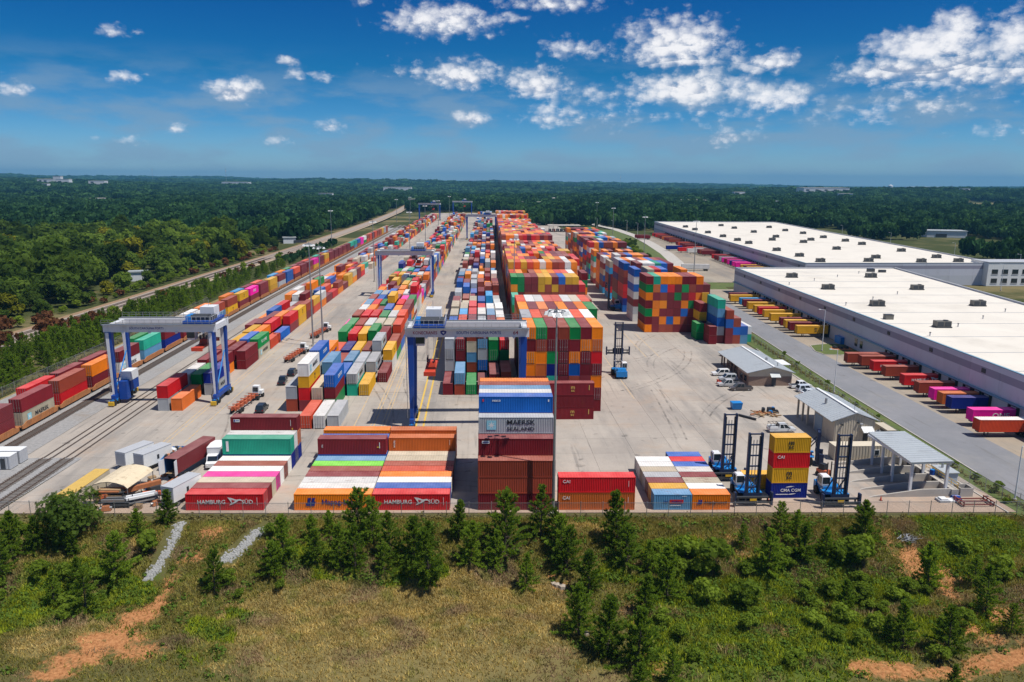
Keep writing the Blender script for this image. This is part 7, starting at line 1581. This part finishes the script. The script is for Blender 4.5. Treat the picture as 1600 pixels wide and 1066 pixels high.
def verge_weeds():
    P = []
    for (xa, ya), (xb, yb) in (((88.6,113.5),(86.6,140)), ((86.6,140),(89.8,215)), ((89.8,215),(92,262)), ((-114.5,118),(-114.5,330)), ((-76,115.4),(88,111.0))):
        L = math.hypot(xb-xa, yb-ya)
        for k in range(int(L*5)):
            t = rnd.random(); P.append((xa+(xb-xa)*t + rnd.gauss(0,.55), ya+(yb-ya)*t + rnd.gauss(0,.45)))
    C = []; N = []
    for x, y in P:
        n = 9; z = min(0, ground_z(x, y)); d = rand_dirs(rng, n); d[:, 2] = np.abs(d[:, 2]); h = rng.uniform(.3, .9); C += list(np.array((x, y, z)) + d*np.array((.32,.32,h))*rng.uniform(.4,1,(n,1))); N += list(unit(d+rng.normal(size=(n,3))*.7))
    C = np.array(C); u, v = quad_axes(rng, np.array(N), .22*rng.uniform(.5,1.4,len(C))); me = quads_mesh('weeds', C, u, v, leaf_mat('verge_weed_leaves', (.13,.13,.045), (.30,.24,.10), .3, .3, .4)); tag(link('weeds', me), kind='stuff')
verge_weeds()
def scatter(name, proto_mesh, pts):
    src = bpy.data.objects.new(name + '_tree', proto_mesh)
    me = bpy.data.meshes.new(name); n = len(pts); me.vertices.add(n); me.vertices.foreach_set('co', np.array([p[:3] for p in pts], np.float32).reshape(-1))
    a = me.attributes.new('scl', 'FLOAT_VECTOR', 'POINT'); a.data.foreach_set('vector', np.array([(p[3], p[3], p[4]) for p in pts], np.float32).reshape(-1))
    b = me.attributes.new('rot', 'FLOAT_VECTOR', 'POINT'); b.data.foreach_set('vector', np.array([(0, 0, p[5]) for p in pts], np.float32).reshape(-1))
    o = tag(link(name, me), kind='stuff'); g = bpy.data.node_groups.new('scatter_trees', 'GeometryNodeTree')
    g.interface.new_socket('Geometry', in_out='INPUT', socket_type='NodeSocketGeometry'); g.interface.new_socket('Geometry', in_out='OUTPUT', socket_type='NodeSocketGeometry')
    gi = g.nodes.new('NodeGroupInput'); go = g.nodes.new('NodeGroupOutput'); ip = g.nodes.new('GeometryNodeInstanceOnPoints'); ob_ = g.nodes.new('GeometryNodeObjectInfo'); ob_.inputs['Object'].default_value = src; ob_.inputs['As Instance'].default_value = True
    a1 = g.nodes.new('GeometryNodeInputNamedAttribute'); a1.data_type = 'FLOAT_VECTOR'; a1.inputs['Name'].default_value = 'scl'; a2_ = g.nodes.new('GeometryNodeInputNamedAttribute'); a2_.data_type = 'FLOAT_VECTOR'; a2_.inputs['Name'].default_value = 'rot'
    L = g.links.new; L(gi.outputs[0], ip.inputs['Points']); L(ob_.outputs['Geometry'], ip.inputs['Instance']); L(a1.outputs['Attribute'], ip.inputs['Scale']); L(a2_.outputs['Attribute'], ip.inputs['Rotation']); L(ip.outputs[0], go.inputs[0])
    md = o.modifiers.new('scatter', 'NODES'); md.node_group = g
def far_proto(seed):   # unit crown: radius 1, height 1
    r = np.random.default_rng(seed); C = []; N = []
    for k in range(9):
        a = r.random()*6.28; q = math.sqrt(r.random())*.62; c = np.array((math.cos(a)*q, math.sin(a)*q, .42+.30*r.random()*(1-.5*q))); n = 17; d = rand_dirs(r, n); d[:, 2] = np.abs(d[:, 2])*np.where(r.random(n) < .85, 1, -1)
        C += list(c + d*np.array((.42,.42,.26))*r.uniform(.8,1.05,(n,1))); N += list(unit(d + r.normal(size=(n,3))*.45))
    C = np.array(C); C[:, 2] = np.maximum(.05, C[:, 2]); u, v = quad_axes(r, np.array(N), .34*r.uniform(.7,1.3,len(C))); v = v*np.array((1,1,.6)); return quads_mesh('crown', C, u, v, LM['far'])
def fieldn(x, y): return math.sin(x*.0031+1.7)*math.sin(y*.0023+.6) + .6*math.sin(x*.0071-y*.0052+2.2) + .35*math.sin(x*.017+y*.013)
OPEN = [(-1450,2880,190,90),(-1119,3748,150,110),(1210,4100,190,70),(1120,2540,120,60),(205,1760,80,40),(-320,3200,110,60),(400,640,70,60),(385,800,60,50),(375,990,60,40),(450,1640,120,60),(602,1739,80,40),(-200,1336,60,50),(-180,1950,90,60),(867,1944,60,40),(-503,997,25,20),(723,1278,40,30)]
def clear(x, y):
    if any(abs(x-a) < 26 and -70 < y-b < 16 for a, b in ROOFS): return True
    if y < 1300 and main_x(y)-13 < x < 150 and y < 870: return True
    if 870 <= y < 1300 and main_x(min(y,2000))-13 < x < 62: return True
    if 62 <= x < 112 and 760 < y < 905: return True
    if y < 830 and 62 < x < 335 + max(0, (y-500))*.1: return True
    if 830 <= y < 1150 and 96 < x < 160 and abs(x-(149-(y-840)*.13)) < 12: return True
    if 330 < x < 440 and y < 900 and abs(x-(425-(y-640)*.12)) < 16: return True
    if any(abs(x-a) < c_ and abs(y-b) < d_ for a, b, c_, d_ in OPEN): return True
    if abs(x - main_x(min(y, 2100))) < 13 and y < 2100: return True
    if any(abs(x-a) < c_+5 and -6 < b-y < 34 for a, b, c_ in HOUSES): return True
    return False
def woods():
    r = random.Random(9); groups = [[], [], []]
    for (x, y, rr, hh) in pts_far: groups[r.randrange(3)].append((x, y, -1, rr*r.uniform(.8,1.2), hh*r.uniform(.8,1.15), r.random()*6.28))
    for x, y, hh in HEDGE_TAIL: groups[r.randrange(3)].append((x, y, -.3, 2.2*hh/6, hh, r.random()*6.28))
    def ring(y0, y1, sp, rad, hgt, k):
        y = y0
        while y < y1:
            xm = .74*y + 60; x = -xm
            while x < xm:
                px, py = x + r.uniform(-.45,.45)*sp, y + r.uniform(-.45,.45)*sp; x += sp
                if clear(px, py) or (py < 640 and px < main_x(py)): continue
                if fieldn(px, py) > 1.02: continue
                s = r.uniform(.75, 1.3); groups[r.randrange(3)].append((px, py, ground_z(px, py)-1, rad*s, hgt*s*r.uniform(.85,1.15), r.random()*6.28))
            y += sp
    ring(300, 900, 9.5, 6.4, 14, 0); ring(900, 1700, 11.5, 8, 15, 1); ring(1700, 3000, 17, 12, 17, 2); ring(3000, 5200, 30, 23, 21, 3); ring(5200, 9500, 62, 48, 30, 4)
    for k, g in enumerate(groups): scatter('woodland', far_proto(90+k), g)
    scatter('pine_hedge', HP[0][0], [(x, y, 0, q, q, r.random()*6.28) for x, y, q in PINE_MASS])
    return sum(len(g) for g in groups)
NW = woods(); print('far trees', NW)
# ------------------------------------------------------------------ distant buildings and masts
def far_building(x, y, w, d, h, label, roofm=None, rz=0.0, cat='building'):
    z = ground_z(x, y) + (16 if y > 2000 else 5 if y > 1200 else 0)
    t = thing('distant_building', label, cat, (x, y, z), rz); MB().box(-w/2, w/2, -d/2, d/2, -22, h).build('wall', M['girder'], t); MB().box(-w/2-.5, w/2+.5, -d/2-.5, d/2+.5, h+.002, h+.6).build('roof', roofm or MTPO, t)
    for k in range(max(1, int(w/30))): MB().box(-w/2+8+k*30, -w/2+18+k*30, -d/2-.3, -d/2-.01, .5, min(5, h*.6)).build('door', M['dark'], t)
FB = [(-1560,2940,40,22,9,'small white building at the left end of the far hillside works'),(-1480,2880,26,18,20,'tall narrow white block in the middle of the far hillside works'),(-1520,2915,58,30,9,'white industrial buildings on the far hillside, leftmost long roof'),(-1440,2840,44,24,11,'white industrial building on the far hillside with a taller block beside the long roof'),(-1375,2950,56,30,8,'low white industrial building at the right end of the far hillside works'),(-1119,3748,120,50,12,'small white works near the thin mast on the left horizon'),(1210,4100,260,60,12,'long white warehouse under the horizon above the far warehouse roof'),(1120,2540,150,60,10,'long white warehouse in the woods behind the far warehouse'),(205,1770,75,45,9,'white warehouse in the woods behind the wide container block'),(-320,3200,110,50,12,'white warehouse in the woods above the railway bridge'),(2720,4700,260,80,12,'pale warehouse line near the right horizon'),(450,1660,60,30,7,'small pale building by the clearing behind the far warehouse'),(867,1950,40,20,7,'lone pale house in the right-hand woods'),(40,1420,60,25,8,'pale shed behind the end of the container blocks'),(110,1490,70,25,8,'second pale shed behind the end of the container blocks')]
for q in FB: far_building(*q)
for k, (x, y, w) in enumerate(HOUSES): far_building(x, y, w*1.6, w, 4.5, 'small pale roofed house among the trees beyond the main line, %s from the camera' % orde(k+1), M['roofmetal'], .3, 'house')
for k, (x, y) in enumerate(ROOFS): far_building(x, y, RF.uniform(18, 42), RF.uniform(12, 20), RF.uniform(4, 8), 'small pale roof in the %s woods, %s from the camera' % ('left' if x < 0 else 'right', orde(k+1)), (M['roofmetal'], MTPO, M['beige'])[k % 3], RF.uniform(-.4, .4), 'house')
far_building(-503, 997, 26, 14, 6, 'grey and white roofed building deep in the left wood', M['roofmetal'], .2)
sc_ = thing('chassis_shed', 'low flat open shed with parked chassis beside the wide block far up the yard', 'shed', (80, 800, 0)); MB().box(-9, 24, -8, 8, 6.0, 6.6).build('roof', M['concrete'], sc_)
for k in range(8): MB().box(-8.5+k*4.4, -8.1+k*4.4, -7.5, -7.1, 0, 5.998).build('post', M['steel'], sc_); MB().box(-8+k*4.0, -5.8+k*4.0, -5, 5, .4, 2.6).build('stored_chassis', (M['dark'], M['chassis'], M['black'])[k % 3], sc_)
wt_ = thing('water_tower', 'white water tower on the right-hand horizon', 'water tower', (2917*.8, 5512*.8, ground_z(2334, 4410))); MB().tube((0,0,0), (0,0,36), 3, 10).build('column', M['white'], wt_); MB().tube((0,0,36), (0,0,48), 13, 16, 13).build('tank', M['white'], wt_); MB().tube((0,0,48), (0,0,52), 13, 16, 3).build('dome', M['white'], wt_)
for k, (x, y, h) in enumerate([(-1119,3600,95),(-2080,5200,110),(900,5000,100)]):
    t = thing('radio_mast', 'thin radio mast on the horizon, %s' % ('by the left white works','above the left hills','above the right woods')[k], 'mast', (x, y, ground_z(x, y))); MB().tube((0,0,0), (0,0,h), 1.0, 4, .5).build('lattice_pole', M['steel'], t); MB().box(-2,2,-.5,.5,h*.8,h*.85).build('antenna', M['white'], t)
br_ = thing('road_bridge', 'grey concrete road bridge crossing the railway in the distance', 'bridge', (-180, 1760, 0)); MB().box(-60, 60, -6, 6, 6, 7.6).build('deck', M['concrete'], br_)
for s in (-6, 6): MB().box(-60, 60, s-.3, s+.3, 7.602, 8.8).build('parapet', M['concrete'], br_)
for k in (-24, 0, 24): MB().box(k-1, k+1, -5, 5, -6, 5.998).build('pier', M['concrete'], br_)
# dead brush pile, boulders, small fence-line items
bp_ = thing('brush_pile', 'grey heap of dead branches on the slope near the wash canopy', 'brush pile', (64.5, 106.6, ground_z(64.5, 106.6)))
for k in range(46):
    a = rnd.random()*6.28; q = rnd.random()*1.5; L = rnd.uniform(.5,1.3); b2 = rnd.random()*6.28
    MB().tube((math.cos(a)*q, math.sin(a)*q*.7, rnd.uniform(.1,.7)), (math.cos(a)*q+math.cos(b2)*L, math.sin(a)*q*.7+math.sin(b2)*L, rnd.uniform(.3,1.2)), .05, 4, .02).build('branch', M['grey'], bp_)
for k, (x, y, s) in enumerate([(11.0,100.1,.55),(11.7,99.7,.7),(10.5,100.4,.45),(13.7,89.8,.6)]):
    q = [(math.cos(i*1.05)*s*rnd.uniform(.8,1.2), math.sin(i*1.05)*s*rnd.uniform(.7,1.1)) for i in range(6)]; z0 = ground_z(x, y)
    mb = MB(); mb.add([(a, b, -.2) for a, b in q] + [(a*.85, b*.85, s*.5) for a, b in q] + [(0, 0, s*.75)], [(i, (i+1)%6, 6+(i+1)%6, 6+i) for i in range(6)] + [(6+i, 6+(i+1)%6, 12) for i in range(6)]); o = mb.build('boulder', mat('pale_boulder%d' % k, (.36,.30,.24), .9, var=.3, scale=2), None, (x, y, z0)); tag(o, 'pale boulder on the bank, %s' % ('left of the pair below the light mast','right and larger of the pair below the light mast','smallest of those below the light mast','lone one further down among the pines')[k], 'boulder')
for k, (x, y) in enumerate([(47.6,118.6),(66.4,118.3),(25.9,124.0)]):
    t = thing('traffic_cone', 'orange traffic cone %s' % ('beside the bottom navy container','by the canopy ramp wall','behind the grey-blue 20-foot containers')[k], 'traffic cone', (x, y, 0)); MB().tube((0,0,.04), (0,0,.75), .17, 10, .04).build('cone_body', M['red'], t); MB().box(-.24,.24,-.24,.24,0,.038).build('foot', M['black'], t)
for k, (x, y) in enumerate([(62.0,193.6),(62.2,192.2)]):
    t = thing('orange_barrel', 'orange barrel by the parked silver car, %s' % ('nearer the gable','nearer the yard')[k], 'barrel', (x, y, 0)); MB().tube((0,0,.05), (0,0,1.1), .32, 12, .26).build('drum_body', M['red'], t); MB().tube((0,0,0), (0,0,.048), .38, 12).build('foot', M['black'], t)
# ------------------------------------------------------------------ haze
HAZE = 0.000075
def haze():
    hb_ = MB().box(-17500, 17000, -3600, 17000, -60, 175).build('haze', [], None); m = bpy.data.materials.new('air_haze'); m.use_nodes = True; nt = m.node_tree; nt.nodes.clear()
    out = nd(nt, 'ShaderNodeOutputMaterial'); pv = nd(nt, 'ShaderNodeVolumePrincipled'); pv.inputs['Color'].default_value = (.17,.52,.84,1); pv.inputs['Density'].default_value = HAZE; pv.inputs['Anisotropy'].default_value = .1
    lk(nt, pv.outputs[0], out.inputs['Volume']); hb_.data.materials.append(m); tag(hb_, kind='stuff')
if HAZE: haze()
